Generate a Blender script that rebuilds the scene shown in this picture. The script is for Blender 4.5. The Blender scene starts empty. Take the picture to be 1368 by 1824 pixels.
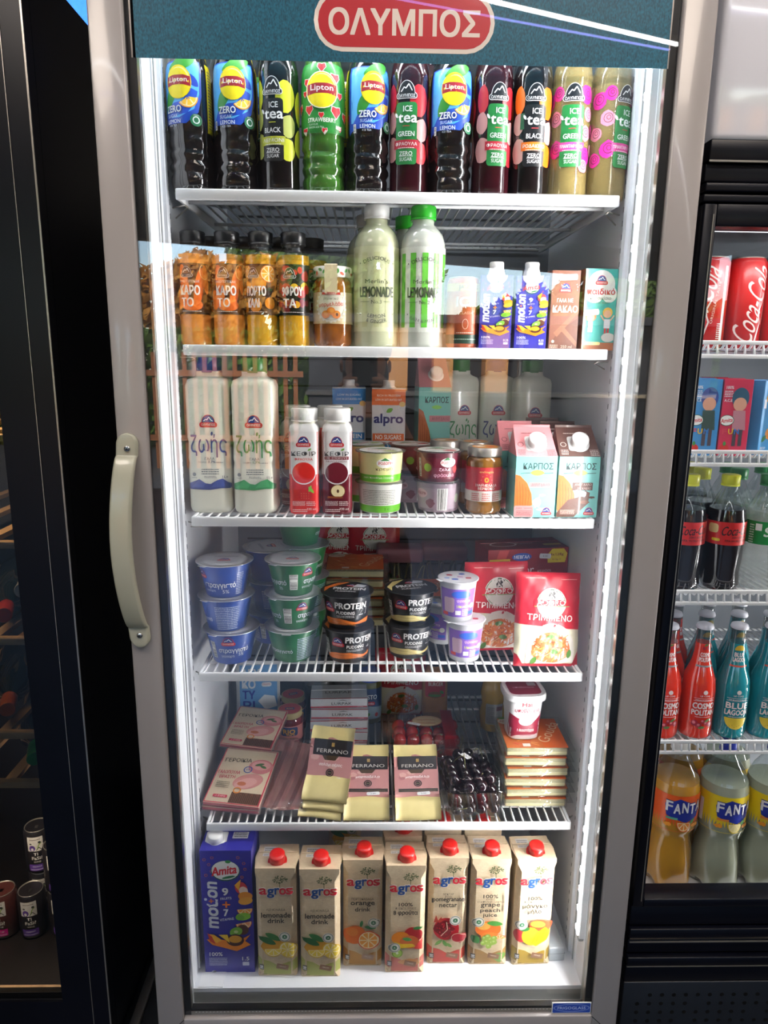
import bpy, bmesh, math, random
from mathutils import Vector, Matrix
random.seed(7)
S = bpy.context.scene
COL = S.collection
PI = math.pi

# ------------------------------------------------------------------ camera
cam_d = bpy.data.cameras.new('camera')
cam = bpy.data.objects.new('camera', cam_d)
COL.objects.link(cam)
S.camera = cam
pitch, yaw, roll, FPX = 0.2179, 0.0231, 0.0116, 1253.4
cf = Vector((math.sin(yaw)*math.cos(pitch), math.cos(yaw)*math.cos(pitch), -math.sin(pitch)))
cr = Vector((math.cos(yaw), -math.sin(yaw), 0))
cu = cr.cross(cf)
r2 = cr*math.cos(roll) + cu*math.sin(roll)
u2 = cu*math.cos(roll) - cr*math.sin(roll)
cam.matrix_world = Matrix(((r2.x, u2.x, -cf.x, -0.0428), (r2.y, u2.y, -cf.y, -1.0145), (r2.z, u2.z, -cf.z, 1.5), (0, 0, 0, 1)))
cam_d.sensor_fit = 'VERTICAL'
cam_d.sensor_height = 36
cam_d.lens = 36*FPX/1824
cam_d.clip_start = 0.02
cam_d.clip_end = 200

# ------------------------------------------------------------------ world, sun, exposure
W = bpy.data.worlds.new('sky')
S.world = W
W.use_nodes = True
nt = W.node_tree
sky = nt.nodes.new('ShaderNodeTexSky')
sky.sky_type = 'NISHITA'
sky.sun_disc = False
sky.sun_elevation = math.radians(38)
sky.sun_rotation = math.radians(20)
sky.air_density = 1.0
nt.nodes['Background'].inputs[1].default_value = 0.75
nt.links.new(sky.outputs[0], nt.nodes['Background'].inputs[0])

def lamp(name, kind, loc, direction, energy, color=(1, 1, 1), size=None, size_y=None, parent=None):
    d = bpy.data.lights.new(name, kind)
    d.energy = energy
    d.color = color
    if size:
        if kind == 'AREA':
            d.shape = 'RECTANGLE'; d.size = size; d.size_y = size_y or size
        elif kind == 'SUN':
            d.angle = size
    o = bpy.data.objects.new(name, d)
    COL.objects.link(o)
    o.location = loc
    o.rotation_euler = Vector(direction).to_track_quat('-Z', 'Y').to_euler()
    if parent: o.parent = parent
    return o
lamp('sun', 'SUN', (0, 6, 9), (0.30, -0.80, -0.58), 7.0, (1, .93, .82), 0.01)
# the vertical LED strip lamp inside the right jamb of the middle fridge
LED_W = 11.5
lamp('led_strip_light', 'AREA', (0.336, 0.040, 1.19), (-1, -.12, 0), LED_W, (1, .985, .97), 0.012, 1.5)
# added fill lamp above the top shelf, unseen behind the header panel
lamp('canopy_fill', 'AREA', (0, 0.075, 2.035), (0, .12, -1), 3.0, (.93, .97, 1), 0.6, 0.03)
# inside lamps of the two neighbours; the lower wine lamp is an added fill
lamp('right_fridge_light', 'AREA', (0.80, 0.085, 1.66), (0, .10, -1), 1.0, (1, .99, .97), 0.6, 0.03)
lamp('right_fridge_side_light', 'AREA', (1.105, 0.095, 1.10), (-1, .02, 0), 9, (1, .99, .97), 0.012, 1.15)
lamp('wine_fridge_light', 'AREA', (-0.94, 0.33, 1.50), (0, .25, -1), 6, (1, .62, .3), 0.5, 0.04)
lamp('wine_can_fill', 'AREA', (-0.90, 0.275, 0.60), (0, .5, -1), 6, (1, .72, .5), 0.4, 0.02)
S.view_settings.view_transform = 'Standard'
S.view_settings.look = 'None'
S.view_settings.gamma = 1
S.view_settings.exposure = 0.28
S.cycles.transparent_max_bounces = 24
S.cycles.max_bounces = 8
S.cycles.sample_clamp_indirect = 6

# ------------------------------------------------------------------ materials
def lin(h):
    h = h.lstrip('#')
    if len(h) == 3: h = ''.join(c*2 for c in h)
    o = []
    for i in (0, 2, 4):
        c = int(h[i:i+2], 16)/255
        o.append(c/12.92 if c <= .04045 else ((c+.055)/1.055)**2.4)
    return (*o, 1)
MATS = {}
def mat(name, col='#888888', rough=.5, metal=0, noise=0, nscale=30, alpha=1, coat=0, emit=0, bump=0, spec=.5, stretch=None, trans=0, sss=0):
    if name in MATS: return MATS[name]
    m = bpy.data.materials.new(name)
    m.use_nodes = True
    n = m.node_tree; b = n.nodes['Principled BSDF']; L = n.links.new
    c = lin(col)
    b.inputs['Base Color'].default_value = c
    b.inputs['Roughness'].default_value = rough
    b.inputs['Metallic'].default_value = metal
    b.inputs['Alpha'].default_value = alpha
    b.inputs['Coat Weight'].default_value = coat
    b.inputs['Coat Roughness'].default_value = .06
    b.inputs['Specular IOR Level'].default_value = spec
    b.inputs['Transmission Weight'].default_value = trans
    if sss:
        b.inputs['Subsurface Weight'].default_value = sss
        b.inputs['Subsurface Radius'].default_value = (.01, .01, .01)
        b.inputs['Subsurface Scale'].default_value = 1
    if emit:
        b.inputs['Emission Color'].default_value = c
        b.inputs['Emission Strength'].default_value = emit
    if noise or bump:
        tc = n.nodes.new('ShaderNodeTexCoord'); mp = n.nodes.new('ShaderNodeMapping')
        L(tc.outputs['Object'], mp.inputs[0])
        if stretch: mp.inputs['Scale'].default_value = stretch
        nz = n.nodes.new('ShaderNodeTexNoise'); nz.inputs['Scale'].default_value = nscale; nz.inputs['Detail'].default_value = 5
        L(mp.outputs[0], nz.inputs[0])
        if noise:
            r = n.nodes.new('ShaderNodeValToRGB')
            r.color_ramp.elements[0].position = .3; r.color_ramp.elements[1].position = .7
            r.color_ramp.elements[0].color = tuple(max(0, x*(1-noise)) for x in c[:3])+(1,)
            r.color_ramp.elements[1].color = tuple(min(1, x*(1+noise)) for x in c[:3])+(1,)
            L(nz.outputs[0], r.inputs[0]); L(r.outputs[0], b.inputs['Base Color'])
        if bump:
            bp = n.nodes.new('ShaderNodeBump'); bp.inputs['Strength'].default_value = bump; bp.inputs['Distance'].default_value = .002
            L(nz.outputs[0], bp.inputs['Height']); L(bp.outputs[0], b.inputs['Normal'])
    MATS[name] = m
    return m
def clear(name, tint='#ffffff', gloss=1.0, haze=0, ior=1.5, rough=.03):
    """thin clear sheet: see-through with Fresnel reflection"""
    if name in MATS: return MATS[name]
    m = bpy.data.materials.new(name); m.use_nodes = True
    n = m.node_tree; n.nodes.clear(); L = n.links.new
    out = n.nodes.new('ShaderNodeOutputMaterial')
    t = n.nodes.new('ShaderNodeBsdfTransparent'); t.inputs[0].default_value = lin(tint)
    g = n.nodes.new('ShaderNodeBsdfGlossy'); g.inputs['Roughness'].default_value = rough
    fr = n.nodes.new('ShaderNodeFresnel')
    ge = n.nodes.new('ShaderNodeNewGeometry'); mr = n.nodes.new('ShaderNodeMapRange')   # same reflection from either side of the thin sheet
    mr.inputs['To Min'].default_value = ior; mr.inputs['To Max'].default_value = 1/ior
    L(ge.outputs['Backfacing'], mr.inputs['Value']); L(mr.outputs[0], fr.inputs[0])
    mx = n.nodes.new('ShaderNodeMixShader')
    if gloss != 1:
        mu = n.nodes.new('ShaderNodeMath'); mu.operation = 'MULTIPLY'; mu.use_clamp = True; mu.inputs[1].default_value = gloss
        L(fr.outputs[0], mu.inputs[0]); L(mu.outputs[0], mx.inputs[0])
    else:
        L(fr.outputs[0], mx.inputs[0])
    base = t.outputs[0]
    if haze:
        d = n.nodes.new('ShaderNodeBsdfDiffuse'); d.inputs[0].default_value = (.9, .9, .9, 1)
        m2 = n.nodes.new('ShaderNodeMixShader'); m2.inputs[0].default_value = haze
        L(t.outputs[0], m2.inputs[1]); L(d.outputs[0], m2.inputs[2]); base = m2.outputs[0]
    L(base, mx.inputs[1]); L(g.outputs[0], mx.inputs[2]); L(mx.outputs[0], out.inputs[0])
    MATS[name] = m
    return m
mat('door_grey', '#989290', .28, noise=.03, nscale=6, coat=.3)
mat('liner', '#e6eaf0', .35, noise=.02, nscale=8)
mat('shelf_white', '#eef1f3', .3, noise=.02, nscale=20)
mat('black_rubber', '#15171a', .5, noise=.2, nscale=60)
mat('gasket_grey', '#9b9f9e', .5, noise=.06, nscale=20)
mat('alu', '#a9a49c', .3, metal=.8, noise=.08, nscale=40)
mat('steel', '#c8c8c8', .2, metal=1, noise=.1)
mat('black_metal', '#080a14', .3, noise=.2, nscale=10, spec=.25)
mat('black_matte', '#101216', .5, noise=.15, nscale=20)
mat('back_shade', '#70757c', .5, noise=.05, nscale=5)  # darker than the liner: shade behind the goods put into the colour
mat('teal', '#1a6e88', .42, noise=.5, nscale=520, stretch=(1, 1, .55))
mat('handle', '#a9a896', .3, noise=.03, nscale=12, coat=.4)
mat('led', '#f4f8ff', .4, emit=40)
mat('led_tube', '#e8eef6', .2, emit=1.5)
mat('ceiling_led', '#ffffff', .4, emit=26)
mat('kraft', '#d8c3a2', .6, noise=.10, nscale=160, bump=.25, stretch=(1, 1, 2.2))
mat('kraft_shade', '#bda27e', .6, noise=.10, nscale=160, bump=.25)
mat('red_cap', '#d2140f', .35, coat=.3)
mat('white_cap', '#e9eae8', .35, coat=.2)
mat('foil', '#c9c9cb', .28, metal=.75, noise=.06, nscale=70, bump=.3)
mat('tea_dark', '#120d0d', .07, coat=1, noise=.3, nscale=30)
mat('tea_red', '#2e0a12', .07, coat=1, noise=.3, nscale=30)
mat('tea_green', '#3c6b26', .08, coat=1, noise=.3, nscale=40)
mat('tea_amber', '#9c8a55', .08, coat=1, alpha=.62, noise=.15, nscale=30)
mat('pet_dark', '#17181c', .1, coat=1)
mat('juice_carrot', '#d98a3c', .18, coat=.8, noise=.12, nscale=60)
mat('juice_orange', '#d09a22', .18, coat=.8, noise=.12, nscale=60)
mat('jam_amber', '#8a4d12', .12, coat=1, noise=.25, nscale=60)
mat('lemonade', '#c4c8a6', .15, coat=.8, noise=.04, nscale=30)
mat('lemonade_pale', '#cdd2c8', .15, coat=.8, noise=.04, nscale=30)
mat('milk', '#dfe0d0', .3, coat=.6, noise=.02)
clear('pet_clear', '#eef2f2', 1.0)
clear('wrap', '#f2f4f5', 2.2, haze=.06, rough=.12)
clear('clam_clear', '#f6f8f8', .75, rough=.03)
clear('tray', '#f4f6f6', 1.1, haze=.02, rough=.05)
clear('pane', '#f8f8f8', 1.0, ior=1.62, rough=0.0)
clear('pane_black', '#b9c0c4', 1.0, ior=1.5, rough=0.0)
def pm(c):
    """a printed colour '#rrggbb', or the name of a material above"""
    if not c.startswith('#'): return MATS[c]
    return mat('print_'+c[1:], c, .36, coat=.15)

# ------------------------------------------------------------------ mesh builder (millimetres)
class MB:
    def __init__(s): s.v = []; s.f = []; s.m = []; s.s = []; s.ml = []
    def mi(s, c):
        if c not in s.ml: s.ml.append(c)
        return s.ml.index(c)
    def add(s, vs, fs, c, smooth=False, T=None):
        o = len(s.v); k = s.mi(c) if isinstance(c, str) else None
        s.v += [tuple(T @ Vector(p)) if T else tuple(p) for p in vs]
        for i, f in enumerate(fs):
            s.f.append([o+j for j in f]); s.m.append(k if k is not None else s.mi(c[i])); s.s.append(smooth)
        return s
    def box(s, x0, x1, y0, y1, z0, z1, c, bev=0, T=None):
        if bev > 0:
            bm = bmesh.new()
            bmesh.ops.create_cube(bm, size=1)
            for v in bm.verts: v.co = Vector(((x0+x1)/2+v.co.x*(x1-x0), (y0+y1)/2+v.co.y*(y1-y0), (z0+z1)/2+v.co.z*(z1-z0)))
            bmesh.ops.bevel(bm, geom=bm.edges[:], offset=bev, segments=2, affect='EDGES', profile=.5)
            return s.bm(bm, c, T, True)
        vs = [(x, y, z) for x in (x0, x1) for y in (y0, y1) for z in (z0, z1)]
        return s.add(vs, [(0, 1, 3, 2), (4, 6, 7, 5), (0, 4, 5, 1), (2, 3, 7, 6), (0, 2, 6, 4), (1, 5, 7, 3)], c, False, T)
    def bm(s, bm, c, T=None, smooth=False):
        bm.verts.index_update()
        s.add([v.co[:] for v in bm.verts], [[v.index for v in f.verts] for f in bm.faces], c, smooth, T)
        bm.free(); return s
    def lathe(s, prof, c, seg=40, n=None, T=None, cx=0, cy=0, cap0=True, cap1=True, smooth=True, flute=None):
        """prof: [(r, z)...]; c: one colour or a list per band; n: squareness of the section"""
        vs, fs, cs = [], [], []
        for r, z in prof:
            for k in range(seg):
                a = 2*PI*k/seg; ca, sa = math.cos(a), math.sin(a)
                q = r if not n else r*(abs(ca)**n+abs(sa)**n)**(-1/n)
                if flute: q *= 1+flute(a, z)
                vs.append((cx+q*ca, cy+q*sa, z))
        for i in range(len(prof)-1):
            for k in range(seg):
                k2 = (k+1) % seg
                fs.append((i*seg+k, i*seg+k2, (i+1)*seg+k2, (i+1)*seg+k)); cs.append(c if isinstance(c, str) else c[min(i, len(c)-1)])
        s.add(vs, fs, cs, smooth, T)
        m = len(prof)-1
        if cap0: s.add(vs[:seg], [list(range(seg))[::-1]], cs[0], False, T)
        if cap1: s.add(vs[m*seg:], [list(range(seg))], cs[-1], False, T)
        return s
    def tube(s, pts, r, c, seg=8, T=None):
        vs, fs = [], []
        P = [Vector(p) for p in pts]
        up0 = None
        for i, p in enumerate(P):
            d = ((P[i+1]-p) if i < len(P)-1 else (p-P[i-1])).normalized()
            if 0 < i < len(P)-1: d = ((P[i+1]-p).normalized()+(p-P[i-1]).normalized()).normalized()
            a = Vector((0, 0, 1)) if abs(d.z) < .9 else Vector((1, 0, 0))
            if up0 is not None: a = up0
            x = d.cross(a).normalized(); y = x.cross(d).normalized(); up0 = y
            rr = r[i] if isinstance(r, (list, tuple)) else r
            for k in range(seg):
                t = 2*PI*k/seg; vs.append(p+x*math.cos(t)*rr+y*math.sin(t)*rr)
        for i in range(len(P)-1):
            for k in range(seg):
                k2 = (k+1) % seg; fs.append((i*seg+k, i*seg+k2, (i+1)*seg+k2, (i+1)*seg+k))
        fs.append(list(range(seg))[::-1]); fs.append([(len(P)-1)*seg+k for k in range(seg)])
        return s.add(vs, fs, c, True, T)
    def prism(s, poly, y0, y1, c, T=None):
        """polygon in x,z pushed from y0 to y1"""
        n = len(poly)
        vs = [(x, y0, z) for x, z in poly]+[(x, y1, z) for x, z in poly]
        return s.add(vs, [list(range(n)), list(range(2*n-1, n-1, -1))]+[(i, (i+1) % n+0, (i+1) % n+n, i+n) for i in range(n)], c, False, T)
    def sphere(s, c, r, col, seg=16, sc=(1, 1, 1), T=None):
        prof = [(max(.01, math.sin(PI*i/10)), -math.cos(PI*i/10)) for i in range(11)]
        vs, fs = [], []
        for rr, z in prof:
            for k in range(seg):
                a = 2*PI*k/seg; vs.append((c[0]+rr*math.cos(a)*r*sc[0], c[1]+rr*math.sin(a)*r*sc[1], c[2]+z*r*sc[2]))
        for i in range(10):
            for k in range(seg):
                k2 = (k+1) % seg; fs.append((i*seg+k, i*seg+k2, (i+1)*seg+k2, (i+1)*seg+k))
        return s.add(vs, fs, col, True, T)
    def grid(s, fn, nu, nv, c, T=None, smooth=True):
        vs = [fn(i/nu, j/nv) for j in range(nv+1) for i in range(nu+1)]
        fs = [(j*(nu+1)+i, j*(nu+1)+i+1, (j+1)*(nu+1)+i+1, (j+1)*(nu+1)+i) for j in range(nv) for i in range(nu)]
        return s.add(vs, fs, c, smooth, T)
    def build(s, name, parent=None, scale=.001, label=None):
        me = bpy.data.meshes.new(name)
        me.from_pydata([(x*scale, y*scale, z*scale) for x, y, z in s.v], [], s.f)
        for c in s.ml: me.materials.append(pm(c))
        me.polygons.foreach_set('material_index', s.m)
        me.polygons.foreach_set('use_smooth', s.s)
        me.update()
        o = bpy.data.objects.new(name, me); COL.objects.link(o)
        if parent: o.parent = parent
        if label: o['label'] = label
        return o

# ------------------------------------------------------------------ flat print, laid on a surface afterwards (millimetres)
_glyph = {}
def glyphs(txt, res=2):
    k = (txt, res)
    if k not in _glyph:
        c = bpy.data.curves.new('type', 'FONT'); c.body = txt; c.fill_mode = 'FRONT'; c.resolution_u = res
        o = bpy.data.objects.new('type', c)
        m = bpy.data.meshes.new_from_object(o)
        vs = [v.co[:2] for v in m.vertices]; fs = [list(p.vertices) for p in m.polygons]
        bpy.data.objects.remove(o); bpy.data.curves.remove(c); bpy.data.meshes.remove(m)
        if not vs: vs = [(0, 0), (1, 0), (1, 1)]; fs = []
        x0 = min(v[0] for v in vs); x1 = max(v[0] for v in vs); y0 = min(v[1] for v in vs); y1 = max(v[1] for v in vs)
        _glyph[k] = (vs, fs, x0, x1, y0, y1)
    return _glyph[k]
class Cv:
    def __init__(s, dh=.10, h0=.25): s.v = []; s.f = []; s.c = []; s.h = h0; s.dh = dh; s.clip = None
    def raw(s, pts, fs, c):
        o = len(s.v); s.v += [(x, y, s.h) for x, y in pts]; s.f += [[o+i for i in f] for f in fs]; s.c += [c]*len(fs); s.h += s.dh*.35
        return s
    def up(s): s.h += s.dh; return s
    def poly(s, pts, c): s.h += s.dh*.3; return s.raw(pts, [list(range(len(pts)))], c)
    def rect(s, x0, y0, x1, y1, c): return s.poly([(x0, y0), (x1, y0), (x1, y1), (x0, y1)], c)
    def rr(s, x0, y0, x1, y1, r, c):
        p = []
        for (cx, cy, a0) in ((x1-r, y0+r, -90), (x1-r, y1-r, 0), (x0+r, y1-r, 90), (x0+r, y0+r, 180)):
            for k in range(6):
                a = math.radians(a0+k*18); p.append((cx+r*math.cos(a), cy+r*math.sin(a)))
        return s.poly(p, c)
    def ell(s, cx, cy, rx, ry, c, n=22, a0=0, a1=360, rot=0):
        p = []
        full = abs(a1-a0) >= 360
        for k in range(n if full else n+1):
            a = math.radians(a0+(a1-a0)*k/n); x, y = rx*math.cos(a), ry*math.sin(a)
            q = math.radians(rot); p.append((cx+x*math.cos(q)-y*math.sin(q), cy+x*math.sin(q)+y*math.cos(q)))
        return s.poly(p, c)
    def ring(s, cx, cy, r, w, c, ry=None, n=26):
        ry = ry or r; pts = []
        for k in range(n):
            a = 2*PI*k/n; pts += [(cx+r*math.cos(a), cy+ry*math.sin(a)), (cx+(r-w)*math.cos(a), cy+(ry-w)*math.sin(a))]
        return s.raw(pts, [(2*k, 2*((k+1) % n), 2*((k+1) % n)+1, 2*k+1) for k in range(n)], c)
    def line(s, pts, w, c):
        for (x0, y0), (x1, y1) in zip(pts, pts[1:]):
            d = math.hypot(x1-x0, y1-y0) or 1; nx, ny = -(y1-y0)/d*w/2, (x1-x0)/d*w/2
            s.raw([(x0+nx, y0+ny), (x0-nx, y0-ny), (x1-nx, y1-ny), (x1+nx, y1+ny)], [(0, 1, 2, 3)], c); s.h -= s.dh*.35
        s.h += s.dh*.35
        return s
    def t(s, txt, cx, cy, w, h, c, bold=.0, rot=0, it=0, bend=0):
        vs, fs, x0, x1, y0, y1 = glyphs(txt, 4 if h > 12 else 2)
        bold = max(0, min(.036, bold*.6)); H = h*(1-min(.3, 2*bold)); B = bold*h   # heavier strokes: the letter set several times, a hair apart
        k = H/(y1-y0); kx = ((w-2*B)/(x1-x0)) if w else k
        q = math.radians(rot)
        offs = [(0, 0)] if B < .03 else ([(-B, 0), (B, 0), (0, B), (0, -B)] if B < .4 else [(-B, -B*.8), (B, -B*.8), (-B, B*.8), (B, B*.8), (0, 0), (-B, 0), (B, 0)])
        for ox, oy in offs:
            out = []
            for x, y in vs:
                X = (x-(x0+x1)/2)*kx+ox; Y = (y-(y0+y1)/2)*k+oy; X += it*Y
                if bend: a = X/bend; X, Y = (bend+Y)*math.sin(a), (bend+Y)*math.cos(a)-bend
                out.append((cx+X*math.cos(q)-Y*math.sin(q), cy+X*math.sin(q)+Y*math.cos(q)))
            s.raw(out, fs, c); s.h += .012-s.dh*.35
        s.h += s.dh*.35
        return s
    def micro(s, x0, y0, x1, y1, rows, c, seed=1):
        rnd = random.Random(seed); h = (y1-y0)/rows
        for i in range(rows):
            x = x0
            while x < x1-.5:
                w = min(rnd.uniform(1.0, 3.6), x1-x)
                s.raw([(x, y0+i*h), (x+w, y0+i*h), (x+w, y0+i*h+h*.45), (x, y0+i*h+h*.45)], [(0, 1, 2, 3)], c); s.h -= s.dh*.35
                x += w+.7
        s.h += s.dh*.35; return s
    def bars(s, x0, y0, x1, y1, vert=True, seed=3):
        s.rect(x0, y0, x1, y1, '#e8e8e4'); rnd = random.Random(seed)
        a, b = (x0, x1) if vert else (y0, y1); p = a+.8
        while p < b-1.2:
            w = rnd.choice((.3, .5, .8))
            q = [(p, y0+.8), (p+w, y0+.8), (p+w, y1-.8), (p, y1-.8)] if vert else [(x0+.8, p), (x1-.8, p), (x1-.8, p+w), (x0+.8, p+w)]
            s.raw(q, [(0, 1, 2, 3)], '#151515'); s.h -= s.dh*.35
            p += w+rnd.choice((.4, .6, .9))
        s.h += s.dh*.35; return s
    def leaf(s, cx, cy, l, w, rot, c):
        q = math.radians(rot); p = []
        for k in range(16):
            a = 2*PI*k/16; x = l/2*math.cos(a); y = w/2*math.sin(a)*abs(math.sin(a))**.5
            p.append((cx+x*math.cos(q)-y*math.sin(q), cy+x*math.sin(q)+y*math.cos(q)))
        return s.poly(p, c)
    def blob(s, cx, cy, rx, ry, c, seed=0, j=.18, n=16):
        rnd = random.Random(seed)
        return s.poly([(cx+rx*math.cos(2*PI*k/n)*(1+rnd.uniform(-j, j)), cy+ry*math.sin(2*PI*k/n)*(1+rnd.uniform(-j, j))) for k in range(n)], c)
    def citrus(s, cx, cy, r, rind='#e8780c', flesh='#f5a52c', a0=0, a1=360, rot=0, sq=1):
        s.ell(cx, cy, r, r*sq, rind, 22, a0, a1, rot); s.ell(cx, cy, r*.9, r*.9*sq, '#fbe9b8', 22, a0, a1, rot)
        n = max(3, int(8*abs(a1-a0)/360)); st = (a1-a0)/n
        for k in range(n):
            b0 = math.radians(rot+a0+k*st+5); b1 = math.radians(rot+a0+(k+1)*st-5); R = r*.8
            s.raw([(cx+R*.12*math.cos((b0+b1)/2), cy+R*.12*sq*math.sin((b0+b1)/2)), (cx+R*math.cos(b0), cy+R*sq*math.sin(b0)), (cx+R*1.04*math.cos((b0+b1)/2), cy+R*1.04*sq*math.sin((b0+b1)/2)), (cx+R*math.cos(b1), cy+R*sq*math.sin(b1))], [(0, 1, 2, 3)], flesh); s.h -= s.dh*.35
        s.h += s.dh*.35; return s
    def tag(s, cx, cy, rot=0, w=17, h=6, txt='2.60'):
        q = math.radians(rot)
        P = [(-w/2+1.5, -h/2), (w/2-1.5, -h/2), (w/2, -h/4), (w/2, h/4), (w/2-1.5, h/2), (-w/2+1.5, h/2), (-w/2, h/4), (-w/2, -h/4)]
        s.up(); s.poly([(cx+x*math.cos(q)-y*math.sin(q), cy+x*math.sin(q)+y*math.cos(q)) for x, y in P], '#e4e6ea')
        return s.t(txt, cx, cy, w*.42, h*.42, '#6b6b70', .0, rot)
    def oly(s, cx, cy, k=1.0, dome='#1d3f86', ban='#c2202e', txt='#f2e9e0', out='#c2202e', line='#ffffff'):
        """round mountain emblem over a banner, 20 k wide"""
        if out: s.ell(cx, cy+1.5*k, 8*k, 9.3*k, out, 22, 0, 180); s.rr(cx-10.6*k, cy-4.4*k, cx+10.6*k, cy+2*k, 3*k, out)
        s.ell(cx, cy+1.5*k, 7.2*k, 8.5*k, dome, 22, 0, 180)
        s.line([(cx-5.5*k, cy+3.4*k), (cx-2.6*k, cy+5.4*k), (cx-1.6*k, cy+4.4*k), (cx+1*k, cy+8*k), (cx+3.2*k, cy+4.6*k), (cx+5.6*k, cy+3.2*k)], .9*k, line)
        s.rr(cx-10*k, cy-3.8*k, cx+10*k, cy+1.6*k, 2.6*k, ban)
        return s.t('ΟΛΥΜΠΟΣ', cx, cy-1.1*k, 16.5*k, 3*k, txt, .03)
    def lay(s, mb, fn, du=4, dv=None, T=None):
        bm = bmesh.new(); vs = [bm.verts.new(p) for p in s.v]; cols = sorted(set(s.c)); bm.verts.ensure_lookup_table()
        for f, c in zip(s.f, s.c):
            try: q = bm.faces.new([vs[i] for i in f])
            except ValueError: continue
            q.material_index = cols.index(c)
            if q.normal.length == 0: q.normal_update()
        us = [v.co.x for v in bm.verts]; ws = [v.co.y for v in bm.verts]
        big = [f for f in bm.faces if len(f.verts) > 4]
        if big: bmesh.ops.triangulate(bm, faces=big)
        for ax, st, lo, hi in ((0, du, min(us), max(us)), (1, dv, min(ws), max(ws))):
            if not st: continue
            k = math.floor(lo/st)+1
            while k*st < hi:
                co = [0, 0, 0]; co[ax] = k*st; no = [0, 0, 0]; no[ax] = 1
                bmesh.ops.bisect_plane(bm, geom=bm.verts[:]+bm.edges[:]+bm.faces[:], plane_co=co, plane_no=no, dist=1e-4)
                k += 1
        bm.normal_update()
        fl = [f for f in bm.faces if f.normal.z < 0]
        if fl: bmesh.ops.reverse_faces(bm, faces=fl)
        for v in bm.verts: v.co = Vector(fn(v.co.x, v.co.y, v.co.z))
        bm.verts.index_update()
        mb.add([v.co[:] for v in bm.verts], [[v.index for v in f.verts] for f in bm.faces], [cols[f.material_index] for f in bm.faces], True, T)
        bm.free(); return mb
# surfaces to lay print on
def flat(y): return lambda u, v, h: (u, y-h, v)
def onbox(w, d, ch=0):
    def fn(u, v, h):
        if not ch: return (max(-w/2, min(w/2, u)), -d/2-h, v)
        e = max(0, abs(u)-(w/2-ch)); return (u+math.copysign(h*.5 if e else 0, u), -d/2+e-h, v)
    return fn
def onlathe(rf):
    def fn(u, v, h):
        r = rf(v); a = u/rf(None); return ((r+h)*math.sin(a), -(r+h)*math.cos(a), v)
    return fn
def onsquare(rf, n):
    def fn(u, v, h):
        r = rf(v); x = max(-.985*r, min(.985*r, u)); return (x, -(r**n-abs(x)**n)**(1/n)-h, v)
    return fn
def rprof(prof, ref=None):
    def f(z):
        if z is None: return ref or max(p[0] for p in prof)
        for (r0, z0), (r1, z1) in zip(prof, prof[1:]):
            if z0 <= z <= z1 and z1 > z0: return r0+(r1-r0)*(z-z0)/(z1-z0)
        return prof[-1][0] if z > prof[-1][1] else prof[0][0]
    return f
def ontop(z, rot=0):
    q = math.radians(rot)
    return lambda u, v, h: (u*math.cos(q)-v*math.sin(q), u*math.sin(q)+v*math.cos(q), z+h)

# ------------------------------------------------------------------ things
def tag(o, label, cat, group=None, kind=None):
    if label: o['label'] = label
    if cat: o['category'] = cat
    if group: o['group'] = group
    if kind: o['kind'] = kind
    return o
def thing(name, label, cat, group=None):
    o = bpy.data.objects.new(name, None); COL.objects.link(o); o.empty_display_size = .02
    return tag(o, label, cat, group)
def put(o, x, y, z, rz=0, rx=0, ry=0):
    o.location = (x, y, z); o.rotation_euler = (math.radians(rx), math.radians(ry), math.radians(rz)); return o
def kids(o): return [c for c in COL.objects if c.parent is o]
def dup(root, label, x, y, z, rz=0, rx=0, group=None, skip=()):
    r = root.copy(); COL.objects.link(r)
    if label: r['label'] = label
    if group: r['group'] = group
    put(r, x, y, z, rz, rx)
    for ch in root.children:
        if ch.name.split('.')[0] in skip: continue
        c = ch.copy(); COL.objects.link(c); c.parent = r
        for g in ch.children:
            d = g.copy(); COL.objects.link(d); d.parent = c
    return r
def struct(name, mb, scale=1):
    o = mb.build(name, scale=scale); o['kind'] = 'structure'; return o

# ================================================================== the setting (metres)
mat('floor_tile', '#26282b', .35, noise=.35, nscale=9, bump=.1)
mat('plaster', '#8d8a86', .8, noise=.05, nscale=12)
mat('ceiling_paint', '#6f6e70', .8, noise=.04, nscale=8)
mat('beam_paint', '#3d3d40', .6, noise=.1)
mat('asphalt', '#6d6963', .9, noise=.15, nscale=3)
mb = MB(); mb.box(-3.3, 3.9, -6.9, 1.4, -.06, 0, 'floor_tile')
for k in range(12): mb.box(-3.3+.6*k, -3.296+.6*k, -6.9, 1.4, -.01, .0008, 'black_rubber')
struct('floor', mb)
struct('wall_back', MB().box(-3.3, 3.9, 1.3, 1.45, 0, 2.8, 'plaster'))
struct('wall_left', MB().box(-3.45, -3.3, -4.2, 1.45, 0, 2.8, 'plaster'))
struct('wall_right', MB().box(3.9, 4.05, -6.9, 1.45, 0, 2.8, 'plaster'))
mb = MB(); vs = [(-3.3, 1.4), (-3.3, -4.03), (3.9, -7.25), (3.9, 1.4)]
mb.add([(x, y, 2.62) for x, y in vs]+[(x, y, 2.80) for x, y in vs], [(0, 1, 2, 3), (7, 6, 5, 4), (0, 4, 5, 1), (1, 5, 6, 2), (2, 6, 7, 3), (3, 7, 4, 0)], 'ceiling_paint')
struct('ceiling', mb)
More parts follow.
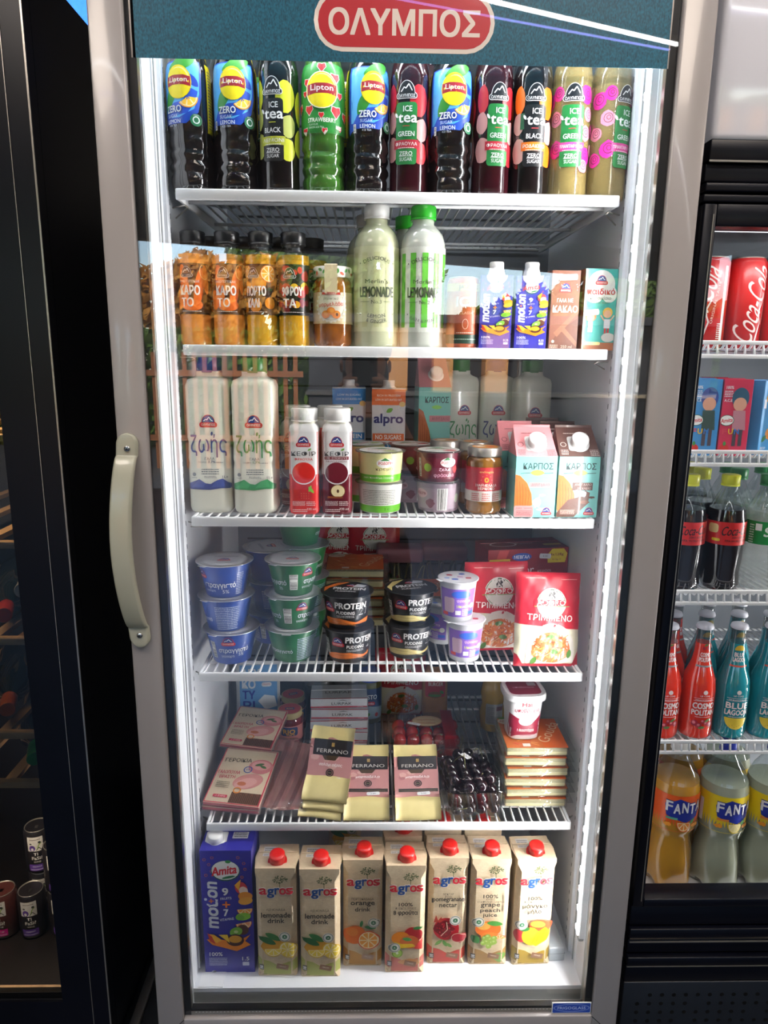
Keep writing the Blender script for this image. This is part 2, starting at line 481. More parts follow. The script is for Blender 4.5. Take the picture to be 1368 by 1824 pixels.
# the beam over the open shop front, seen mirrored in the glass above the bottles
mb = MB(); a = math.atan2(-1.95, 4.19)
T = Matrix.Translation((-1.57, -4.72, 0)) @ Matrix.Rotation(a, 4, 'Z')
mb.box(-1.95, 6.1, -.16, 0, 2.35, 2.62, 'beam_paint', T=T)
struct('trim_1', mb)
mb = MB(); mb.box(-30, 34, -45, -7.25, -.14, -.10, 'asphalt'); mb.box(-30, -3.3, -7.25, 1.4, -.14, -.10, 'asphalt'); mb.box(-3.3, 3.9, -7.25, -6.9, -.14, -.10, 'asphalt')
o = struct('ground', mb)
# LED line lamps under the ceiling
mat('violet_reflection', '#8f8ff0', .4, emit=9)
def led_line(label, x0, y0, x1, y1, w=.022, z=2.615, m='ceiling_led'):
    t = thing('ceiling_light', label, 'light', 'line lights under the shop ceiling')
    put(t, (x0+x1)/2, (y0+y1)/2, z, math.degrees(math.atan2(y1-y0, x1-x0))); L = math.hypot(x1-x0, y1-y0)*500
    MB().box(-L, L, -w*700, w*700, -14, 4, 'alu').build('housing', t)
    MB().box(-L+5, L-5, -w*500, w*500, -17, -13.9, m).build('diffuser', t)
led_line('bright white line light crossing the ceiling before the middle fridge', -1.4, -.80, 2.6, -2.376, .020)
led_line('thin violet line light just outside the bright white one', -1.2, -1.079, 1.043, -1.806, .009, 2.612, 'violet_reflection')  # added glowing strip imitating the double-glazing reflection of the white line
led_line('bright white line light close to the fridges', -2.4, -.45, 3.0, -.45)

mat('fill_panel', '#ffeede', .4, emit=11.5)  # fill panels added under the ceiling to brighten the fridge fronts
for x, lab in ((-1.0, 'square ceiling light panel above the wine fridge'), (.5, 'square ceiling light panel above the middle fridge'), (2.0, 'square ceiling light panel above the soda fridge')):
    t = thing('ceiling_light', lab, 'light', 'ceiling light panels'); put(t, x, -.98, 2.62)
    MB().box(-310, 310, -310, 310, -12, 0, 'alu', bev=2).build('housing', t); MB().box(-295, 295, -295, 295, -13, -11.9, 'fill_panel').build('diffuser', t)

# ================================================================== the middle fridge (millimetres, origin on the floor under the door front)
fr = thing('display_fridge', 'tall single-door display fridge with grey door frame, full of drinks and dairy', 'fridge', 'display fridges standing side by side')
put(fr, 0, 0, 0)
mb = MB()
mb.box(-402, -354, 46, 700, 0, 2120, 'door_grey'); mb.box(354, 402, 46, 700, 0, 2120, 'door_grey')
mb.box(-354, 354, 640, 700, 0, 2120, 'door_grey'); mb.box(-354, 354, 46, 640, 2062, 2120, 'door_grey')
mb.box(-354, 354, 60, 640, 20, 340, 'black_matte')
mb.build('cabinet', fr)
mb = MB()
mb.box(-354, -352, 46, 640, 340, 2062, 'liner'); mb.box(352, 354, 46, 640, 340, 2062, 'liner')
mb.box(-352, 352, 618, 640, 340, 2062, 'back_shade'); mb.box(-352, 352, 46, 640, 2055, 2062, 'liner')
mb.box(-352, 352, 46, 618, 374, 382, 'liner'); mb.box(-352, 352, 46, 50, 340, 374, 'gasket_grey')
mb.box(-344, -300, 48, 140, 382, 383.2, 'shelf_white')
for s in (-1, 1):
    mb.box(s*351-4, s*351+4, 118, 134, 385, 2040, 'liner')
    for k in range(80): mb.box(s*351-4.6, s*351+4.6, 134.1, 134.6, 400+k*20, 408+k*20, 'black_matte')
    mb.box(s*351-1.5, s*351+1.5, 86, 88, 385, 2040, 'shelf_white'); mb.box(s*351-1, s*351+1, 100, 101, 385, 2040, 'gasket_grey')
for k in range(26): mb.box(-330, 330, 616.4, 618, 470+k*60, 474+k*60, 'black_matte')
mb.build('liner', fr)
mb = MB(); mb.lathe([(6, 0), (6, 1.6), (4, 3.2), (1, 3.8)], 'steel', 16, T=Matrix.Translation((-322, 84, 383)))
mb.build('screw', fr)
mb = MB(); mb.box(-402, 402, 30, 60, 60, 292, 'door_grey', bev=3)
for k in range(9): mb.box(-340, 340, 28.5, 31, 90+k*20, 98+k*20, 'black_matte')
mb.build('lower_grille', fr)
# shelves
def shelf(z, parent, name='wire_shelf', x0=-330, x1=330, y0=104, y1=600, pitch=15.6, lip=16, style=0, col='shelf_white'):
    mb = MB(); n = int((x1-x0-16)/pitch); r = 2.0; r0 = 9
    # front lip, rounded at both ends, running back as side rails
    if style == 0:
        mb.box(x0, x1, y0, y0+5, z-lip+1, z+1.2, col, bev=2.2)
        for s, x in ((0, x0), (1, x1-5)): mb.box(x, x+5, y0+1, y1, z-lip+2, z+1, col, bev=1.5)
    else:
        for zz in (z+8, z-13): mb.box(x0, x1, y0, y0+4, zz-3.2, zz+3.2, col, bev=1)
    mb.tube([(x0+4, y1, z-6), (x1-4, y1, z-6)], 3.2, col)
    for yy in (y0+60, (y0+y1)/2, y1-60): mb.tube([(x0+4, yy, z-2*r-3), (x1-4, yy, z-2*r-3)], 3, col)
    for k in range(n+1):
        x = x0+8+(x1-x0-16)*k/n
        if style == 0: mb.tube([(x, y0+3, z-2), (x, y0+6, z-.4), (x, y0+12, z-r), (x, y1, z-r)], r, col, 6)
        else: mb.tube([(x+2, y0+2, z-12), (x, y0+2, z+8), (x, y0+9, z+5), (x, y0+16, z-r), (x, y1, z-r)], r, col, 6)
    return mb.build(name, parent)
ZS = {1: 1.737, 2: 1.513, 3: 1.241, 4: .968, 5: .676, 0: .3822}
for k in (1, 2, 3, 4, 5):
    shelf(ZS[k]*1000, fr)
    # bent support clips under the shelf corners
    for s in (-1, 1):
        MB().tube([(s*346, 150, ZS[k]*1000-18), (s*322, 128, ZS[k]*1000-18), (s*318, 130, ZS[k]*1000-21), (s*346, 165, ZS[k]*1000-30)], 1.3, 'alu', 6).build('shelf_clip', fr)
# flat deck under the back half of the top shelf, as seen from below
# LED strip
mb = MB()
mb.box(343, 352, 50, 68, 478, 2050, 'shelf_white'); mb.box(339, 346, 54, 62, 480, 2050, 'led_tube', bev=2)
strip = mb.build('led_strip', fr)
dio = MB().box(337.6, 339.6, 55, 61, 492, 502, 'led', bev=.6).build('diode', strip)
for k in range(1, 39): q = dio.copy(); COL.objects.link(q); q.parent = strip; q.location.z = k*.040
MB().box(342, 352, 52, 66, 470, 482, 'gasket_grey', bev=2).build('strip_end_cap', strip)

# door
door = MB()
door.box(-404, -359, 0, 34, 300, 2100, 'door_grey', bev=3); door.box(359, 404, 0, 34, 300, 2100, 'door_grey', bev=3)
door.box(-359.5, 359.5, 0, 34, 300, 365, 'door_grey', bev=2); door.box(-359.5, 359.5, 0, 34, 2060, 2100, 'door_grey', bev=2)
for s in (-1, 1): door.prism([(s*359, 364.5), (s*404, 318), (s*404, 317), (s*358, 363.5)], -.15, 0, 'black_rubber')
dr = door.build('door', fr)
mb = MB()
for y in (6, 22): mb.box(-359, 359, y, y+3, 365, 2060, 'pane')
mb.build('glass_pane', dr)
mb = MB()
for s in (-1, 1): mb.box(min(s*347.5, s*359), max(s*347.5, s*359), 9.2, 21.8, 365, 2060, 'black_rubber')
mb.box(-347.5, 347.5, 9.2, 21.8, 365, 372, 'alu'); mb.box(-347.5, 347.5, 10, 21, 372, 377, 'black_rubber')
for s in (-1, 1): mb.box(min(s*346.9, s*347.6), max(s*346.9, s*347.6), 10.5, 20.5, 377, 2050, 'alu')
for k in range(110): mb.box(-340+k*6.2, -338+k*6.2, 8.95, 9.25, 370.4, 371.4, 'white_cap')
mb.build('glazing_border', dr)
mb = MB()
for s in (-1, 1): mb.box(min(s*352, s*366), max(s*352, s*366), 33, 45.5, 345, 2062, 'gasket_grey', bev=1.5)
mb.box(-366, 366, 33, 45.5, 332, 347, 'gasket_grey', bev=1.5)
mb.build('door_seal', dr)
# header print on the glass
mb = MB(); mb.box(-351, 347, 9.2, 9.9, 1874, 2060, 'teal')
for s in ((-353, -351), (347, 348.6)): mb.box(s[0], s[1], 9, 10, 1874, 2060, 'alu')
c = Cv(.12, .3)
c.rr(-117, 1886, 117, 1958, 36, '#efe4d8'); c.poly([(-88, 1940), (-60, 1990), (0, 2030), (60, 1990), (88, 1940)], '#efe4d8')
c.poly([(-80, 1950), (-54, 1986), (0, 2022), (54, 1986), (80, 1950)], '#1b3f92')
c.rr(-111.5, 1891.5, 111.5, 1952.5, 30, '#c8202c')
c.line([(-50, 1962), (-22, 1978), (-12, 1972), (4, 2000), (26, 1974), (48, 1962)], 6, '#f2f2f2')
c.t('ΟΛΥΜΠΟΣ', 0, 1921, 196, 32, '#f3e6da', .05)
c.lay(mb, flat(9.2), None)
mb.build('header_print', dr)
# badge
mb = MB(); mb.box(288, 358, 4.6, 6.2, 366, 389, 'white_cap', bev=.7)
c = Cv(.1, .1); c.rr(289.4, 367.4, 356.6, 387.6, 2.5, '#1c46a8'); c.ell(323, 377.6, 32, 8, '#aebfe6'); c.ell(323, 377.6, 31, 7.2, '#1c46a8')
c.t('FRIGOGLASS', 323, 377.6, 50, 5.6, '#c9d4ee', .02); c.lay(mb, flat(4.6), None)
mb.build('maker_badge', dr)
# handle: a bowed strap with rounded ends
def hpt(t):
    z = 1064+t*325
    return z, -30*math.sin(PI*max(0, min(1, (t-.10)/.80)))**.55 if .10 < t < .90 else 0
mb = MB(); vs = []; fs = []; N = 170
sect = [(-1, .0), (-1, -.6), (-.82, -1), (.82, -1), (1, -.6), (1, .0)]
for i in range(N+1):
    t = i/N; z, y = hpt(t); e = min(t, 1-t)*325; hw = 15.5 if e > 15 else max(.8, math.sqrt(max(0, 15.5**2-(15.5-e)**2)))
    bow = -9*math.sin(PI*t)**1.2
    for sx, sy in sect: vs.append((-387+bow+sx*hw, y-.3+sy*9, z))
for i in range(N):
    for k in range(6): fs.append((i*6+k, i*6+(k+1) % 6, (i+1)*6+(k+1) % 6, (i+1)*6+k))
fs.append(tuple(range(6))[::-1]); fs.append(tuple(N*6+k for k in range(6)))
mb.add(vs, fs, 'handle', True)
hd = mb.build('handle', dr)
bv = hd.modifiers.new('soft', 'BEVEL'); bv.width = .0012; bv.segments = 2; bv.limit_method = 'ANGLE'
for z in (1084, 1367):
    MB().lathe([(4.6, 0), (4.6, 1.2), (3.4, 2.2), (1, 2.4)], 'steel', 18, T=Matrix.Translation((-386.5, -9.2, z)) @ Matrix.Rotation(PI/2, 4, 'X')).lathe([(1.6, 2.3), (1.6, 2.5)], 'black_rubber', 8, T=Matrix.Translation((-386.5, -9.2, z)) @ Matrix.Rotation(PI/2, 4, 'X')).build('handle_screw', hd)

# ================================================================== the black fridge on the right
rf = thing('display_fridge', 'black display fridge with white light box, full of soft drinks', 'fridge', 'display fridges standing side by side')
X0, X1 = 425, 1145
mb = MB()
mb.box(X0, X0+22, 75, 760, 0, 2100, 'black_metal'); mb.box(X1-22, X1, 75, 760, 0, 2100, 'black_metal')
mb.box(X0+22, X1-22, 720, 760, 0, 2100, 'black_metal'); mb.box(X0+22, X1-22, 90, 720, 0, 470, 'black_metal'); mb.box(X0+22, X1-22, 90, 720, 1715, 2100, 'black_metal')
mb.build('cabinet', rf)
mb = MB()
mb.box(X0+22, X0+26, 90, 720, 470, 1715, 'liner'); mb.box(X1-26, X1-22, 90, 720, 470, 1715, 'liner'); mb.box(X0+26, X1-26, 700, 720, 470, 1715, 'back_shade')
mb.box(X0+26, X1-26, 80, 700, 496, 512, 'liner'); mb.box(X0+26, X1-26, 80, 700, 1700, 1715, 'back_shade')
mb.build('liner', rf)
mat('lightbox', '#c9c9d0', .12, noise=.02, nscale=3, coat=.8, emit=.10)
MB().box(X0, X1, 28, 88, 1795, 2110, 'lightbox', bev=8).build('light_box', rf)
mb = MB()
for z0, z1, y in ((1770, 1797, 30), (1744, 1768, 40), (1730, 1742, 32), (1717, 1728, 36)): mb.box(X0, X1, y, 90, z0, z1, 'black_metal', bev=2)
mb.box(X0, X1, 29, 31, 1767.5, 1770, 'alu')
mb.build('upper_grille', rf)
mb = MB()
for z0, z1, y in ((520, 560, 36), (494, 516, 30), (462, 490, 36), (440, 458, 28), (402, 438, 34)): mb.box(X0, X1, y, 90, z0, z1, 'black_metal', bev=2)
mb.box(X0, X1, 27, 29, 491, 493, 'alu'); mb.box(X0, X1, 28, 30, 438.5, 440, 'alu')
mb.build('lower_trim', rf)
mat('vent_black', '#16191f', .35, noise=.1); mb = MB(); mb.box(X0, X1, 34, 90, 40, 400, 'vent_black', bev=2)
for r in range(7):
    for k in range(30):
        if (r*7+k*3) % 11 == 0: continue
        mb.lathe([(4, 0), (4, .3)], '#020203', 12, T=Matrix.Translation((X0+28+k*22, 34, 372-r*19)) @ Matrix.Rotation(PI/2, 4, 'X'))
mb.build('vent_panel', rf)
mb = MB()
mb.box(X0, X0+19, 30, 70, 562, 1714, 'black_metal', bev=2); mb.box(X1-22, X1, 30, 70, 562, 1714, 'black_metal', bev=2)
mb.box(X0+19, X1-22, 30, 70, 1684, 1714, 'black_metal', bev=2); mb.box(X0+19, X1-22, 30, 70, 562, 578, 'black_metal', bev=2)
mb.box(X0+13, X0+14.5, 28.8, 30.4, 575, 1700, 'alu')
rd = mb.build('door', rf)
MB().box(X0+18, X1-21, 46, 50, 577, 1686, 'pane').build('glass_pane', rd)
for z in (1519, 1346, 1107, 825): shelf(z, rf, x0=X0+28, x1=X1-28, y0=112, y1=680, pitch=14.5, style=1)
MB().box(X0+40, X1-40, 96, 110, 1690, 1699, 'led_tube').build('lamp_strip', rf)

# ================================================================== the black wine fridge on the left
lf = thing('wine_fridge', 'black wine fridge with wooden shelves and dark glass door', 'fridge', 'display fridges standing side by side')
LX0, LX1, LY = -1330, -588, 237
mat('wood', '#c9a27a', .5, noise=.18, nscale=14, stretch=(1, 1, 8))
mat('wine_dark', '#17110f', .4, noise=.3, nscale=6)
mb = MB()
mb.box(LX1-20, LX1, LY+30, 900, 20, 2115, 'black_metal'); mb.box(LX0, LX0+20, LY+30, 900, 20, 2115, 'black_metal'); mb.box(LX0+20, LX1-20, 870, 900, 20, 2115, 'black_metal')
mb.box(LX0+20, LX1-20, LY+30, 870, 2085, 2115, 'black_metal'); mb.box(LX0+20, LX1-20, LY+32, 870, 20, 130, 'black_metal')
for x in (LX0+40, LX1-60):
    for y in (LY+60, 840): mb.lathe([(16, 0), (16, 20)], 'black_rubber', 16, cx=x+10, cy=y)
mb.build('cabinet', lf)
mb = MB()
mb.box(LX0+20, LX0+24, LY+32, 870, 130, 2085, 'wine_dark'); mb.box(LX1-42, LX1-20, LY+32, 870, 130, 2085, 'wine_dark'); mb.box(LX0+24, LX1-42, 862, 870, 130, 2085, 'wine_dark')
mb.box(LX0+24, LX1-42, LY+32, 862, 130, 140, 'wine_dark'); mb.box(LX0+24, LX1-42, LY+34, LY+40, 140, 152, 'wood')
mb.build('liner', lf)
mb = MB()
mb.box(LX1-98, LX1-36, LY-1, LY+8, 60, 2115, 'black_metal'); mb.box(LX0, LX0+98, LY-1, LY+8, 60, 2115, 'black_metal')
mb.box(LX0+98, LX1-98, LY-1, LY+8, 2030, 2115, 'black_metal'); mb.box(LX0+98, LX1-98, LY-1, LY+8, 60, 150, 'black_metal')
mb.box(LX1-36, LX1, LY, LY+29, 60, 2115, 'black_metal'); mb.box(LX0, LX1-36, LY+8, LY+29, 60, 128, 'black_metal'); mb.box(LX1-2.5, LX1+.4, LY-.5, LY+2, 60, 2115, 'alu')
mb.box(LX1-36.8, LX1-35.6, LY-1.6, LY, 60, 2115, 'alu')
ld = mb.build('door', lf)
MB().box(LX0+97, LX1-97, LY+1, LY+5, 149, 2031, 'pane_black').build('glass_pane', ld)
for z in (1352, 1149, 954, 751, 640):
    mb = MB(); mb.box(LX0+30, LX1-44, LY+50, LY+66, z-14, z, 'wood', bev=1.5)
    for k in range(7): mb.box(LX0+40+k*100, LX0+62+k*100, LY+66, 850, z-12, z-2, 'wood')
    mb.build('wooden_shelf', lf)
for z in (1560, 1780):
    mb = MB(); mb.box(LX0+30, LX1-44, LY+60, LY+76, z-14, z, 'black_matte'); mb.box(LX0+40, LX1-50, LY+76, 850, z-10, z-4, 'black_matte'); mb.build('black_shelf', lf)
# raised strip on the floor between the two fridges
tag(MB().box(-578, -556, -300, 1290, 0, 14, 'alu', bev=3).build('floor_rail'), 'grey metal rail on the dark floor beside the wine fridge', 'rail')
# blue lit crate on top behind the wine fridge
mat('blue_glow', '#2f6fe0', .4, emit=2.4, noise=.5, nscale=60)
mat('blue_plastic', '#1b3f9a', .4, noise=.2)
t = thing('light_sign', 'blue glowing light sign on top of the wine fridge', 'sign')
put(t, -.72, .80, 2.116)
MB().box(-180, 120, 0, 60, 0, 420, 'blue_plastic', bev=8).build('housing', t)
MB().box(-168, 108, -3, 0, 14, 406, 'blue_glow').build('lit_face', t)

# ================================================================== product builders (millimetres)
def screwcap(mb, r, z0, z1, c, seg=36, T=None):
    fl = lambda a, z: (.035 if int(a/(2*PI)*seg*2) % 2 else 0) if z0+1 < z < z1-1.5 else 0
    mb.lathe([(r*1.03, z0-3), (r*1.03, z0-.6), (r*.97, z0-.4), (r, z0), (r, z1-1.6), (r*.94, z1), (r*.5, z1+.2)], c, seg*2, flute=fl, T=T)
    return mb
def crinkle(n, amp): return lambda a, z: amp*math.sin(n*a)*math.sin(z*.35)

# ---- iced tea bottles of the top shelf
LP = [(24, 0), (29, 3), (31.5, 12), (32.4, 22), (30.2, 27), (30.2, 29), (32.4, 34), (32.4, 38), (30.2, 43), (30.2, 45), (32.4, 50), (32.4, 54), (30.2, 59), (30.2, 61), (32.4, 66), (32.4, 74), (31, 82), (32.6, 86), (32.6, 150), (31.5, 168), (27, 186), (20, 200), (14.5, 208), (13.5, 214)]
def lemon_tea_bottle(label, flavour='lemon', rot=0):
    t = thing('iced_tea_bottle', label, 'bottle', 'iced tea bottles on the top shelf')
    liq = 'tea_dark' if flavour == 'lemon' else 'tea_green'
    mb = MB(); mb.lathe(LP, liq, 48, flute=lambda a, z: .03*math.sin(5*a)*(1 if z < 24 else 0)+.020*math.sin(3*a+z*.25)*(1 if 20 < z < 82 else 0)); mb.build('bottle_body', t)
    mb = MB(); c = Cv(.07, .35)
    if flavour == 'lemon':
        c.poly([(-40, 84), (-30, 92), (10, 92), (28, 108), (34, 130), (34, 176), (-40, 176)], '#1f49b4'); c.poly([(-36, 100), (0, 100), (22, 112), (30, 132), (32, 174), (-36, 174)], '#57b0ee')
        c.poly([(-34, 96), (-20, 118), (6, 122), (16, 140), (28, 136), (24, 120), (12, 106)], '#2350c0')
        c.rect(44, 84, 90, 176, '#d8c81e'); c.micro(47, 90, 86, 170, 20, '#2a3f70'); c.rect(-74, 84, -46, 176, '#d8c81e')
        c.leaf(-14, 128, 40, 16, 60, '#2f8a2c'); c.leaf(6, 172, 46, 18, 20, '#3d9a30'); c.leaf(20, 150, 24, 12, -40, '#1c3fae')
        c.up(); c.citrus(13, 128, 15, '#f0a016', '#ffc53a', 215, 360, 0)
        c.up(); c.ell(0, 147, 19.5, 22.5, '#e9cf12'); c.ell(0, 147, 18.4, 21.4, '#f3df1b'); c.ell(1.5, 149, 15.5, 17.5, '#f7ee9a'); c.ell(0, 147, 15.8, 18, '#f3df1b')
        c.poly([(-18, 141), (-8, 143), (8, 143), (18, 141), (18, 154), (8, 156), (-8, 156), (-18, 154)], '#9c1f30'); c.t('Lipton', 0, 149, 27, 8.5, '#f5efe6', .03)
        c.t('ZERO', -8, 111, 26, 9.5, '#10297c', .05); c.up(); c.t('ZERO', -9, 111.6, 26, 9.5, '#f0f3f6', .05)
        c.t('SUGAR', -11, 102.4, 18, 4.4, '#d9e8f4', .01); c.t('LEMON', -9, 95, 22, 5.4, '#f0f3f6', .03); c.t('ICE TEA', -10, 89.6, 13, 2.8, '#d4e0ee')
        c.up(); c.ell(24, 97, 8.5, 8.5, '#1f6a45'); c.ring(24, 97, 5, 1.4, '#e4ede8'); c.t('100%', 24, 103.4, 7, 1.9, '#e4ede8', .02)
        c.bars(-30, 86, -26, 98, False)
    else:
        c.rect(-95, 84, 95, 178, '#2c9038')
        for x, y, r in ((-20, 116, 8), (22, 114, 10), (-1, 108, 5), (-28, 88, 6), (4, 87, 5), (29, 92, 5), (-22, 152, 8), (20, 158, 9), (0, 172, 8), (-27, 138, 5), (28, 136, 6), (40, 110, 8), (-40, 120, 8)):
            c.poly([(x, y-r*1.1), (x+r*.9, y), (x+r*.75, y+r*.75), (x, y+r*.6), (x-r*.75, y+r*.75), (x-r*.9, y)], '#e9ded2'); c.poly([(x, y-r*.95), (x+r*.78, y), (x+r*.62, y+r*.62), (x, y+r*.48), (x-r*.62, y+r*.62), (x-r*.78, y)], '#d4202a')
        c.up(); c.ell(0, 141, 24, 25, '#f0ead0'); c.ell(0, 141, 22.6, 23.6, '#efdb1a'); c.ell(1.5, 143, 19, 20, '#f7ee9a'); c.ell(0, 141, 19.4, 20.6, '#efdb1a')
        c.poly([(-21.5, 134), (-9, 136.5), (9, 136.5), (21.5, 134), (21.5, 148), (9, 150), (-9, 150), (-21.5, 148)], '#9c1f30'); c.t('Lipton', 0, 143, 33, 10, '#f5efe6', .03)
        c.t('STRAWBERRY', 0, 101, 42, 6, '#f2eee4', .04); c.t('FLAVOUR', -12, 95, 13, 2.4, '#d8e8d0'); c.t('GREEN ICE TEA', -8, 91, 22, 2.4, '#d8e8d0')
        c.t('0%', 25, 92, 5, 10, '#f2eee4', .03, 80)
    c.lay(mb, onlathe(rprof(LP, 32.6)), 4, 8)
    mb.build('label', t)
    mb = MB(); mb.lathe([(13, 208), (13, 216)], 'pet_dark', 24); screwcap(mb, 14.5, 217, 230, '#e8d518' if flavour == 'lemon' else '#2f8f38'); mb.build('cap', t)
    return t
OP = [(25, 0), (28.5, 3), (29.3, 12), (29.3, 168), (27.5, 184), (20, 202), (14, 210)]
def tall_tea_bottle(label, kind):
    t = thing('iced_tea_bottle', label, 'bottle', 'iced tea bottles on the top shelf')
    body, c1, c2, pan, ban, words = {
        'lemon': ('tea_dark', '#c9cf2c', '#b7bd62', '#14181c', '#b9bf3a', ('BLACK', 'ΛΕΜΟΝΙ')),
        'strawberry': ('tea_red', '#b51d2b', '#c98f8c', '#1f7a3a', '#b01c34', ('GREEN', 'ΦΡΑΟΥΛΑ')),
        'peach': ('tea_dark', '#ee7214', '#d7a9a0', '#12161a', '#ee7418', ('BLACK', 'ΡΟΔΑΚΙΝΟ')),
        'rose': ('tea_amber', '#d32b95', '#dd8ba4', '#1f7a3a', '#d13a90', ('GREEN', 'ΤΡΙΑΝΤΑΦΥΛΛΟ'))}[kind]
    mb = MB(); mb.lathe(OP, body, 44, flute=lambda a, z: .004*math.sin(16*a)*(1 if 20 < z < 160 else 0)); mb.build('bottle_body', t)
    mb = MB(); c = Cv(.07, .35)
    if kind == 'rose':
        for x, y, r, q in ((-24, 146, 10, c1), (22, 144, 13, c1), (27, 118, 10, c2), (-27, 112, 11, c2), (22, 92, 11, c2), (-24, 70, 12, c1), (23, 60, 13, c1), (-44, 92, 10, c2), (-42, 138, 12, c1), (46, 150, 10, c2), (44, 100, 10, c1), (-44, 56, 10, c1), (42, 72, 9, c2), (20, 46, 9, c2)):
            c.blob(x, y, r, r, q, int(x+y), .10, 12); c.ring(x+1, y+1, r*.62, .9, '#5b2a2a', n=14); c.ring(x+1.6, y+1.6, r*.30, .8, '#5b2a2a', n=12)
    else:
        rnd = random.Random(len(kind))
        for i, (x, y, rx, ry) in enumerate(((20, 132, 15, 22), (24, 92, 12, 16), (22, 60, 13, 16), (-25, 136, 9, 20), (-26, 104, 10, 15), (-24, 66, 12, 18), (48, 120, 12, 24), (46, 72, 12, 20), (-48, 124, 10, 20), (-50, 70, 10, 22))):
            c.blob(x, y, rx, ry, (c1, c2, c1)[i % 3] if i % 2 == 0 else (c2 if i % 4 == 1 else c1), i, .06, 14)
    c.up(); c.up(); c.rr(-16, 44, 16, 129, 5, pan)
    if kind == 'peach': c.rect(-22, 96, -16, 118, '#1f5e38')
    c.rect(-19, 66, 19, 78, ban); c.t(words[1], 0, 72.5, 33, 5, '#f0ece6', .02); c.micro(-12, 66.5, 12, 68.5, 1, '#f0ece6')
    c.up(); c.ell(0, 139, 12.5, 19, '#e6e6e6', 22, 0, 180); c.rr(-15.5, 133.5, 15.5, 142, 4, '#e6e6e6'); c.ell(0, 139.5, 11.5, 17.6, '#16191f', 22, 0, 180); c.rr(-14.6, 134.4, 14.6, 141, 3.2, '#16191f')
    c.line([(-8, 143), (-3.5, 149), (-1, 147), (3, 153), (8, 144)], 1.4, '#f0f0f0'); c.t('ΟΛΥΜΠΟΣ', 0, 137.6, 25, 4.4, '#f0f0f0', .03)
    c.t('ICE', 2, 120, 13, 8, '#f0f0f0', .03); c.t('tea', 2, 107, 28, 12, '#f0f0f0', .05); c.leaf(-15, 112, 8, 3.6, 120, '#f0f0f0')
    c.rect(-5, 96, 5, 97, '#c04040' if kind != 'lemon' else '#c9cf2c'); c.t(words[0], 0, 86, 24, 7, '#f0f0f0', .03)
    c.t('ZERO', 0, 59, 19, 6, '#f0f0f0', .03); c.t('SUGAR', 0, 51, 18, 5, '#f0f0f0', .0); c.rect(-10, 55, 10, 55.5, '#f0f0f0')
    c.lay(mb, onlathe(rprof(OP, 29.3)), 4)
    mb.build('label', t)
    MB().lathe([(29.65, 160), (29.65, 167)], 'pet_clear', 40, cap0=False, cap1=False).build('label_edge', t)
    mb = MB(); mb.lathe([(13, 208), (13, 216)], 'pet_dark', 24); screwcap(mb, 14.5, 217, 230, '#1c1e22'); mb.build('cap', t)
    return t
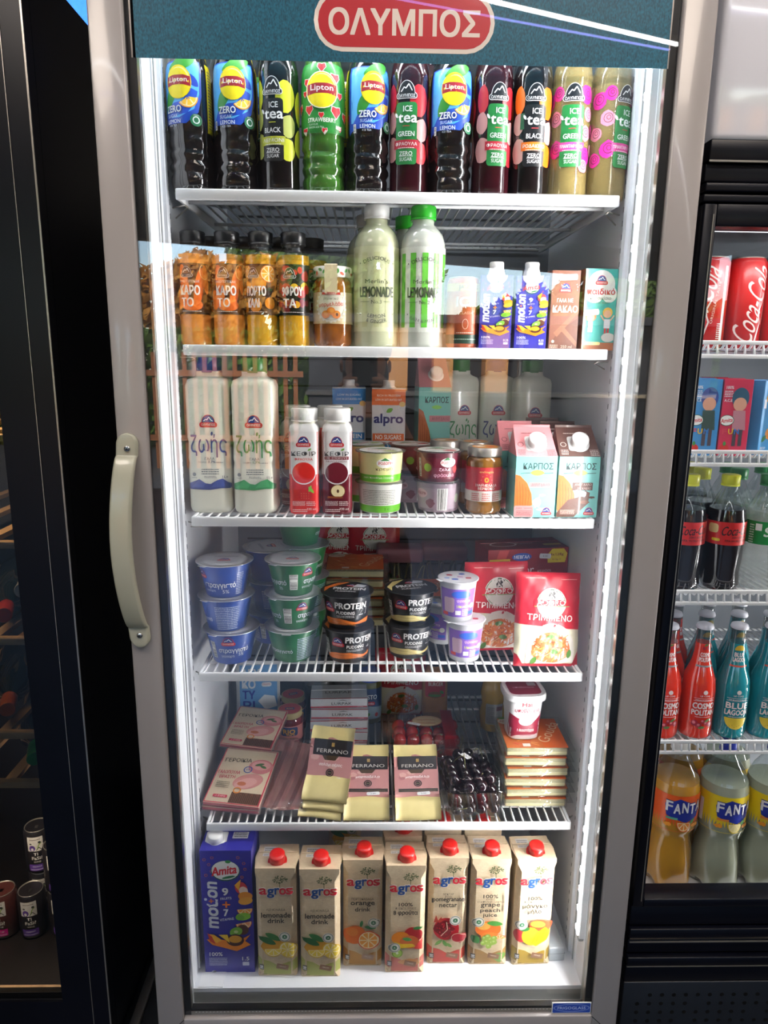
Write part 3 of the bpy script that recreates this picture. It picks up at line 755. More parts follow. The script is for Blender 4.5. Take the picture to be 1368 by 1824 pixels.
# ---- second shelf
JP = [(21, 0), (24, 3), (24.6, 8), (24.6, 44), (24.0, 48), (24.0, 126), (24.6, 130), (24.4, 138), (21, 146), (17.5, 150), (17.5, 156)]
def juice_bottle(label, kind):
    t = thing('juice_bottle', label, 'bottle', 'black-capped juice bottles on the second shelf')
    body = {'carrot': 'juice_carrot'}.get(kind, 'juice_orange')
    mb = MB(); mb.lathe(JP[:8], body, 40); mb.build('juice', t)
    MB().lathe([(r+.4, z) for r, z in JP[6:]], 'pet_clear', 40, cap0=False).build('bottle_neck', t)
    mb = MB(); screwcap(mb, 19, 157, 173, '#17181b'); mb.build('cap', t)
    mb = MB(); c = Cv(.07, .3)
    c.rect(-74, 48, 74, 124, '#1a1512' if kind != 'carrot' else '#3b2318')
    if kind == 'carrot':
        for x, y, w, h, r, q in ((-10, 96, 16, 54, 8, '#e0671c'), (14, 88, 15, 60, -10, '#d85a16'), (26, 100, 12, 44, 6, '#e87a2a'), (-22, 70, 20, 30, 4, '#e06d22'), (2, 62, 34, 18, 0, '#dd641c')): c.ell(x, y, w/2, h/2, q, rot=r)
        c.ring(24, 112, 9, 1.5, '#f0b070', 12); words = ('ΚΑΡΟ', 'ΤΟ')
    elif kind == 'orange':
        for x, y, r in ((4, 96, 12), (-16, 90, 9), (22, 66, 9), (-2, 62, 10), (-22, 60, 8)): c.ell(x, y, r, r, '#e08a1c'); c.ell(x+2, y+2, r*.6, r*.6, '#eda238')
        c.citrus(20, 110, 13); c.citrus(-18, 114, 10); words = ('ΠΟΡΤΟ', 'ΚΑΛΙ')
    else:
        rnd = random.Random(4)
        for k in range(26): c.ell(rnd.uniform(-24, 24), rnd.uniform(54, 118), rnd.uniform(4, 8), rnd.uniform(4, 8), rnd.choice(('#a81a20', '#c2281c', '#8a1016', '#e0a01c', '#e8be22', '#7b1a30')))
        words = ('9ΦΡΟΥ', 'ΤΑ')
    c.rect(-74, 48, 74, 50, '#14110f'); c.rect(-74, 122, 74, 124, '#14110f'); c.micro(-34, 52, -27, 110, 14, '#c9c1b6')
    c.up(); c.up(); c.ell(-5, 108, 8, 11, '#e6e6e6', 22, 0, 180); c.rr(-15, 103, 5, 109, 3, '#e6e6e6'); c.ell(-5, 108.4, 7.4, 10.2, '#1b1512', 22, 0, 180); c.rr(-14.4, 103.6, 4.4, 108.4, 2.4, '#1b1512')
    c.line([(-10, 110), (-7, 114), (-5, 112.6), (-3, 116), (0, 110.4)], .9, '#f0f0f0'); c.t('ΟΛΥΜΠΟΣ', -5, 106, 15, 2.6, '#f0f0f0', .02)
    if kind == 'carrot': c.t('ΜΗΛΟ ΠΟΡΤΟΚΑΛΙ', -2, 97, 32, 4, '#ece4da', .01)
    c.t(words[0], -1, 84, 32, 15, '#f2efe8', .05); c.t(words[1], -5, 66, 20, 14, '#f2efe8', .05); c.micro(-16, 52, 16, 54, 1, '#e8e0d4')
    c.lay(mb, onlathe(rprof(JP, 24.2)), 4); mb.build('label', t)
    return t
GP = [(27, 0), (30, 3), (31.3, 8), (31.3, 92), (30, 100), (26, 108)]
def jam_jar_tall(label):
    t = thing('jam_jar', label, 'jar'); MB().lathe(GP, 'jam_amber', 44).build('jar', t)
    mb = MB(); c = Cv(.08, .3); c.rect(-80, 36, 80, 84, '#cdb98e'); c.ell(0, 64, 24, 25, '#ddd8c8'); c.ring(0, 64, 22, .8, '#b9b39c', 23)
    for k in range(24): c.ell(24*math.cos(k*PI/12), 64+25*math.sin(k*PI/12), 2, 2, '#ddd8c8', 8)
    c.rect(-14, 80, 14, 83.5, '#c22a2a'); c.t('ΒΛΑΧΑΣ', 0, 81.8, 16, 2.6, '#f4ece0', .02); c.t('βερίκοκο', 0, 74, 22, 5, '#6b645c', 0, 0, .2); c.t('μαρμελάδα', 0, 65, 38, 8, '#b8262e', .03, 3)
    for x, y in ((-8, 50), (8, 50), (0, 55)): c.ell(x, y, 6.4, 6, '#dd7f2b'); c.ell(x+1, y+1, 3.6, 3.2, '#e99a48')
    c.ell(9, 50, 2, 2.4, '#6b3a1a'); c.lay(mb, onlathe(rprof(GP, 31.3)), 4); mb.build('label', t)
    mb = MB(); mb.lathe([(29.5, 107), (31, 109), (31, 121), (29, 123.5)], '#e8e6dc', 44)
    c = Cv(.05, .1)
    for k in range(26): c.leaf(-90+k*7.2, 115+3*math.sin(k*2), 8, 4.5, k*70, '#2f7d33' if k % 3 else '#c33333')
    c.lay(mb, onlathe(lambda v: 31), 3); mb.build('lid', t)
    mb = MB(); mb.grid(lambda a, b: ((a-.5)*20, -32.3 if b < .55 else -32.3+min(1, (b-.55)/.15)*.6 if b < .7 else -31.7+(b-.7)*95, 82+b*64 if b < .7 else 126), 2, 20, '#d8c7a4'); mb.build('paper_strap', t)
    return t
BP = [(30, 0), (35, 3), (36, 8), (36, 150), (35.4, 160), (31, 174), (23, 184), (17.5, 189), (17, 199)]
def lemonade_bottle(label, green):
    t = thing('lemonade_bottle', label, 'bottle'); MB().lathe(BP, 'lemonade_pale' if green else 'lemonade', 56).build('bottle_body', t)
    mb = MB(); screwcap(mb, 19.5, 199, 217, '#2fb52a' if green else 'white_cap'); mb.build('cap', t)
    mb = MB(); c = Cv(.07, .4)
    z0, z1 = (26, 152)
    base, st = ('#dfe3da', '#67c243') if green else ('#d3d6ae', '#c6ca98')
    c.rect(-100, z0, 100, z1, base)
    for k in range(40):
        for z in (z0, z1): c.raw([(-100+k*5, z), (-95+k*5, z), (-97.5+k*5, z+(1.8 if z == z1 else -1.8))], [(0, 1, 2)], base); c.h -= c.dh*.35
    for k in range(-5, 6): c.rect(k*19-4.6, z0+6, k*19+4.6, z1-8, st)
    c.up(); c.up(); K = '#3d4038'
    c.t('DELICIOUS', 0, 135, 44, 5.6, K, .01, 0, 0, 40)
    c.t('★', -27, 128, 3, 3, K); c.t('★', 27, 128, 3, 3, K)
    c.t("Merlin's", 0, 101, 36, 6.5, K, -.005); c.t('LEMONADE', 0, 85, 56, 16, K, .05); c.t('No.2' if green else 'No.3', 0, 70, 16, 5.5, K)
    c.rect(-26, 70, -11, 70.6, K); c.rect(11, 70, 26, 70.6, K)
    if green: c.t('ΛΑΪΜ & ΜΕΝΤΑ', 0, 42, 48, 6, K, .0, 0, 0, -42)
    else: c.t('LEMON', 0, 48, 27, 5.5, K, .0, 0, 0, -40); c.t('& GINGER', 0, 40, 32, 5.5, K, .0, 0, 0, -40)
    c.t('★', -27, 52, 3, 3, K); c.t('★', 27, 52, 3, 3, K)
    c.lay(mb, onlathe(rprof(BP, 36)), 4); mb.build('label', t)
    return t
def can(label, name, r, h, body, art, cat='can', group=None, lid='alu', top_art=None):
    t = thing(name, label, cat, group)
    P = [(r*.80, 0), (r*.86, 1.5), (r, 7), (r, h-9), (r*.88, h-2)]
    MB().lathe(P, body, 44).build('can_body', t)
    mb = MB(); mb.lathe([(r*.88, h-2), (r*.90, h), (r*.86, h), (r*.82, h-3), (r*.3, h-3.2)], lid, 44, cap0=False)
    mb.box(-4, 4, -10, 2, h-3.2, h-2, lid, bev=.4); mb.build('can_top', t)
    mb = MB(); c = Cv(.06, .2); art(c); c.lay(mb, onlathe(rprof(P, r)), 4); mb.build('print', t)
    return t
# ---- cartons
def carton(name, label, w, d, hf, hb, body, top, art, cat='carton', group=None, ch=0, cap=None, side=None, ears=0, ridge=0, crown=0):
    """hf, hb: height at the front and back edge; crown: length of a roof sloping from the front edge up to the ridge"""
    t = thing(name, label, cat, group); mb = MB(); W2, D = w/2, d/2
    def ring(z, cc, zb=None):
        zb = z if zb is None else zb
        P = [(-W2+cc, -D), (W2-cc, -D), (W2, -D+cc), (W2, D-cc), (W2-cc, D), (-W2+cc, D), (-W2, D-cc), (-W2, -D+cc)]
        return [(x, y, z+(zb-z)*(y+D)/d) for x, y in P]
    e = .8
    if ch: R = [ring(0, 3), ring(10, ch), ring(hf-26, ch), ring(hf-9, e, hb-9), ring(hf, e, hb)]
    else: R = [ring(0, 1.2), ring(1, e), ring(hf-crown*0, e, hf if crown else hb)]
    vs = [p for r in R for p in r]; fs = []
    for i in range(len(R)-1):
        for k in range(8): fs.append((i*8+k, i*8+(k+1) % 8, (i+1)*8+(k+1) % 8, (i+1)*8+k))
    fs.append(tuple(range(8))[::-1]); mb.add(vs, fs, body)
    if not crown: mb.add(R[-1], [tuple(range(8))], top)
    mb.build('carton_body', t)
    mt = MB(); yr = -D+crown
    if crown:   # roof panel, back panel, side gussets and the flat ridge fin
        mt.add([(-W2, -D, hf), (W2, -D, hf), (W2-3, yr, hb), (-W2+3, yr, hb), (-W2, D, hf), (W2, D, hf)], [(0, 1, 2, 3), (3, 2, 5, 4), (1, 5, 2), (4, 0, 3)], top)
        mt.box(-W2+3, W2-3, yr-1, yr+1.5, hb-2, hb+ridge, top)
    else:
        mt.box(-W2+1, W2-1, D*.25, D*.25+3, hf+(hb-hf)*.6-1, hf+(hb-hf)*.6+1.2, top)
        if ears:
            for s in (-1, 1): mt.add([(s*W2, -D*.9, hf-1), (s*(W2+ears), 0, hf-4), (s*W2, D*.9, hb-1), (s*W2, 0, hf-ears*2.4)], [(0, 1, 2), (0, 3, 1), (1, 3, 2)], body)
    mt.build('carton_top', t)
    if cap:
        cx, cy, r, hh, cc, tilt, flange = cap
        z = (hf+(hb-hf)*(cy+D)/d) if not crown else hf+(hb-hf)*(cy+D)/crown
        T = Matrix.Translation((cx, cy, z)) @ Matrix.Rotation(math.radians(tilt), 4, 'X')
        mc = MB(); mc.lathe([(r*1.28, -1), (r*1.28, 1.2), (r*1.1, 1.6)], cc, 30, T=T); screwcap(mc, r, 4, hh, cc, 26, T=T)
        if flange: mc.box(-r*1.5, r*1.5, -r*1.2, r*1.5, -.6, .8, cc, bev=1.5, T=T)
        mc.build('cap', t)
    mp = MB(); c = Cv(.07, .22); art(c); c.lay(mp, onbox(w, d, ch), 4 if ch else None)
    if crown:
        c = Cv(.07, .3); side_c = side
        if side_c: side_c(c); sl = math.hypot(crown, hb-hf); k = (hb-hf)/sl; q = crown/sl; c.lay(mp, lambda u, v, h: (u, -D+v*q-h*k, hf+v*k+h*q), None)
    elif side:
        c = Cv(.07, .3); side(c); c.lay(mp, lambda u, v, h: (u, -D+v, hf+(hb-hf)*v/d+h), None)
    mp.build('front_print', t)
    return t
def agros_art(kind):
    def f(c):
        c.dh = .06
        K = '#3a3631'
        tint = {'lemon': '#a9ad55', 'orange': '#b98433', 'fruits': '#c4685a', 'pomegranate': '#c04436', 'grape': '#a9824a', 'mango': '#a98c2c'}[kind]
        c.poly([(-36, 3), (36, 3), (36, 34), (20, 30), (2, 22), (-14, 32), (-36, 38)], tint)
        if kind in ('grape',): c.blob(22, 16, 13, 10, '#6f9a4a', 2)
        if kind == 'fruits': c.blob(10, 22, 20, 8, '#dba06a', 2)
        # tree and wordmark
        rnd = random.Random(5)
        for k in range(60):
            a = rnd.uniform(0, 2*PI); q = rnd.uniform(0, 1)**.5; c.ell(8+14*q*math.cos(a), 206+7*q*math.sin(a), 1.3, 1.0, '#5d6b45', 6)
        c.line([(8, 190), (8, 200), (2, 204)], 1.2, '#5d6b45'); c.line([(8, 198), (14, 204)], 1, '#5d6b45')
        for i, (ch_, x, y, w, h) in enumerate((('a', -21.5, 183, 12.5, 14), ('g', -8.5, 179, 13, 19), ('r', 3, 183.4, 9, 14), ('o', 13, 183, 12.5, 14), ('s', 24.2, 183.6, 10.5, 14))):
            c.t(ch_, x, y, w+2.6, h+2.6, '#f0e9dc', .10)
        c.up()
        for i, (ch_, x, y, w, h) in enumerate((('a', -21.5, 183, 12.5, 14), ('g', -8.5, 179, 13, 19), ('r', 3, 183.4, 9, 14), ('o', 13, 183, 12.5, 14), ('s', 24.2, 183.6, 10.5, 14))):
            c.t(ch_, x, y, w, h, '#1f4f94' if i in (1, 2) else '#d2283a', .08)
        for s in (-1, 1): c.line([(s*25, 156), (s*28, 152), (s*28, 140), (s*30, 136), (s*28, 132), (s*28, 118), (s*25, 114)], 1.0, '#e2d5bd')
        tx = {'lemon': [('ΛΕΜΟΝΑΔΑ', 145, 32, 4.5), ('lemonade', 134, 50, 10), ('drink', 122, 29, 9)],
              'orange': [('ΠΟΡΤΟΚΑΛΑΔΑ', 149, 38, 4.5), ('orange', 138, 42, 9.5), ('drink', 127, 27, 8)],
              'fruits': [('100%', 150, 24, 7), ('ΦΥΣΙΚΟΣ ΧΥΜΟΣ', 142, 36, 4), ('8 φρούτα', 132, 42, 11)],
              'pomegranate': [('ΝΕΚΤΑΡ', 155, 18, 4), ('ΡΟΔΙ', 149.5, 12, 4), ('pomegranate', 142, 54, 10), ('nectar', 131, 31, 7.5)],
              'grape': [('100%', 152, 26, 7), ('ΧΥΜΟΣ', 145.5, 16, 3.4), ('ΣΤΑΦΥΛΙ-ΡΟΔΑΚΙΝΟ', 140.5, 46, 3.8), ('grape', 132, 34, 9), ('peach', 121.5, 35, 9.5), ('juice', 111, 25, 9)],
              'mango': [('100%', 148, 25, 7), ('ΦΥΣΙΚΟΣ ΧΥΜΟΣ', 141, 40, 4), ('μάνγκο', 131, 44, 10), ('μήλο', 119, 24, 10)]}[kind]
        for s_, y, w, h in tx: c.t(s_, 0, y, w*1.06, h*1.1, K, .05 if h > 6 else .01)
        if kind == 'lemon':
            c.blob(-2, 68, 25, 18, '#dd9f2a', 3, .05); c.citrus(20, 60, 15, '#e8c02a', '#f3d54e', rot=30, sq=1.2); c.citrus(-6, 62, 17, '#e8c02a', '#f3d54e', 195, 375, -14)
            c.leaf(-16, 80, 34, 13, -28, '#2b6b3a'); c.leaf(-6, 88, 32, 12, -30, '#357a40'); bx, by = 15, 88
        elif kind == 'orange':
            c.ell(-14, 72, 20, 20, '#e5701f'); c.ell(-18, 78, 10, 9, '#ee8a3a'); c.citrus(11, 60, 20, '#e0581a', '#f2a03a'); c.leaf(14, 88, 22, 8, -6, '#2f7a45'); c.leaf(-2, 96, 14, 6, 80, '#2f7a45'); bx, by = 20, 98
        elif kind == 'fruits':
            c.ell(14, 86, 16, 16, '#b4242a'); c.ell(-8, 78, 17, 14, '#ea8a24'); c.ell(8, 70, 18, 14, '#d8703a'); c.poly([(-22, 72), (-8, 56), (20, 60), (14, 66), (-6, 66)], '#ecc22a'); c.leaf(22, 100, 16, 7, 10, '#3e8a44'); c.leaf(4, 76, 18, 8, -10, '#4d9a4a')
            c.ell(-14, 46, 10, 10, '#7a9c38'); c.ell(-14, 46, 8, 8, '#a8cc5a'); c.ell(-14, 46, 2.4, 2.4, '#eef0d0'); c.poly([(16, 56), (30, 54), (30, 80)], '#d8403a'); bx, by = -19, 58
        elif kind == 'pomegranate':
            c.ell(-2, 80, 24, 24, '#b8202c'); c.blob(-6, 80, 18, 18, '#7a0f1c', 2); rnd = random.Random(3)
            for k in range(44): c.ell(-6+rnd.uniform(-15, 15), 80+rnd.uniform(-15, 15), 1.6, 1.8, rnd.choice(('#a3182a', '#c43040', '#5c0a14')), 6)
            c.blob(20, 62, 13, 11, '#9c1626', 5); c.ring(20, 62, 13, 1.2, '#e0b8a0', 10); c.poly([(-26, 96), (-22, 112), (-18, 100), (-12, 108), (-10, 98)], '#a83a2a'); c.line([(-2, 96), (0, 80), (-12, 66)], 1.4, '#e8cdb4')
            c.leaf(-16, 52, 18, 7, 40, '#6d9a4a'); c.leaf(-4, 50, 16, 7, -60, '#5c8f42'); c.leaf(4, 46, 14, 6, -40, '#6d9a4a'); bx, by = 14, 100
        elif kind == 'grape':
            c.ell(-2, 82, 24, 17, '#e9762e'); c.ell(-10, 88, 12, 8, '#f0b054'); c.ell(2, 66, 17, 9, '#ea8a3c'); c.citrus(20, 60, 10, '#d8542a', '#eea050', 0, 180); c.leaf(10, 94, 30, 11, -6, '#4a9440'); c.leaf(-24, 60, 20, 14, -60, '#3e7c40')
            for x, y in ((-8, 62), (2, 60), (10, 62), (-4, 54), (6, 52), (-10, 52), (0, 45), (-2, 66), (10, 54)): c.ell(x, y, 5.4, 5.4, '#9dba56'); c.ell(x-1, y+1.4, 2.4, 2, '#c0d684', 8)
            bx, by = -20, 98
        else:
            c.ell(14, 90, 22, 11, '#d4502e', rot=-6); c.ell(8, 92, 14, 7, '#e8a03a', rot=-6); c.ell(-20, 70, 14, 16, '#b8363c'); c.ell(-4, 66, 17, 20, '#e8bc2c', rot=20); c.leaf(-16, 82, 20, 9, 5, '#3a7a3c')
            c.poly([(-6, 54), (6, 44), (26, 58), (30, 78), (22, 86), (6, 74)], '#f2b41e')
            for k in range(4): c.line([(-2+k*8, 50+k*3), (10+k*6, 78+k*2)], .7, '#b8790e'); c.line([(0+k*4, 58+k*7), (22+k*2, 56+k*8)], .7, '#b8790e')
            bx, by = -22, 92
        c.up(); c.ell(bx, by, 10.5, 10.5, '#e4e4da'); c.ring(bx, by, 9.6, 1.6, '#8d8f8a'); c.ell(bx, by, 4.6, 4.6, '#3c7a58'); c.t('A', bx, by, 3.4, 4, '#e4e4da', .03)
        q = math.radians(-12); c.poly([(8+x*math.cos(q)-y*math.sin(q), 24+x*math.sin(q)+y*math.cos(q)) for x, y in ((-9, -5.5), (13, -5.5), (13, 5.5), (-9, 5.5))], '#8a6448'); c.t('ΜΗΛΟ', 10, 24, 12, 3, '#e8dcc8', .01, -12)
        c.rr(-30, 18, -24, 29, 1, '#3c3c3c'); c.ell(-27, 25, 2, 2, '#e0e0e0'); c.rect(-29, 20, -25, 22, '#e0e0e0')
        c.t('1Litre', -25, 9, 12, 4, '#3a3022', .01); c.micro(-14, 6, 30, 8, 1, '#4a3a28')
    return f
def agros_top(c):
    c.rect(-27, 42, -3, 62, '#d8d6d2'); c.micro(-25, 44, -5, 60, 3, '#77777c'); c.rect(-27, 34, -3, 41, '#e0dedb'); c.t('EXP 14.02', -15, 37.5, 19, 3.4, '#55555a')
def agros(label, kind): return carton('juice_carton', label, 72, 70, 228, 223, 'kraft', 'kraft', agros_art(kind), group='beige juice cartons on the fridge floor', ch=9, cap=(2, -15, 13.5, 19, 'red_cap', 12, 0), side=agros_top, ears=4)
def motion_art(big):
    def f(c):
        s = 1 if big else .62; W2, H = (45, 258) if big else (26, 112)
        def P(x, y): return (x*W2/45, y*H/258)
        kx, ky = W2/45, H/258; k = min(kx, ky)
        c.t('motion', *P(-29, 146), 98*ky, 25*kx, '#e8eef0', .09, 90, .12); c.ell(*P(-29, 154), 8*k, 8*k, '#3a38a0')
        c.t('+', *P(-29, 154), 9*k, 9*k, '#ee7a28', .12)
        for (x, y) in ((-38, 240), (-30, 230), (-36, 208), (22, 244), (32, 232), (-24, 244), (34, 220), (28, 204), (-26, 216)):
            c.ring(*P(x, y), 3*k, 1*k, '#c8642c', n=8)
        c.ell(*P(-1, 217), 26*k, 21*k, '#206040'); c.ell(*P(-1, 218), 24.6*k, 19.6*k, '#eef0ec'); c.t('Amita', *P(-3, 218), 46*kx, 18*ky, '#d6232e', .06, 8, .2)
        c.ell(*P(4, 236), 5*k, 3.4*k, '#2f8a3c'); c.ell(*P(4, 204), 12*k, 2.5*k, '#2a7a48', rot=12)
        c.t('9', *P(-3, 174), 11*kx, 16*ky, '#f2f0ec', .07); c.t('FRUITS' if big else 'ΦΡΟΥΤΑ', *P(-2, 160), 20*kx, 5*ky, '#f2f0ec', .02, 6)
        c.t('+', *P(-2, 147), 14*k, 14*k, '#ee7a28', .12); c.t('7', *P(-3, 130), 9*kx, 15*ky, '#f2f0ec', .07); c.t('VITAMINS' if big else 'ΒΙΤΑΜΙΝΕΣ', *P(-2, 116), 26*kx, 5.5*ky, '#f2f0ec', .02, 8)
        # fruit tower
        o = [(26, 182, 11, 13, '#d8404a', 20), (30, 176, 8, 9, '#f0d8c8', 20), (33, 165, 13, 9, '#f29a2a', 0), (33, 155, 13, 8, '#f5ae3c', 10)]
        for x, y, rx, ry, col, r in o: c.ell(*P(x, y), rx*kx, ry*ky, col, rot=r)
        c.poly([P(14, 188), P(22, 176), P(26, 200)], '#f2b22a')
        c.citrus(*P(31, 138), 14*k, '#ee7418', '#f59a34', 180, 360, 5); c.ell(*P(28, 122), 14*kx, 8*ky, '#8cc63c', rot=8); c.ell(*P(22, 120), 8*kx, 6*ky, '#6fae2c')
        c.citrus(*P(28, 110), 15*k, '#ee7a3a', '#ee9a6a', 190, 360, 8); c.ell(*P(26, 94), 11*kx, 11*ky, '#5a3220'); c.ell(*P(14, 90), 12*kx, 9*ky, '#7ab83a', rot=25); c.ell(*P(14, 90), 4*kx, 3*ky, '#c8dc9a')
        c.poly([P(-40, 74), P(-30, 62), P(-10, 56), (P(14, 48)), P(40, 62), P(30, 70), P(40, 84), P(24, 74), P(4, 70), P(-16, 74)], '#ee8a1c')
        c.ell(*P(12, 72), 16*kx, 13*ky, '#4a2620'); c.ell(*P(12, 74), 12*kx, 8*ky, '#e0a02c'); c.poly([P(-38, 86), P(-22, 66), P(-12, 72), P(-26, 84)], '#f2b834'); c.poly([P(-18, 84), P(2, 66), P(-2, 84)], '#f5c93c')
        c.poly([P(-38, 88), P(-34, 70), P(-24, 64), P(-30, 80)], '#c8402c')
        c.t('100%', *P(-24, 42), 24*kx, 8.5*ky, '#f2f0ec', .05); c.micro(*P(-37, 18), *P(-4, 36), 5, '#cfd2ee')
        c.t('1.5' if big else '0.33', *P(30, 32), 13*kx, 8*ky, '#f2f0ec', .03); c.rr(*P(24, 17), *P(36, 25), 1*k, '#cfd2ee')
    return f
# ---- dairy shelf
MP = [(30, 0), (34, 3), (35.8, 10), (35.8, 76), (34.6, 84), (36, 92), (34.8, 118), (36, 126), (36, 209), (33, 218), (22, 223), (19.5, 226), (19.5, 232)]
def milk_bottle(label, col):
    t = thing('milk_bottle', label, 'bottle', 'white litre milk bottles with a handwritten-style name')
    mb = MB(); mb.lathe(MP, 'milk', 56, n=5); mb.build('bottle_body', t)
    blue = col == 'blue'; A, B = ('#2c3a7c', '#3c4c90') if blue else ('#2c8a48', '#3fa05a')
    mb = MB(); screwcap(mb, 20.5, 233, 254, '#23368c' if blue else '#3a7d3c'); mb.build('cap', t)
    mb = MB(); c = Cv(.07, .35)
    c.oly(2, 149, 1.35)
    c.t('ζωής', 1, 113, 58, 38, A, .005); c.leaf(7, 133, 7, 3.4, 80, A)
    c.t('ΓΑΛΑ', 2, 92, 16, 4.5, '#55606a', .01); c.t('ΠΛΗΡΕΣ' if blue else 'ΕΛΑΦΡΥ', -10, 86, 13, 2.6, '#68737a'); c.t('3,7%' if blue else '1,7%', 5, 86.4, 12, 4.4, A, .02); c.micro(12, 85, 24, 87.4, 1, '#68737a')
    c.micro(-12, 66, 16, 77, 3, '#5c6870'); c.micro(-8, 60, 12, 64, 2, '#5c6870'); c.t('1Le', 26, 62, 9, 4, '#48525a', .01); c.ell(-24, 66, 3, 3, '#68737a'); c.micro(-28, 60, -20, 62, 1, '#68737a')
    pts = [(-35, 41), (-35, 50), (-28, 53), (-16, 58), (-6, 51), (2, 50), (12, 56), (22, 59), (30, 53), (35, 50), (35, 42), (20, 43), (0, 40), (-20, 41)]
    c.poly(pts, A); c.poly([(-16, 58), (-6, 51), (-10, 44), (-30, 44)], B); c.poly([(12, 56), (22, 59), (26, 46), (2, 44)], B)
    c.lay(mb, onsquare(rprof(MP, 36), 5), 4, 6); mb.build('label', t)
    return t
KP = [(21, 0), (24, 2), (25, 6), (25, 138), (23, 146), (19, 150), (18.5, 155)]
def kefir_bottle(label, straw):
    t = thing('kefir_bottle', label, 'bottle', 'square kefir bottles'); W = '#e2e3e2'; R = '#d8201c' if straw else '#6a1426'
    mb = MB(); mb.lathe(KP, [R, R, R, W, W, 'milk'], 48, n=5.5)
    mb.build('bottle_body', t); mb = MB(); screwcap(mb, 21.5, 156, 175, 'white_cap'); mb.build('cap', t)
    mb = MB(); c = Cv(.07, .3)
    c.rect(-24.4, 68, 24.4, 138, W); c.oly(0, 118, 1.15); c.t('ΚΕΦΙΡ', 0, 102, 40, 8, '#33383e', .0); c.leaf(10, 109, 7, 3, 30, '#6aa83a')
    if not straw: c.rect(-20, 92.4, 20, 97.6, '#7a1c2c'); c.t('ΜΕ ΣΠΟΡΟΥΣ', 0, 95, 36, 3.6, '#f0e6e2', .01); c.t('ΜΗΛΟ-ΚΑΝΕΛΑ', 0, 89.4, 34, 3, '#7a1c2c', .01)
    else: c.t('ΦΡΑΟΥΛΑ', 0, 93, 30, 4.2, '#d8201c', .03)
    c.ell(0, 70, 20, 19, '#e6e6e6'); c.ell(0, 70.6, 18.8, 17.6, R)
    if straw: c.blob(2, 34, 11, 13, '#c4141c', 2, .06); c.leaf(12, 42, 14, 5, -50, '#7cbc34'); c.leaf(10, 44, 12, 4, 70, '#7cbc34'); [c.ell(-4+4*(i % 4), 28+4*(i//4), .5, .7, '#e8b08a', 6) for i in range(12)]
    else: c.ell(2, 40, 12, 11, '#8a6a3a'); c.ell(2, 40, 11, 10, '#ead9a8'); c.ell(2, 40, 2, 3, '#5a3a20'); c.rect(-16, 28, 10, 31, '#8a4a24')
    c.micro(-19, 16, 2, 24, 4, '#ecdedc'); c.micro(4, 16, 19, 24, 3, '#ecdedc'); c.t('330 ml', 12, 10, 15, 3.6, '#f0e6e2', .0); c.micro(-19, 5, 6, 11, 2, '#ecdedc')
    c.lay(mb, onsquare(rprof(KP, 25), 5.5), 3, None); mb.build('label', t)
    return t
def cup(name, label, rt, rb, h, body, art=None, lidart=None, lid='#d6d6d8', rim=4, group=None, cat='cup', n=None, band=None, lidname='foil_lid', tab=0, inner=None):
    """tapered pot: rt/rb radius at top/bottom without the rim"""
    t = thing(name, label, cat, group); q = rt+rim
    P = [(rb*.94, 0), (rb, 1.2), (rb+(rt-rb)*.5, h*.5), (rt, h-3), (rt, h-2)]
    cols = band if band else body
    mb = MB(); mb.lathe(P, cols, 48, n=n); mb.lathe([(rt, h-2), (q, h-1.9), (q, h-.6)], body if isinstance(body, str) else body[-1], 48, n=n, cap0=False, cap1=False); mb.build('cup', t)
    mb = MB(); mb.lathe([(q+.3, h-.8), (q+.3, h-.2), (q-2, h), (rt-1, h-.6), (rt-2.5, h-.5), (.5, h-.3)], lid, 48, n=n, cap0=False, cap1=False)
    if tab: ta = math.radians(tab); mb.box(-8, 8, -q-5, -q+4, h-1.1, h-.5, lid, bev=.2, T=Matrix.Rotation(ta, 4, 'Z'))
    if lidart: c = Cv(.05, .1); lidart(c); c.lay(mb, ontop(h-.1), None)
    mb.build(lidname, t)
    if art:
        mb = MB(); c = Cv(.06, .25); art(c); f = rprof(P, (rt+rb)/2); c.lay(mb, onsquare(f, n) if n else onlathe(f), 3.5, 12); mb.build('label', t)
    return t
def yog_art(col, pct, dx=0, side='logo'):
    def f(c):
        if side == 'logo':
            c.oly(-2+dx, 43, 1.1, line='#ffffff'); c.t('στραγγιστό', 7+dx, 28, 54, 12, '#e6ebf2', .03); c.t('γιαούρτι', -4+dx, 17, 25, 7, '#e6ebf2', -.005); c.t(pct, 20+dx, 20, 9, 6, '#e6ebf2', .0)
            c.bars(-36+dx, 12, -26+dx, 44, False); c.micro(-60+dx, 10, -40+dx, 48, 12, '#cfd6e4')
        elif side == 'name':
            c.oly(-36+dx, 40, 1.0); c.t('στραγγιστό', -4+dx, 24, 60, 13, '#e6ebf2', .03); c.t('γιαούρτι', -22+dx, 14, 22, 6, '#e6ebf2', -.005); c.t(pct, 8+dx, 13, 12, 6.5, '#e6ebf2', .0); c.micro(27+dx, 6, 40+dx, 48, 13, '#bcc8e2')
        elif side == 'table':
            c.micro(-12+dx, 5, 28+dx, 50, 13, '#bcc8e2'); c.t('στραγγιστό', -44+dx, 22, 48, 9, '#e6ebf2', .03); c.rect(9+dx, 5, 9.4+dx, 46, '#bcc8e2'); c.rect(16+dx, 5, 16.4+dx, 46, '#bcc8e2')
        else:
            c.bars(-2+dx, 13, 12+dx, 42, False); c.t('στραγγιστό', -36+dx, 25, 56, 12, '#e6ebf2', .03); c.t('2%', -20+dx, 15, 8, 5, '#e6ebf2', .0); c.oly(30+dx, 42, 1.0); c.t('στραγγιστό', 50+dx, 27, 54, 12, '#e6ebf2', .03); c.t('γιαούρτι', 32+dx, 17, 24, 6, '#e6ebf2')
    return f
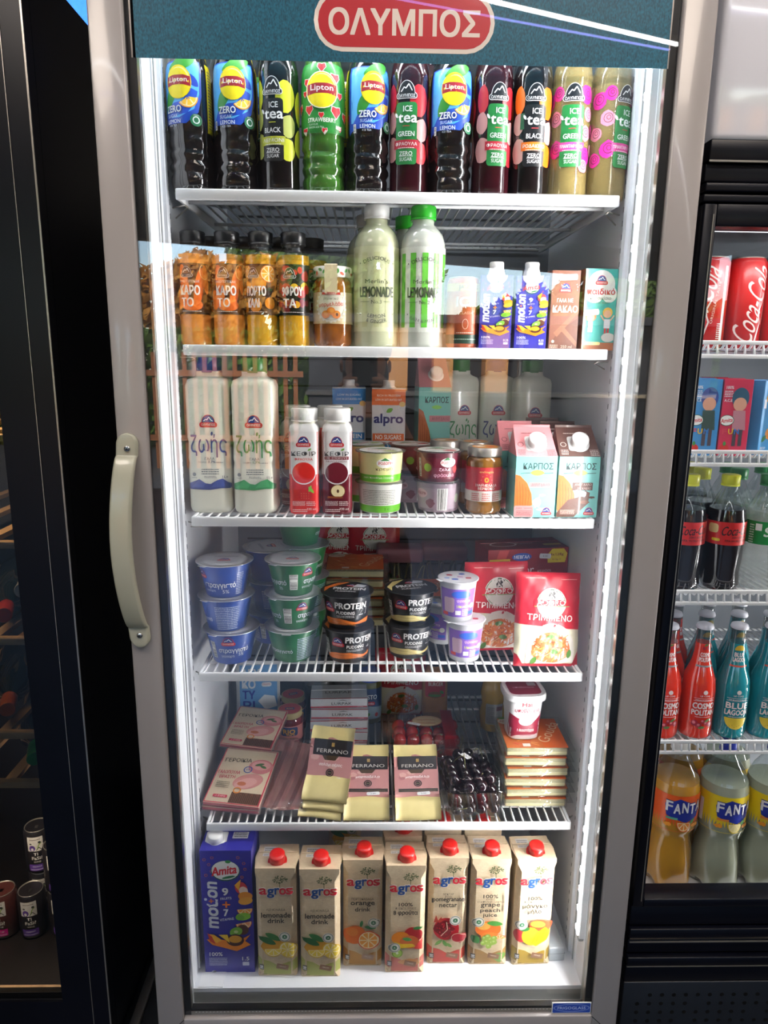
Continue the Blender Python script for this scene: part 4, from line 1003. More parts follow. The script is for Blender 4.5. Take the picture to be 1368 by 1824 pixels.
def yog_lid(c): c.ell(0, 0, 40, 40, '#b9bac0'); c.oly(0, -6, 1.1); c.t('στραγγιστό', 0, 16, 42, 8, '#5a6478', .02); c.t('ΓΙΑΟΥΡΤΙ', 0, -24, 26, 4, '#6a7080')
def prot_art(acc, dx=0, num='21'):
    def f(c):
        R = 46
        c.poly([(-R*3, 0), (R*3, 0), (R*3, 14), (50, 18), (30, 14), (0, 22), (-28, 20), (-50, 14), (-R*3, 16)], acc)
        c.line([(-30, 16), (0, 16), (30, 8)], .8, '#8a5a30' if acc == '#d9722c' else '#a8955a'); c.line([(-20, 10), (10, 12), (36, 5)], .7, '#8a5a30' if acc == '#d9722c' else '#a8955a')
        c.oly(-28+dx, 38, 1.15); c.t('PROTEIN', 14+dx, 46, 56, 12, '#ecebea', .07, -2); c.t('PUDDING', 4+dx, 33, 32, 6, '#ecebea', .04, -2); c.micro(-12+dx, 24, 20+dx, 29, 2, '#c8c8c8')
        c.t(num, 36+dx, 34, 16, 13, '#ecebea', .02); c.t(num, 36+dx, 34, 14, 11, '#16181b', .0); c.bars(-60+dx, 14, -48+dx, 44, False)
    return f
def prot_lid(acc):
    def f(c):
        c.ell(0, 0, 43, 43, '#1c1e22'); c.poly([(-43, 0), (-30, 30), (-8, 42), (-22, 20), (-34, 0), (-36, -20)], acc)
        c.t('PROTEIN', 2, 6, 58, 13, '#d8d8da', .06, 12); c.t('PUDDING', 0, -10, 36, 6, '#d8d8da', .03, 12); c.oly(0, 22, .8); c.poly([(4, 16), (24, 20), (26, 32), (8, 34)], '#c6cbd2')
    return f
def purple_art(c):
    c.rect(-34, 10, 36, 62, '#8a5fd0'); c.rect(-34, 10, 36, 62, '#9268d4')
    c.blob(6, 52, 17, 7, '#3f6fe0', 3, .12); c.rr(-26, 18, -6, 46, 4, '#e7c3dc'); c.t('φρούτα', 11, 40, 26, 7, '#f0c8e4', .03, -3); c.t('Μπισκότο', 11, 30, 26, 6, '#dfe08a', .03)
    c.rect(20, 14, 34, 20, '#3f6fe0'); c.ell(28, 30, 5, 5, '#f0f0f0'); c.rect(-4, 14, 6, 22, '#f0f0f0'); c.rect(-30, 12, -18, 18, '#d83a3a'); c.micro(8, 12, 20, 26, 5, '#e8e0f0')
def purple_lid(c):
    c.ell(0, 0, 32, 32, '#dcdce2')
    for x, y, q in ((-16, 10, '#c03a4a'), (6, 18, '#4a6ac0'), (18, -4, '#c03a4a'), (-6, -14, '#4a6ac0'), (-20, -8, '#8aa8e0'), (4, 0, '#c8a0c0')): c.blob(x, y, 6, 5, q, int(x+y), .2, 8)
def rodopi_art(kind):
    def f(c):
        if kind == 'cream': c.rect(-140, 14, 140, 44, '#e3df9c'); c.rect(-140, 2, 140, 14, '#63b32e'); c.t('κρέμα', 12, 24, 30, 7, '#5a4a34', .0); c.t('χωρίς προσθήκη ζάχαρης', 0, 9, 58, 4.5, '#eef0e0', .01)
        elif kind == 'creamback': c.rect(-140, 14, 140, 44, '#dcdcd4'); c.rect(-140, 2, 140, 14, '#63b32e'); c.micro(-30, 16, 30, 42, 9, '#77776f'); c.t('2 ℮', 14, 8, 10, 4, '#345018')
        elif kind == 'jelly': c.rect(-140, 6, 140, 42, '#6a1c30'); c.ell(-22, 25, 7, 7, '#7da53a'); c.t('ζελέ', 8, 22, 20, 6, '#e2d0d8', .04); c.t('φράουλα', 8, 12, 38, 8, '#d8a8b8', .04); c.blob(28, 22, 5, 6, '#d84a4a', 2); c.bars(-42, 8, -36, 40, False)
        else: c.rect(-140, 6, 140, 42, '#9c8a96'); c.bars(-8, 4, 10, 42, True); c.ell(30, 24, 5, 8, '#d0e0c8'); c.blob(-20, 16, 8, 8, '#7a4a5a', 2)
        if kind in ('cream', 'jelly'): c.ell(14 if kind == 'jelly' else 12, 34, 14, 8, '#e8e8e4'); c.poly([(4, 38), (12, 43), (20, 38)], '#2f7a3c'); c.t('ΡΟΔΟΠΗ', 13, 34, 23, 5, '#c0242c', .05)
        elif kind == 'jellyback': c.ell(-38, 32, 13, 8, '#c8a0a8'); c.t('ΡΟΔΟΠΗ', -38, 32, 20, 5, '#7c1a2a', .05)
    return f
def rodopi(label, kind, lidred=False):
    col = {'cream': '#dcd89a', 'creamback': '#d8d8d0', 'jelly': '#5c1a2c', 'jellyback': '#8e7c88'}[kind]
    def la(c):
        c.ell(0, 0, 36, 36, '#d9dcd6'); c.poly([(-20, 10), (0, 26), (20, 10)], '#2f7a3c'); c.t('ΡΟΔΟΠΗ', 0, 2, 44, 10, '#b8242c', .05); c.blob(18, -14, 12, 8, '#c8283a' if lidred else '#9fbf5a', 4); c.bars(-20, -28, 0, -18)
    return cup('dessert_pot', label, 38, 34, 52, 'tray', rodopi_art(kind), la, lid='tray', rim=5, group='clear dessert pots on the middle shelf', cat='pot', band=[col]*4, lidname='clear_lid')
def jar(name, label, r, h, fill, lid, art, lidart=None, lidh=12, cat='jar', group=None, lidr=None):
    t = thing(name, label, cat, group); P = [(r*.86, 0), (r*.97, 2), (r, 6), (r, h-lidh-9), (r*.96, h-lidh-4), (r*.84, h-lidh)]
    MB().lathe(P, fill, 44).build('jar', t); lr = lidr or r*.93
    mb = MB(); mb.lathe([(lr, h-lidh), (lr+.5, h-lidh+1), (lr, h-lidh+2), (lr, h-1.4), (lr-1.5, h), (lr-3, h-.4), (.5, h-.4)], lid, 44)
    if lidart: c = Cv(.05, .1); lidart(c); c.lay(mb, ontop(h-.4), None)
    mb.build('lid', t)
    mb = MB(); c = Cv(.06, .3); art(c); c.lay(mb, onlathe(rprof(P, r)), 4); mb.build('label', t)
    return t
def karpos_art(pink):
    def f(c):
        c.rect(-34, 1, 34, 101.5, '#7cc3bc')
        K = '#2e3a3c'; c.t('ΚΑΡΠΟΣ', 3, 86, 50, 11, K, .03); c.line([(-26, 74), (-8, 75)], 1, K); c.line([(12, 74), (28, 75)], 1, K); c.leaf(2, 75, 24, 10, 0, '#8fd04a')
        pts = [(-34, 14), (-34, 72), (-26, 70), (-14, 58), (-6, 40), (-4, 22), (-10, 8), (-30, 4)]
        c.poly(pts, '#c2682c')
        for k in range(5): c.line([(-32+k*5, 66-k*5), (-30+k*5, 40), (-28+k*4, 12)], .9, '#9a4a1c')
        if pink:
            c.rect(-10, 51, 24, 59, '#d98a8a'); c.t('ΑΜΥΓΔΑΛΟ', 8, 55, 30, 4.4, '#7a2c34', .01)
            c.blob(4, 26, 7, 9, '#e4ecea', 4, .35); c.blob(12, 38, 5, 2, '#e4ecea', 6, .4); c.blob(16, 14, 12, 3, '#dfe8e6', 7, .4); c.rr(-34, 1, -2, 20, 3, '#d98a8a'); c.t('ΧΩΡΙΣ ΖΑΧΑΡΗ', -18, 16, 26, 2.6, '#4a2a2c', .01); c.micro(-30, 4, -5, 13, 4, '#5a3a3c')
        else:
            c.rect(-10, 46, 24, 59, '#5c3a30'); c.t('ΑΜΥΓΔΑΛΟ', 8, 55.6, 28, 4, '#cbb0a4', .01); c.t('ΜΕ ΚΑΚΑΟ', 10, 49.4, 22, 4, '#cbb0a4', .01)
            c.poly([(-34, 8), (-16, 30), (0, 34), (12, 46), (20, 42), (18, 24), (4, 10), (-4, 1), (-34, 1)], '#5a3424'); c.blob(22, 34, 6, 2, '#5a3424', 5, .3); c.blob(12, 26, 8, 3, '#7a4c36', 6, .2); c.micro(-28, 6, -4, 14, 4, '#cbb0a4'); c.tag(4, 41, -12, 20, 9, '3.90')
        c.oly(20, 8, .85)
    return f
def karpos_roof(pink):
    def f(c):
        c.rr(-16, 12, 14, 44, 5, '#d8d8d4'); K = '#6a3c40' if pink else '#cfc4be'; c.micro(-30, 4, -18, 16, 4, K); c.micro(18, 2, 32, 16, 5, K); c.micro(-20, 50, 20, 54, 1, K); c.ring(-24, 26, 5, 1, K)
    return f
def karpos(label, pink):
    body = '#5fa49e'; top = '#e08a8e' if pink else '#5c3c34'
    return carton('almond_drink_carton', label, 68, 66, 102, 146, '#74bab3', top, karpos_art(pink), group='short almond drink cartons with slanted tops', cap=(2, -12, 14, 15, 'white_cap', 44, 0), side=karpos_roof(pink), crown=50, ridge=3)
# ---- soft packs
def pillow(w, h, th, flatness=.35):
    return lambda u, v: th*(max(0, 1-(2*u/w)**2)**flatness)*(max(0, 1-(2*(v-h/2)/h)**2)**flatness)
def cheese_bag(label, w=118, h=166, th=15, group='red bags of grated cheese'):
    t = thing('cheese_bag', label, 'bag', group); pf = pillow(w, h, th)
    wr = lambda u, v: 1.1*math.sin(u*.19+v*.05)*math.sin(v*.11)+.6*math.sin(u*.4-v*.17)
    mb = MB(); ins = pillow(w, h*.8, th)
    mb.grid(lambda a, b: ((a-.5)*w, -(pf((a-.5)*w, b*h)+wr(a*w, b*h)), b*h), 20, 26, '#ded8bc'); mb.grid(lambda a, b: ((.5-a)*w, pf((.5-a)*w, b*h), b*h), 12, 16, '#b5172a'); mb.build('bag_body', t)
    c = Cv(.05, .5)
    c.rect(-w/2, h*.46, w/2, h, '#b5172a'); c.poly([(-w/2, h*.46), (w/2, h*.40), (w/2, h*.47)], '#b5172a'); c.rect(-w/2, 0, w/2, 6, '#b5172a'); c.poly([(-w/2, 0), (-w/2+18, 0), (-w/2+4, 22), (-w/2, 24)], '#b5172a'); c.poly([(w/2, 0), (w/2-16, 0), (w/2-4, 26), (w/2, 28)], '#b5172a')
    c.ell(4, 30, 44, 48, '#d8d2c6', 28, 0, 180); c.rect(-40, 8, 48, 30, '#d8d2c6'); c.ell(4, 30, 36, 33, '#c86a34', 24, 0, 180); c.ell(4, 30, 36, 22, '#c86a34')
    rnd = random.Random(2)
    for k in range(46):
        x, y = rnd.uniform(-26, 30), rnd.uniform(12, 56); c.line([(x, y), (x+rnd.uniform(-9, 9), y+rnd.uniform(-5, 5)), (x+rnd.uniform(-12, 12), y+rnd.uniform(-8, 8))], 1.2, rnd.choice(('#e08a3c', '#d8702c', '#b04a28', '#f0c890', '#8a2f20', '#e8a050')))
    for x, y, r in ((2, 54, 10), (10, 28, -10), (-26, 12, 60), (38, 24, 80)): c.leaf(x, y, 16, 9, r, '#4f7a30')
    c.up(); c.ell(2, h*.68, 27, 27, '#e0dcd2'); c.ring(2, h*.68, 25.4, 1, '#3c7a3c'); c.poly([(-8, h*.80), (-3, h*.83), (8, h*.83), (13, h*.80), (9, h*.79), (8, h*.73), (-3, h*.73), (-4, h*.79)], '#2a2628'); c.poly([(0, h*.82), (4, h*.82), (4, h*.74), (0, h*.74)], '#cfc6bc'); c.ell(2, h*.74, 5, 3, '#cfc6bc')
    c.poly([(-30, h*.655), (32, h*.655), (32, h*.72), (-30, h*.72)], '#c01c2c'); c.rect(-30, h*.645, 34, h*.652, '#6aa84a'); c.up(); c.t('ADORO', 1, h*.688, 52, 10, '#ece4da', .03); c.t('ΤΡΙΜΜΕΝΟ', 0, h*.53, 82, 11, '#ece4da', .03, -2); c.micro(-44, h*.94, -10, h*.955, 1, '#e8b0a8'); c.micro(20, h*.93, 50, h*.945, 1, '#e8b0a8')
    mb = MB(); c.lay(mb, lambda u, v, q: (u, -(pf(u, v)+wr(u+w/2, v))-q, v), 6, 7); mb.build('print', t)
    return t
def gouda(label, top=False):
    t = thing('cheese_slices_pack', label, 'cheese', 'flat clear packs of sliced cheese')
    mb = MB(); mb.box(-56, 56, -50, 50, 1.5, 18, '#e6dcae', bev=2.2); 
    for k in range(5): mb.box(-56.2, 56.2, -50.3, 50.2, 3.4+k*3, 3.8+k*3, '#c4b57c')
    mb.build('cheese', t)
    mb = MB(); mb.box(-60, 60, -54, 54, 0, 18.4, 'tray', bev=3); mb.box(-68, 68, -64, 62, 18, 19.2, 'tray', bev=.5); mb.build('tray', t)
    mb = MB(); mb.box(-57, 57, -53, 53, 19.3, 19.6, '#d2622a'); c = Cv(.05, .3)
    c.poly([(-57, -53), (14, -53), (0, 53), (-57, 53)], '#c46a34')
    rnd = random.Random(8)
    for k in range(30): x, y = rnd.uniform(-54, -8), rnd.uniform(-38, 30); c.line([(x, y), (x+rnd.uniform(6, 16), y+rnd.uniform(-14, 14))], 2, rnd.choice(('#e8a050', '#d8402c', '#f0d0a0', '#b8361c')))
    c.ell(-40, 42, 18, 12, '#e0d8c8'); c.t('ADORO', -40, 42, 28, 7, '#a82030', .0); c.leaf(-46, 54, 22, 8, 10, '#5a8a3a'); c.t('Gouda', 32, 2, 80, 22, '#eec8a0', -.01, 62); c.rect(-26, -50, -12, -40, '#e6e4e2')
    c.lay(mb, ontop(19.4), None); mb.build('film_label', t)
    return t

def ribbon(mb, prof, x0, x1, th, c, wave=0, T=None):
    n = len(prof); nx = 6; vs = []; fs = []
    for side in (0, 1):
        for j in range(nx+1):
            x = x0+(x1-x0)*j/nx
            for i, (y, z) in enumerate(prof):
                a = prof[max(0, i-1)]; b = prof[min(n-1, i+1)]; d = math.hypot(b[0]-a[0], b[1]-a[1]) or 1
                ny, nz = -(b[1]-a[1])/d, (b[0]-a[0])/d
                w = wave*math.sin(j*1.1+i*.6); o = (th/2 if side else -th/2)+w
                vs.append((x, y+ny*o, z+nz*o))
    k = (nx+1)*n
    for j in range(nx):
        for i in range(n-1):
            q = (j*n+i, j*n+i+1, (j+1)*n+i+1, (j+1)*n+i); fs.append(q); fs.append(tuple(k+p for p in q)[::-1])
    for i in range(n-1):
        fs.append((i, i+1, k+i+1, k+i)); m = nx*n; fs.append((m+i, k+m+i, k+m+i+1, m+i+1))
    for j in range(nx):
        fs.append((j*n, k+j*n, k+(j+1)*n, (j+1)*n)); m = n-1; fs.append((j*n+m, (j+1)*n+m, k+(j+1)*n+m, k+j*n+m))
    return mb.add(vs, fs, c, True, T)
def curve(pts, n=8):
    """smooth a list of (y, z)"""
    out = []
    for i in range(len(pts)-1):
        p0 = pts[max(0, i-1)]; p1 = pts[i]; p2 = pts[i+1]; p3 = pts[min(len(pts)-1, i+2)]
        for k in range(n):
            t = k/n; out.append(tuple(.5*((2*p1[a])+(-p0[a]+p2[a])*t+(2*p0[a]-5*p1[a]+4*p2[a]-p3[a])*t*t+(-p0[a]+3*p1[a]-3*p2[a]+p3[a])*t**3) for a in (0, 1)))
    return out+[pts[-1]]
mat('fold_yellow', '#d3c487', .4, noise=.06, nscale=60, coat=.2)
mat('ham_pink', '#bb7f7c', .4, noise=.12, nscale=40, coat=.3)
mat('bacon', '#c07a72', .4, noise=.35, nscale=30, coat=.3, stretch=(6, 1, 1))
def folded_pack(label, kind):
    """folded slice pack: front panel leaning back over loops of waxed wrapping"""
    t = thing('folded_meat_pack', label, 'meat pack', 'folded cold meat packs with black labels')
    L = 92 if kind == 'wavy' else 86; a = math.radians(47); W2 = 41
    y0, z0 = 16, 24
    mb = MB()
    slope = [(y0+k*L/10*math.cos(a), z0+k*L/10*math.sin(a)-3*math.sin(k*.5)) for k in range(11)]
    ribbon(mb, slope, -W2, W2, 6, 'ham_pink', .5); mb.build('meat', t)
    mb = MB()
    if kind == 'wavy':
        ribbon(mb, curve([(slope[0][0]+26, slope[0][1]+26), (10, 36), (2, 27), (12, 24), (40, 38)]), -W2-1, W2+1, 1.6, 'fold_yellow', .5)
        ribbon(mb, curve([(44, 40), (8, 22), (-2, 15), (8, 12), (44, 22)]), -W2+2, W2-4, 1.6, 'fold_yellow', .6)
        ribbon(mb, curve([(46, 26), (4, 11), (-8, 5), (2, 1.6), (46, 6)]), -W2-6, W2-8, 1.6, 'fold_yellow', .6)
        ribbon(mb, curve([(26, 30), (10, 20), (12, 10), (30, 8)]), -12, W2-6, 3, '#c9bfa0', .4)
    else:
        ribbon(mb, curve([(slope[2][0], slope[2][1]-1), (12, 30), (-4, 14), (-4, 5), (6, 2), (40, 3)]), -W2-.5, W2+.5, 1.6, 'fold_yellow', .5)
        ribbon(mb, curve([(40, 34), (10, 20), (4, 10), (40, 6)]), -W2+1, W2-1, 1.8, 'fold_yellow', .5)
        ribbon(mb, curve([(30, 22), (8, 12), (8, 8), (30, 7)]), -W2+3, W2-3, 1.5, '#bdb28c', .5)
    ribbon(mb, [(slope[-1][0]-6, slope[-1][1]-3), (slope[-1][0]+4, slope[-1][1]+8), (slope[-1][0]+14, slope[-1][1]+9)], -W2, W2, 1.8, 'fold_yellow', .5)
    ribbon(mb, [(y0+8, 14), (slope[-1][0]+8, slope[-1][1]+3), (slope[-1][0]+14, 2)], -W2+2, W2-2, 4, 'fold_yellow', .4)
    mb.build('wrapping', t)
    mb = MB(); c = Cv(.06, 3.6)
    c.rect(-W2, 24, W2, L, '#bb8484'); [c.blob(random.uniform(-36, 36), random.uniform(28, 112), 7, 5, random.choice(('#cfa09a', '#a96e70', '#c49590')), k, .3) for k in range(12)]
    c.up(); c.rect(-34, 80, W2-2, 110, '#17161a'); c.poly([(-16, 80), (16, 80), (10, 72), (-10, 72)], '#4a3826'); c.t('FERRANO', 3, 88, 60, 7, '#c9c4bc', -.005, 0); c.leaf(3, 100, 9, 5, 60, '#a8894a'); c.leaf(3, 100, 9, 5, 120, '#a8894a')
    c.t('σαλάμι αέρος' if kind == 'wavy' else 'μορταδέλα', 2, 64, 44, 7, '#f0ece8', .02, 0, .2); c.ring(2, 50, 7.5, 2, '#17161a'); c.ell(2, 50, 4.6, 4.6, '#17161a'); c.t('GOLD', 2, 50, 7, 2.4, '#c8b890', .0)
    c.rect(-34, 30, W2-2, 38, '#2a2120'); c.micro(-30, 32, W2-6, 36, 1, '#5a4a3c')
    c.tag(12, 38 if kind == 'wavy' else 26, 4, 24, 8, '2.80')
    fn = lambda u, v, h: (u, y0+v*L/118*math.cos(a)-h*math.sin(a), z0+v*L/118*math.sin(a)+h*math.cos(a)-3*math.sin(v/118*5))
    c.lay(mb, fn, None, 8); mb.build('label', t)
    return t
def ham_pack(label, full=True):
    t = thing('turkey_slices_pack', label, 'meat pack', 'cream and pink packs of sliced turkey')
    mb = MB(); mb.box(-62, 62, 0, 168, 0, 9, '#b88c80', bev=3); mb.build('meat', t)
    mb = MB(); mb.box(-66, 66, -5, 176, 3, 4, 'wrap'); mb.build('wrapping', t)
    mb = MB(); mb.box(-62.5, 62.5, -.8, 160, 8.6, 10, '#d6c4a8', bev=.5); mb.box(-62.5, 62.5, -1, .2, 2, 9, '#c06a74'); c = Cv(.06, .15)
    c.rect(-62, 0, -60, 160, '#c4324e'); c.rect(-62, 0, 62, 2.4, '#c4324e'); c.rect(59, 0, 62, 160, '#c4324e')
    c.rect(-8, 3, 59, 34, '#6a4632')
    for k in range(16): c.rect(-8+k*4.2, 3, -6.6+k*4.2, 34-(k % 3)*4, '#3c2a20')
    c.ell(18, 66, 34, 22, '#cf8e8a', rot=20); c.ell(14, 60, 26, 14, '#dba39c', rot=25); c.ell(6, 58, 10, 6, '#c06f4c'); c.ell(34, 112, 28, 22, '#c97f80'); c.ell(34, 116, 22, 14, '#d99c98'); c.leaf(30, 118, 22, 8, 20, '#3f6a3a'); c.leaf(40, 112, 18, 7, -20, '#3f6a3a')
    c.t('ΓΕΡΟΙΚΙΑ', -22, 126, 62, 12, '#4a463c', .02, 4); c.t('ΓΑΛΟΠΟΥΛΑ', -32, 88, 50, 10, '#c03a56', .03, 3); c.t('ΒΡΑΣΤΗ', -32, 74, 36, 9, '#c03a56', .03, 3)
    c.ring(8, 100, 10, 2.4, '#3c5a9c'); c.t('0%', 8, 100, 10, 5, '#3c5a9c', .03); c.ring(2, 38, 9, 3, '#e08a3a'); c.micro(-50, 42, -20, 62, 4, '#7a6f5c'); c.rr(-46, 14, -14, 22, 2, '#c4324e'); c.t('-1 ΕΥΡΩ', -30, 18, 24, 4.4, '#f0e4d8', .02)
    c.lay(mb, ontop(10), None); mb.build('sleeve', t)
    return t
def bacon_pack(label):
    t = thing('bacon_pack', label, 'meat pack')
    mb = MB(); rnd = random.Random(6)
    for k in range(15):
        x = -64+k*8.6; pts = curve([(0, 2), (30, 4), (90, 5), (150, 4)], 6)
        vs = []; n = len(pts)
        for i, (y, z) in enumerate(pts):
            bend = -18*(1-y/150)**2
            vs += [(x+bend-6, y+abs(k-7)*1.2, z+k*.55), (x+bend+6, y+abs(k-7)*1.2, z+k*.55+2.2)]
        mb.add(vs, [(2*i, 2*i+1, 2*i+3, 2*i+2) for i in range(n-1)], ['bacon', '#b47a70', '#8f4f4c'][k % 3], True)
        mb.add([(a, b, c-1.6) for a, b, c in vs], [(2*i, 2*i+1, 2*i+3, 2*i+2)[::-1] for i in range(n-1)], 'bacon', True)
    mb.build('bacon', t)
    mb = MB(); mb.grid(lambda a, b: (-86+a*166, -8+b*176, 1+15*math.sin(PI*min(1, max(0, a)))**.5*math.sin(PI*b)**.4+1.2*math.sin(a*31+b*17)), 22, 20, 'wrap'); mb.build('wrapping', t)
    mb = MB(); mb.box(16, 34, 34, 92, 16.6, 17, '#d8d8d4'); c = Cv(.05, .1); c.micro(18, 36, 32, 70, 10, '#55555a'); c.bars(18, 72, 32, 90, False); c.lay(mb, ontop(17), None); mb.build('label', t)
    return t
def clam(mb, w, d, h, c, lidh=14, r=16):
    def ring(ww, dd, z, rr):
        p = []
        for cx, cy, a0 in ((ww/2-rr, -dd/2+rr, -90), (ww/2-rr, dd/2-rr, 0), (-ww/2+rr, dd/2-rr, 90), (-ww/2+rr, -dd/2+rr, 180)):
            for k in range(6): a = math.radians(a0+k*18); p.append((cx+rr*math.cos(a), cy+rr*math.sin(a), z))
        return p
    R = [ring(w-14, d-14, 0, r-4), ring(w-12, d-12, 3, r-3), ring(w-4, d-4, h-lidh-2, r), ring(w+6, d+6, h-lidh-1.5, r+4), ring(w+6, d+6, h-lidh, r+4), ring(w-3, d-3, h-lidh+1, r), ring(w-10, d-10, h-3, r-3), ring(w-18, d-18, h, r-6)]
    n = len(R[0]); vs = [p for q in R for p in q]; fs = []
    for i in range(len(R)-1):
        for k in range(n): fs.append((i*n+k, i*n+(k+1) % n, (i+1)*n+(k+1) % n, (i+1)*n+k))
    mb.add(vs, fs, c, True); mb.add(R[0], [tuple(range(n))[::-1]], c); mb.add(R[-1], [tuple(range(n))], c)
    # pressed ribs in the side
    for s in (-1, 1):
        for k in range(7): y = -d/2+18+k*(d-36)/6; mb.tube([(s*(w/2-7.4), y, 6), (s*(w/2-2.6), y, h-lidh-6)], .8, c, 5)
    for k in range(6): x = -w/2+16+k*(w-32)/5; mb.tube([(x, -(d/2-7.4), 6), (x, -(d/2-2.6), h-lidh-6)], .8, c, 5)

# ================================================================== TOP SHELF
z = ZS[1]
G1 = 'iced tea bottles on the top shelf'
L1 = lemon_tea_bottle('dark lemon iced tea bottle at the handle end of the top shelf', 'lemon'); put(L1, -.3140, .150, z, -14)
dup(L1, 'dark lemon iced tea bottle second from the handle end of the top shelf', -.2455, .152, z, 3)
o1 = tall_tea_bottle('black lemon iced tea bottle with lime yellow lemon print on the top shelf', 'lemon'); put(o1, -.1800, .150, z, -14)
s1 = lemon_tea_bottle('green strawberry iced tea bottle with round yellow emblem', 'straw'); put(s1, -.1145, .154, z)
dup(L1, 'dark lemon iced tea bottle between the green strawberry and the first red-labelled one', -.0475, .158, z, 16)
g1 = tall_tea_bottle('red strawberry iced tea bottle left of the lemon one in mid shelf', 'strawberry'); put(g1, .0160, .156, z, -12)
dup(L1, 'dark lemon iced tea bottle standing between two red strawberry ones', .0790, .158, z, 2)
dup(g1, 'red strawberry iced tea bottle next to the orange and black peach one', .1420, .156, z, 10)
p1 = tall_tea_bottle('black peach iced tea bottle with orange fruit print', 'peach'); put(p1, .2015, .156, z, 0)
r1 = tall_tea_bottle('clear amber rose iced tea bottle next to the peach one', 'rose'); put(r1, .2610, .154, z, -8)
dup(r1, 'clear amber rose iced tea bottle at the LED end of the top shelf', .3210, .154, z, 30)
for src, lab, x, y, rz in ((L1, 'lemon iced tea bottle of the second row seen between the first two', -.2800, .222, 150), (L1, 'lemon iced tea bottle of the second row behind the black lemon one', -.2080, .224, -60), (L1, 'lemon iced tea bottle of the second row behind the green strawberry one', -.0810, .226, -120),
        (g1, 'red strawberry bottle of the second row behind the first red one', .0450, .224, 60), (p1, 'black peach bottle of the second row behind the front peach one', .1750, .224, 120), (r1, 'rose iced tea bottle of the second row behind the front rose ones', .2900, .222, 90)):
    dup(src, lab, x, y, z, rz)
# ================================================================== SECOND SHELF
z = ZS[2]
j1 = juice_bottle('small carrot juice bottle with black cap, the outermost on the second shelf', 'carrot'); put(j1, -.3200, .156, z, -3)
dup(j1, 'small carrot juice bottle with black cap beside the orange juice', -.2665, .156, z, 3)
j2 = juice_bottle('small orange juice bottle with black cap and orange fruit label', 'orange'); put(j2, -.2140, .156, z, -12)
j3 = juice_bottle('small multi-fruit juice bottle with dark berry label and black cap', 'mix'); put(j3, -.1630, .156, z, 2)
for src, lab, x in ((j1, 'carrot juice bottle of the second row behind the outermost one', -.300), (j1, 'carrot juice bottle of the second row behind the other carrot juice', -.2440), (j2, 'orange juice bottle of the second row behind the front orange juice', -.190), (j3, 'multi-fruit juice bottle of the second row behind the front one', -.138)):
    dup(src, lab, x, .212, z, 20)
put(jam_jar_tall('tall apricot jam jar with kraft paper strap over a flowery lid'), -.1020, .165, z, -2)
b1 = lemonade_bottle('pale yellow ginger lemonade bottle with white cap', False); put(b1, -.0320, .168, z); b1['group'] = 'lemonade bottles'
b2 = lemonade_bottle('green and white striped mint lemonade bottle with green cap', True); put(b2, .0415, .168, z, 3); b2['group'] = 'lemonade bottles'
dup(b1, 'white-capped lemonade bottle behind the yellow ginger one', -.046, .250, z, 30, group='lemonade bottles'); dup(b2, 'green-capped lemonade bottle behind the striped one', .020, .256, z, -30, group='lemonade bottles')
def ice_art(c):
    c.rect(-84, 88, 84, 100, '#c9a84a'); c.rect(-84, 8, 84, 22, '#1f3a2c'); c.t('JACOBS', 4, 93, 32, 9, '#3a3a2c', .02); c.t('ICE', 0, 72, 30, 15, '#c8dcd0', .07); c.t('CLASSIC', 2, 55, 24, 4, '#dcae9a', .0); c.ring(0, 38, 5, 1, '#dcae9a', 8); c.micro(-14, 24, 14, 27, 1, '#e8c8b8'); c.micro(-18, 14, 20, 17, 1, '#9fb8a8')
put(can('slim orange-brown iced coffee can beside the striped lemonade', 'coffee_can', 26.5, 110, '#a8502c', ice_art, lid='alu'), .1075, .158, z, 2)
mo = carton('fruit_drink_carton', 'small violet fruit drink carton with white cap, nearer the coffee can', 50, 48, 112, 112, '#3a38a0', '#3a38a0', motion_art(False), group='small violet fruit drink cartons', cap=(0, -2, 11, 22, 'white_cap', 0, 0))
mb = MB(); mb.lathe([(15, 0), (11, 14)], 'white_cap', 30, T=Matrix.Translation((0, -2, 111.5)))
mb.grid(lambda a, b: (math.cos(PI+a*PI)*16, -24.6, 112+math.sin(PI+a*PI)*14*b), 14, 4, 'white_cap'); mb.build('cap_collar', mo)
put(mo, .1585, .156, z, -6); dup(mo, 'small violet fruit drink carton with white cap, nearer the cocoa milk', .2150, .156, z, -6)
def cocoa_art(c):
    c.poly([(-23, 0), (23, 0), (23, 50), (-6, 30), (-23, 6)], '#6a3f2e'); c.poly([(-10, 20), (23, 58), (23, 66), (-16, 26)], '#8a5a42'); c.poly([(23, 12), (2, 34), (-4, 30), (23, 4)], '#8a5a42')
    c.oly(0, 92, .95); c.t('ΓΑΛΑ ΜΕ', 0, 76, 26, 6, '#ead9cc', .03); c.t('ΚΑΚΑΟ', 1, 63, 40, 11, '#ead9cc', .05); c.t('250 ml', 6, 5, 18, 4.4, '#cdb4a4', 0); c.ell(-16, 13, 2.4, 2.4, '#cdb4a4'); c.micro(-21, 3, -8, 9, 3, '#cdb4a4'); c.tag(3, 111, 2, 30, 9, '2.00')
put(carton('cocoa_milk_carton', 'small brown cocoa milk carton with a price sticker', 46, 44, 121, 121, '#7a4c3a', '#6a3f30', cocoa_art), .2645, .156, z, 2)
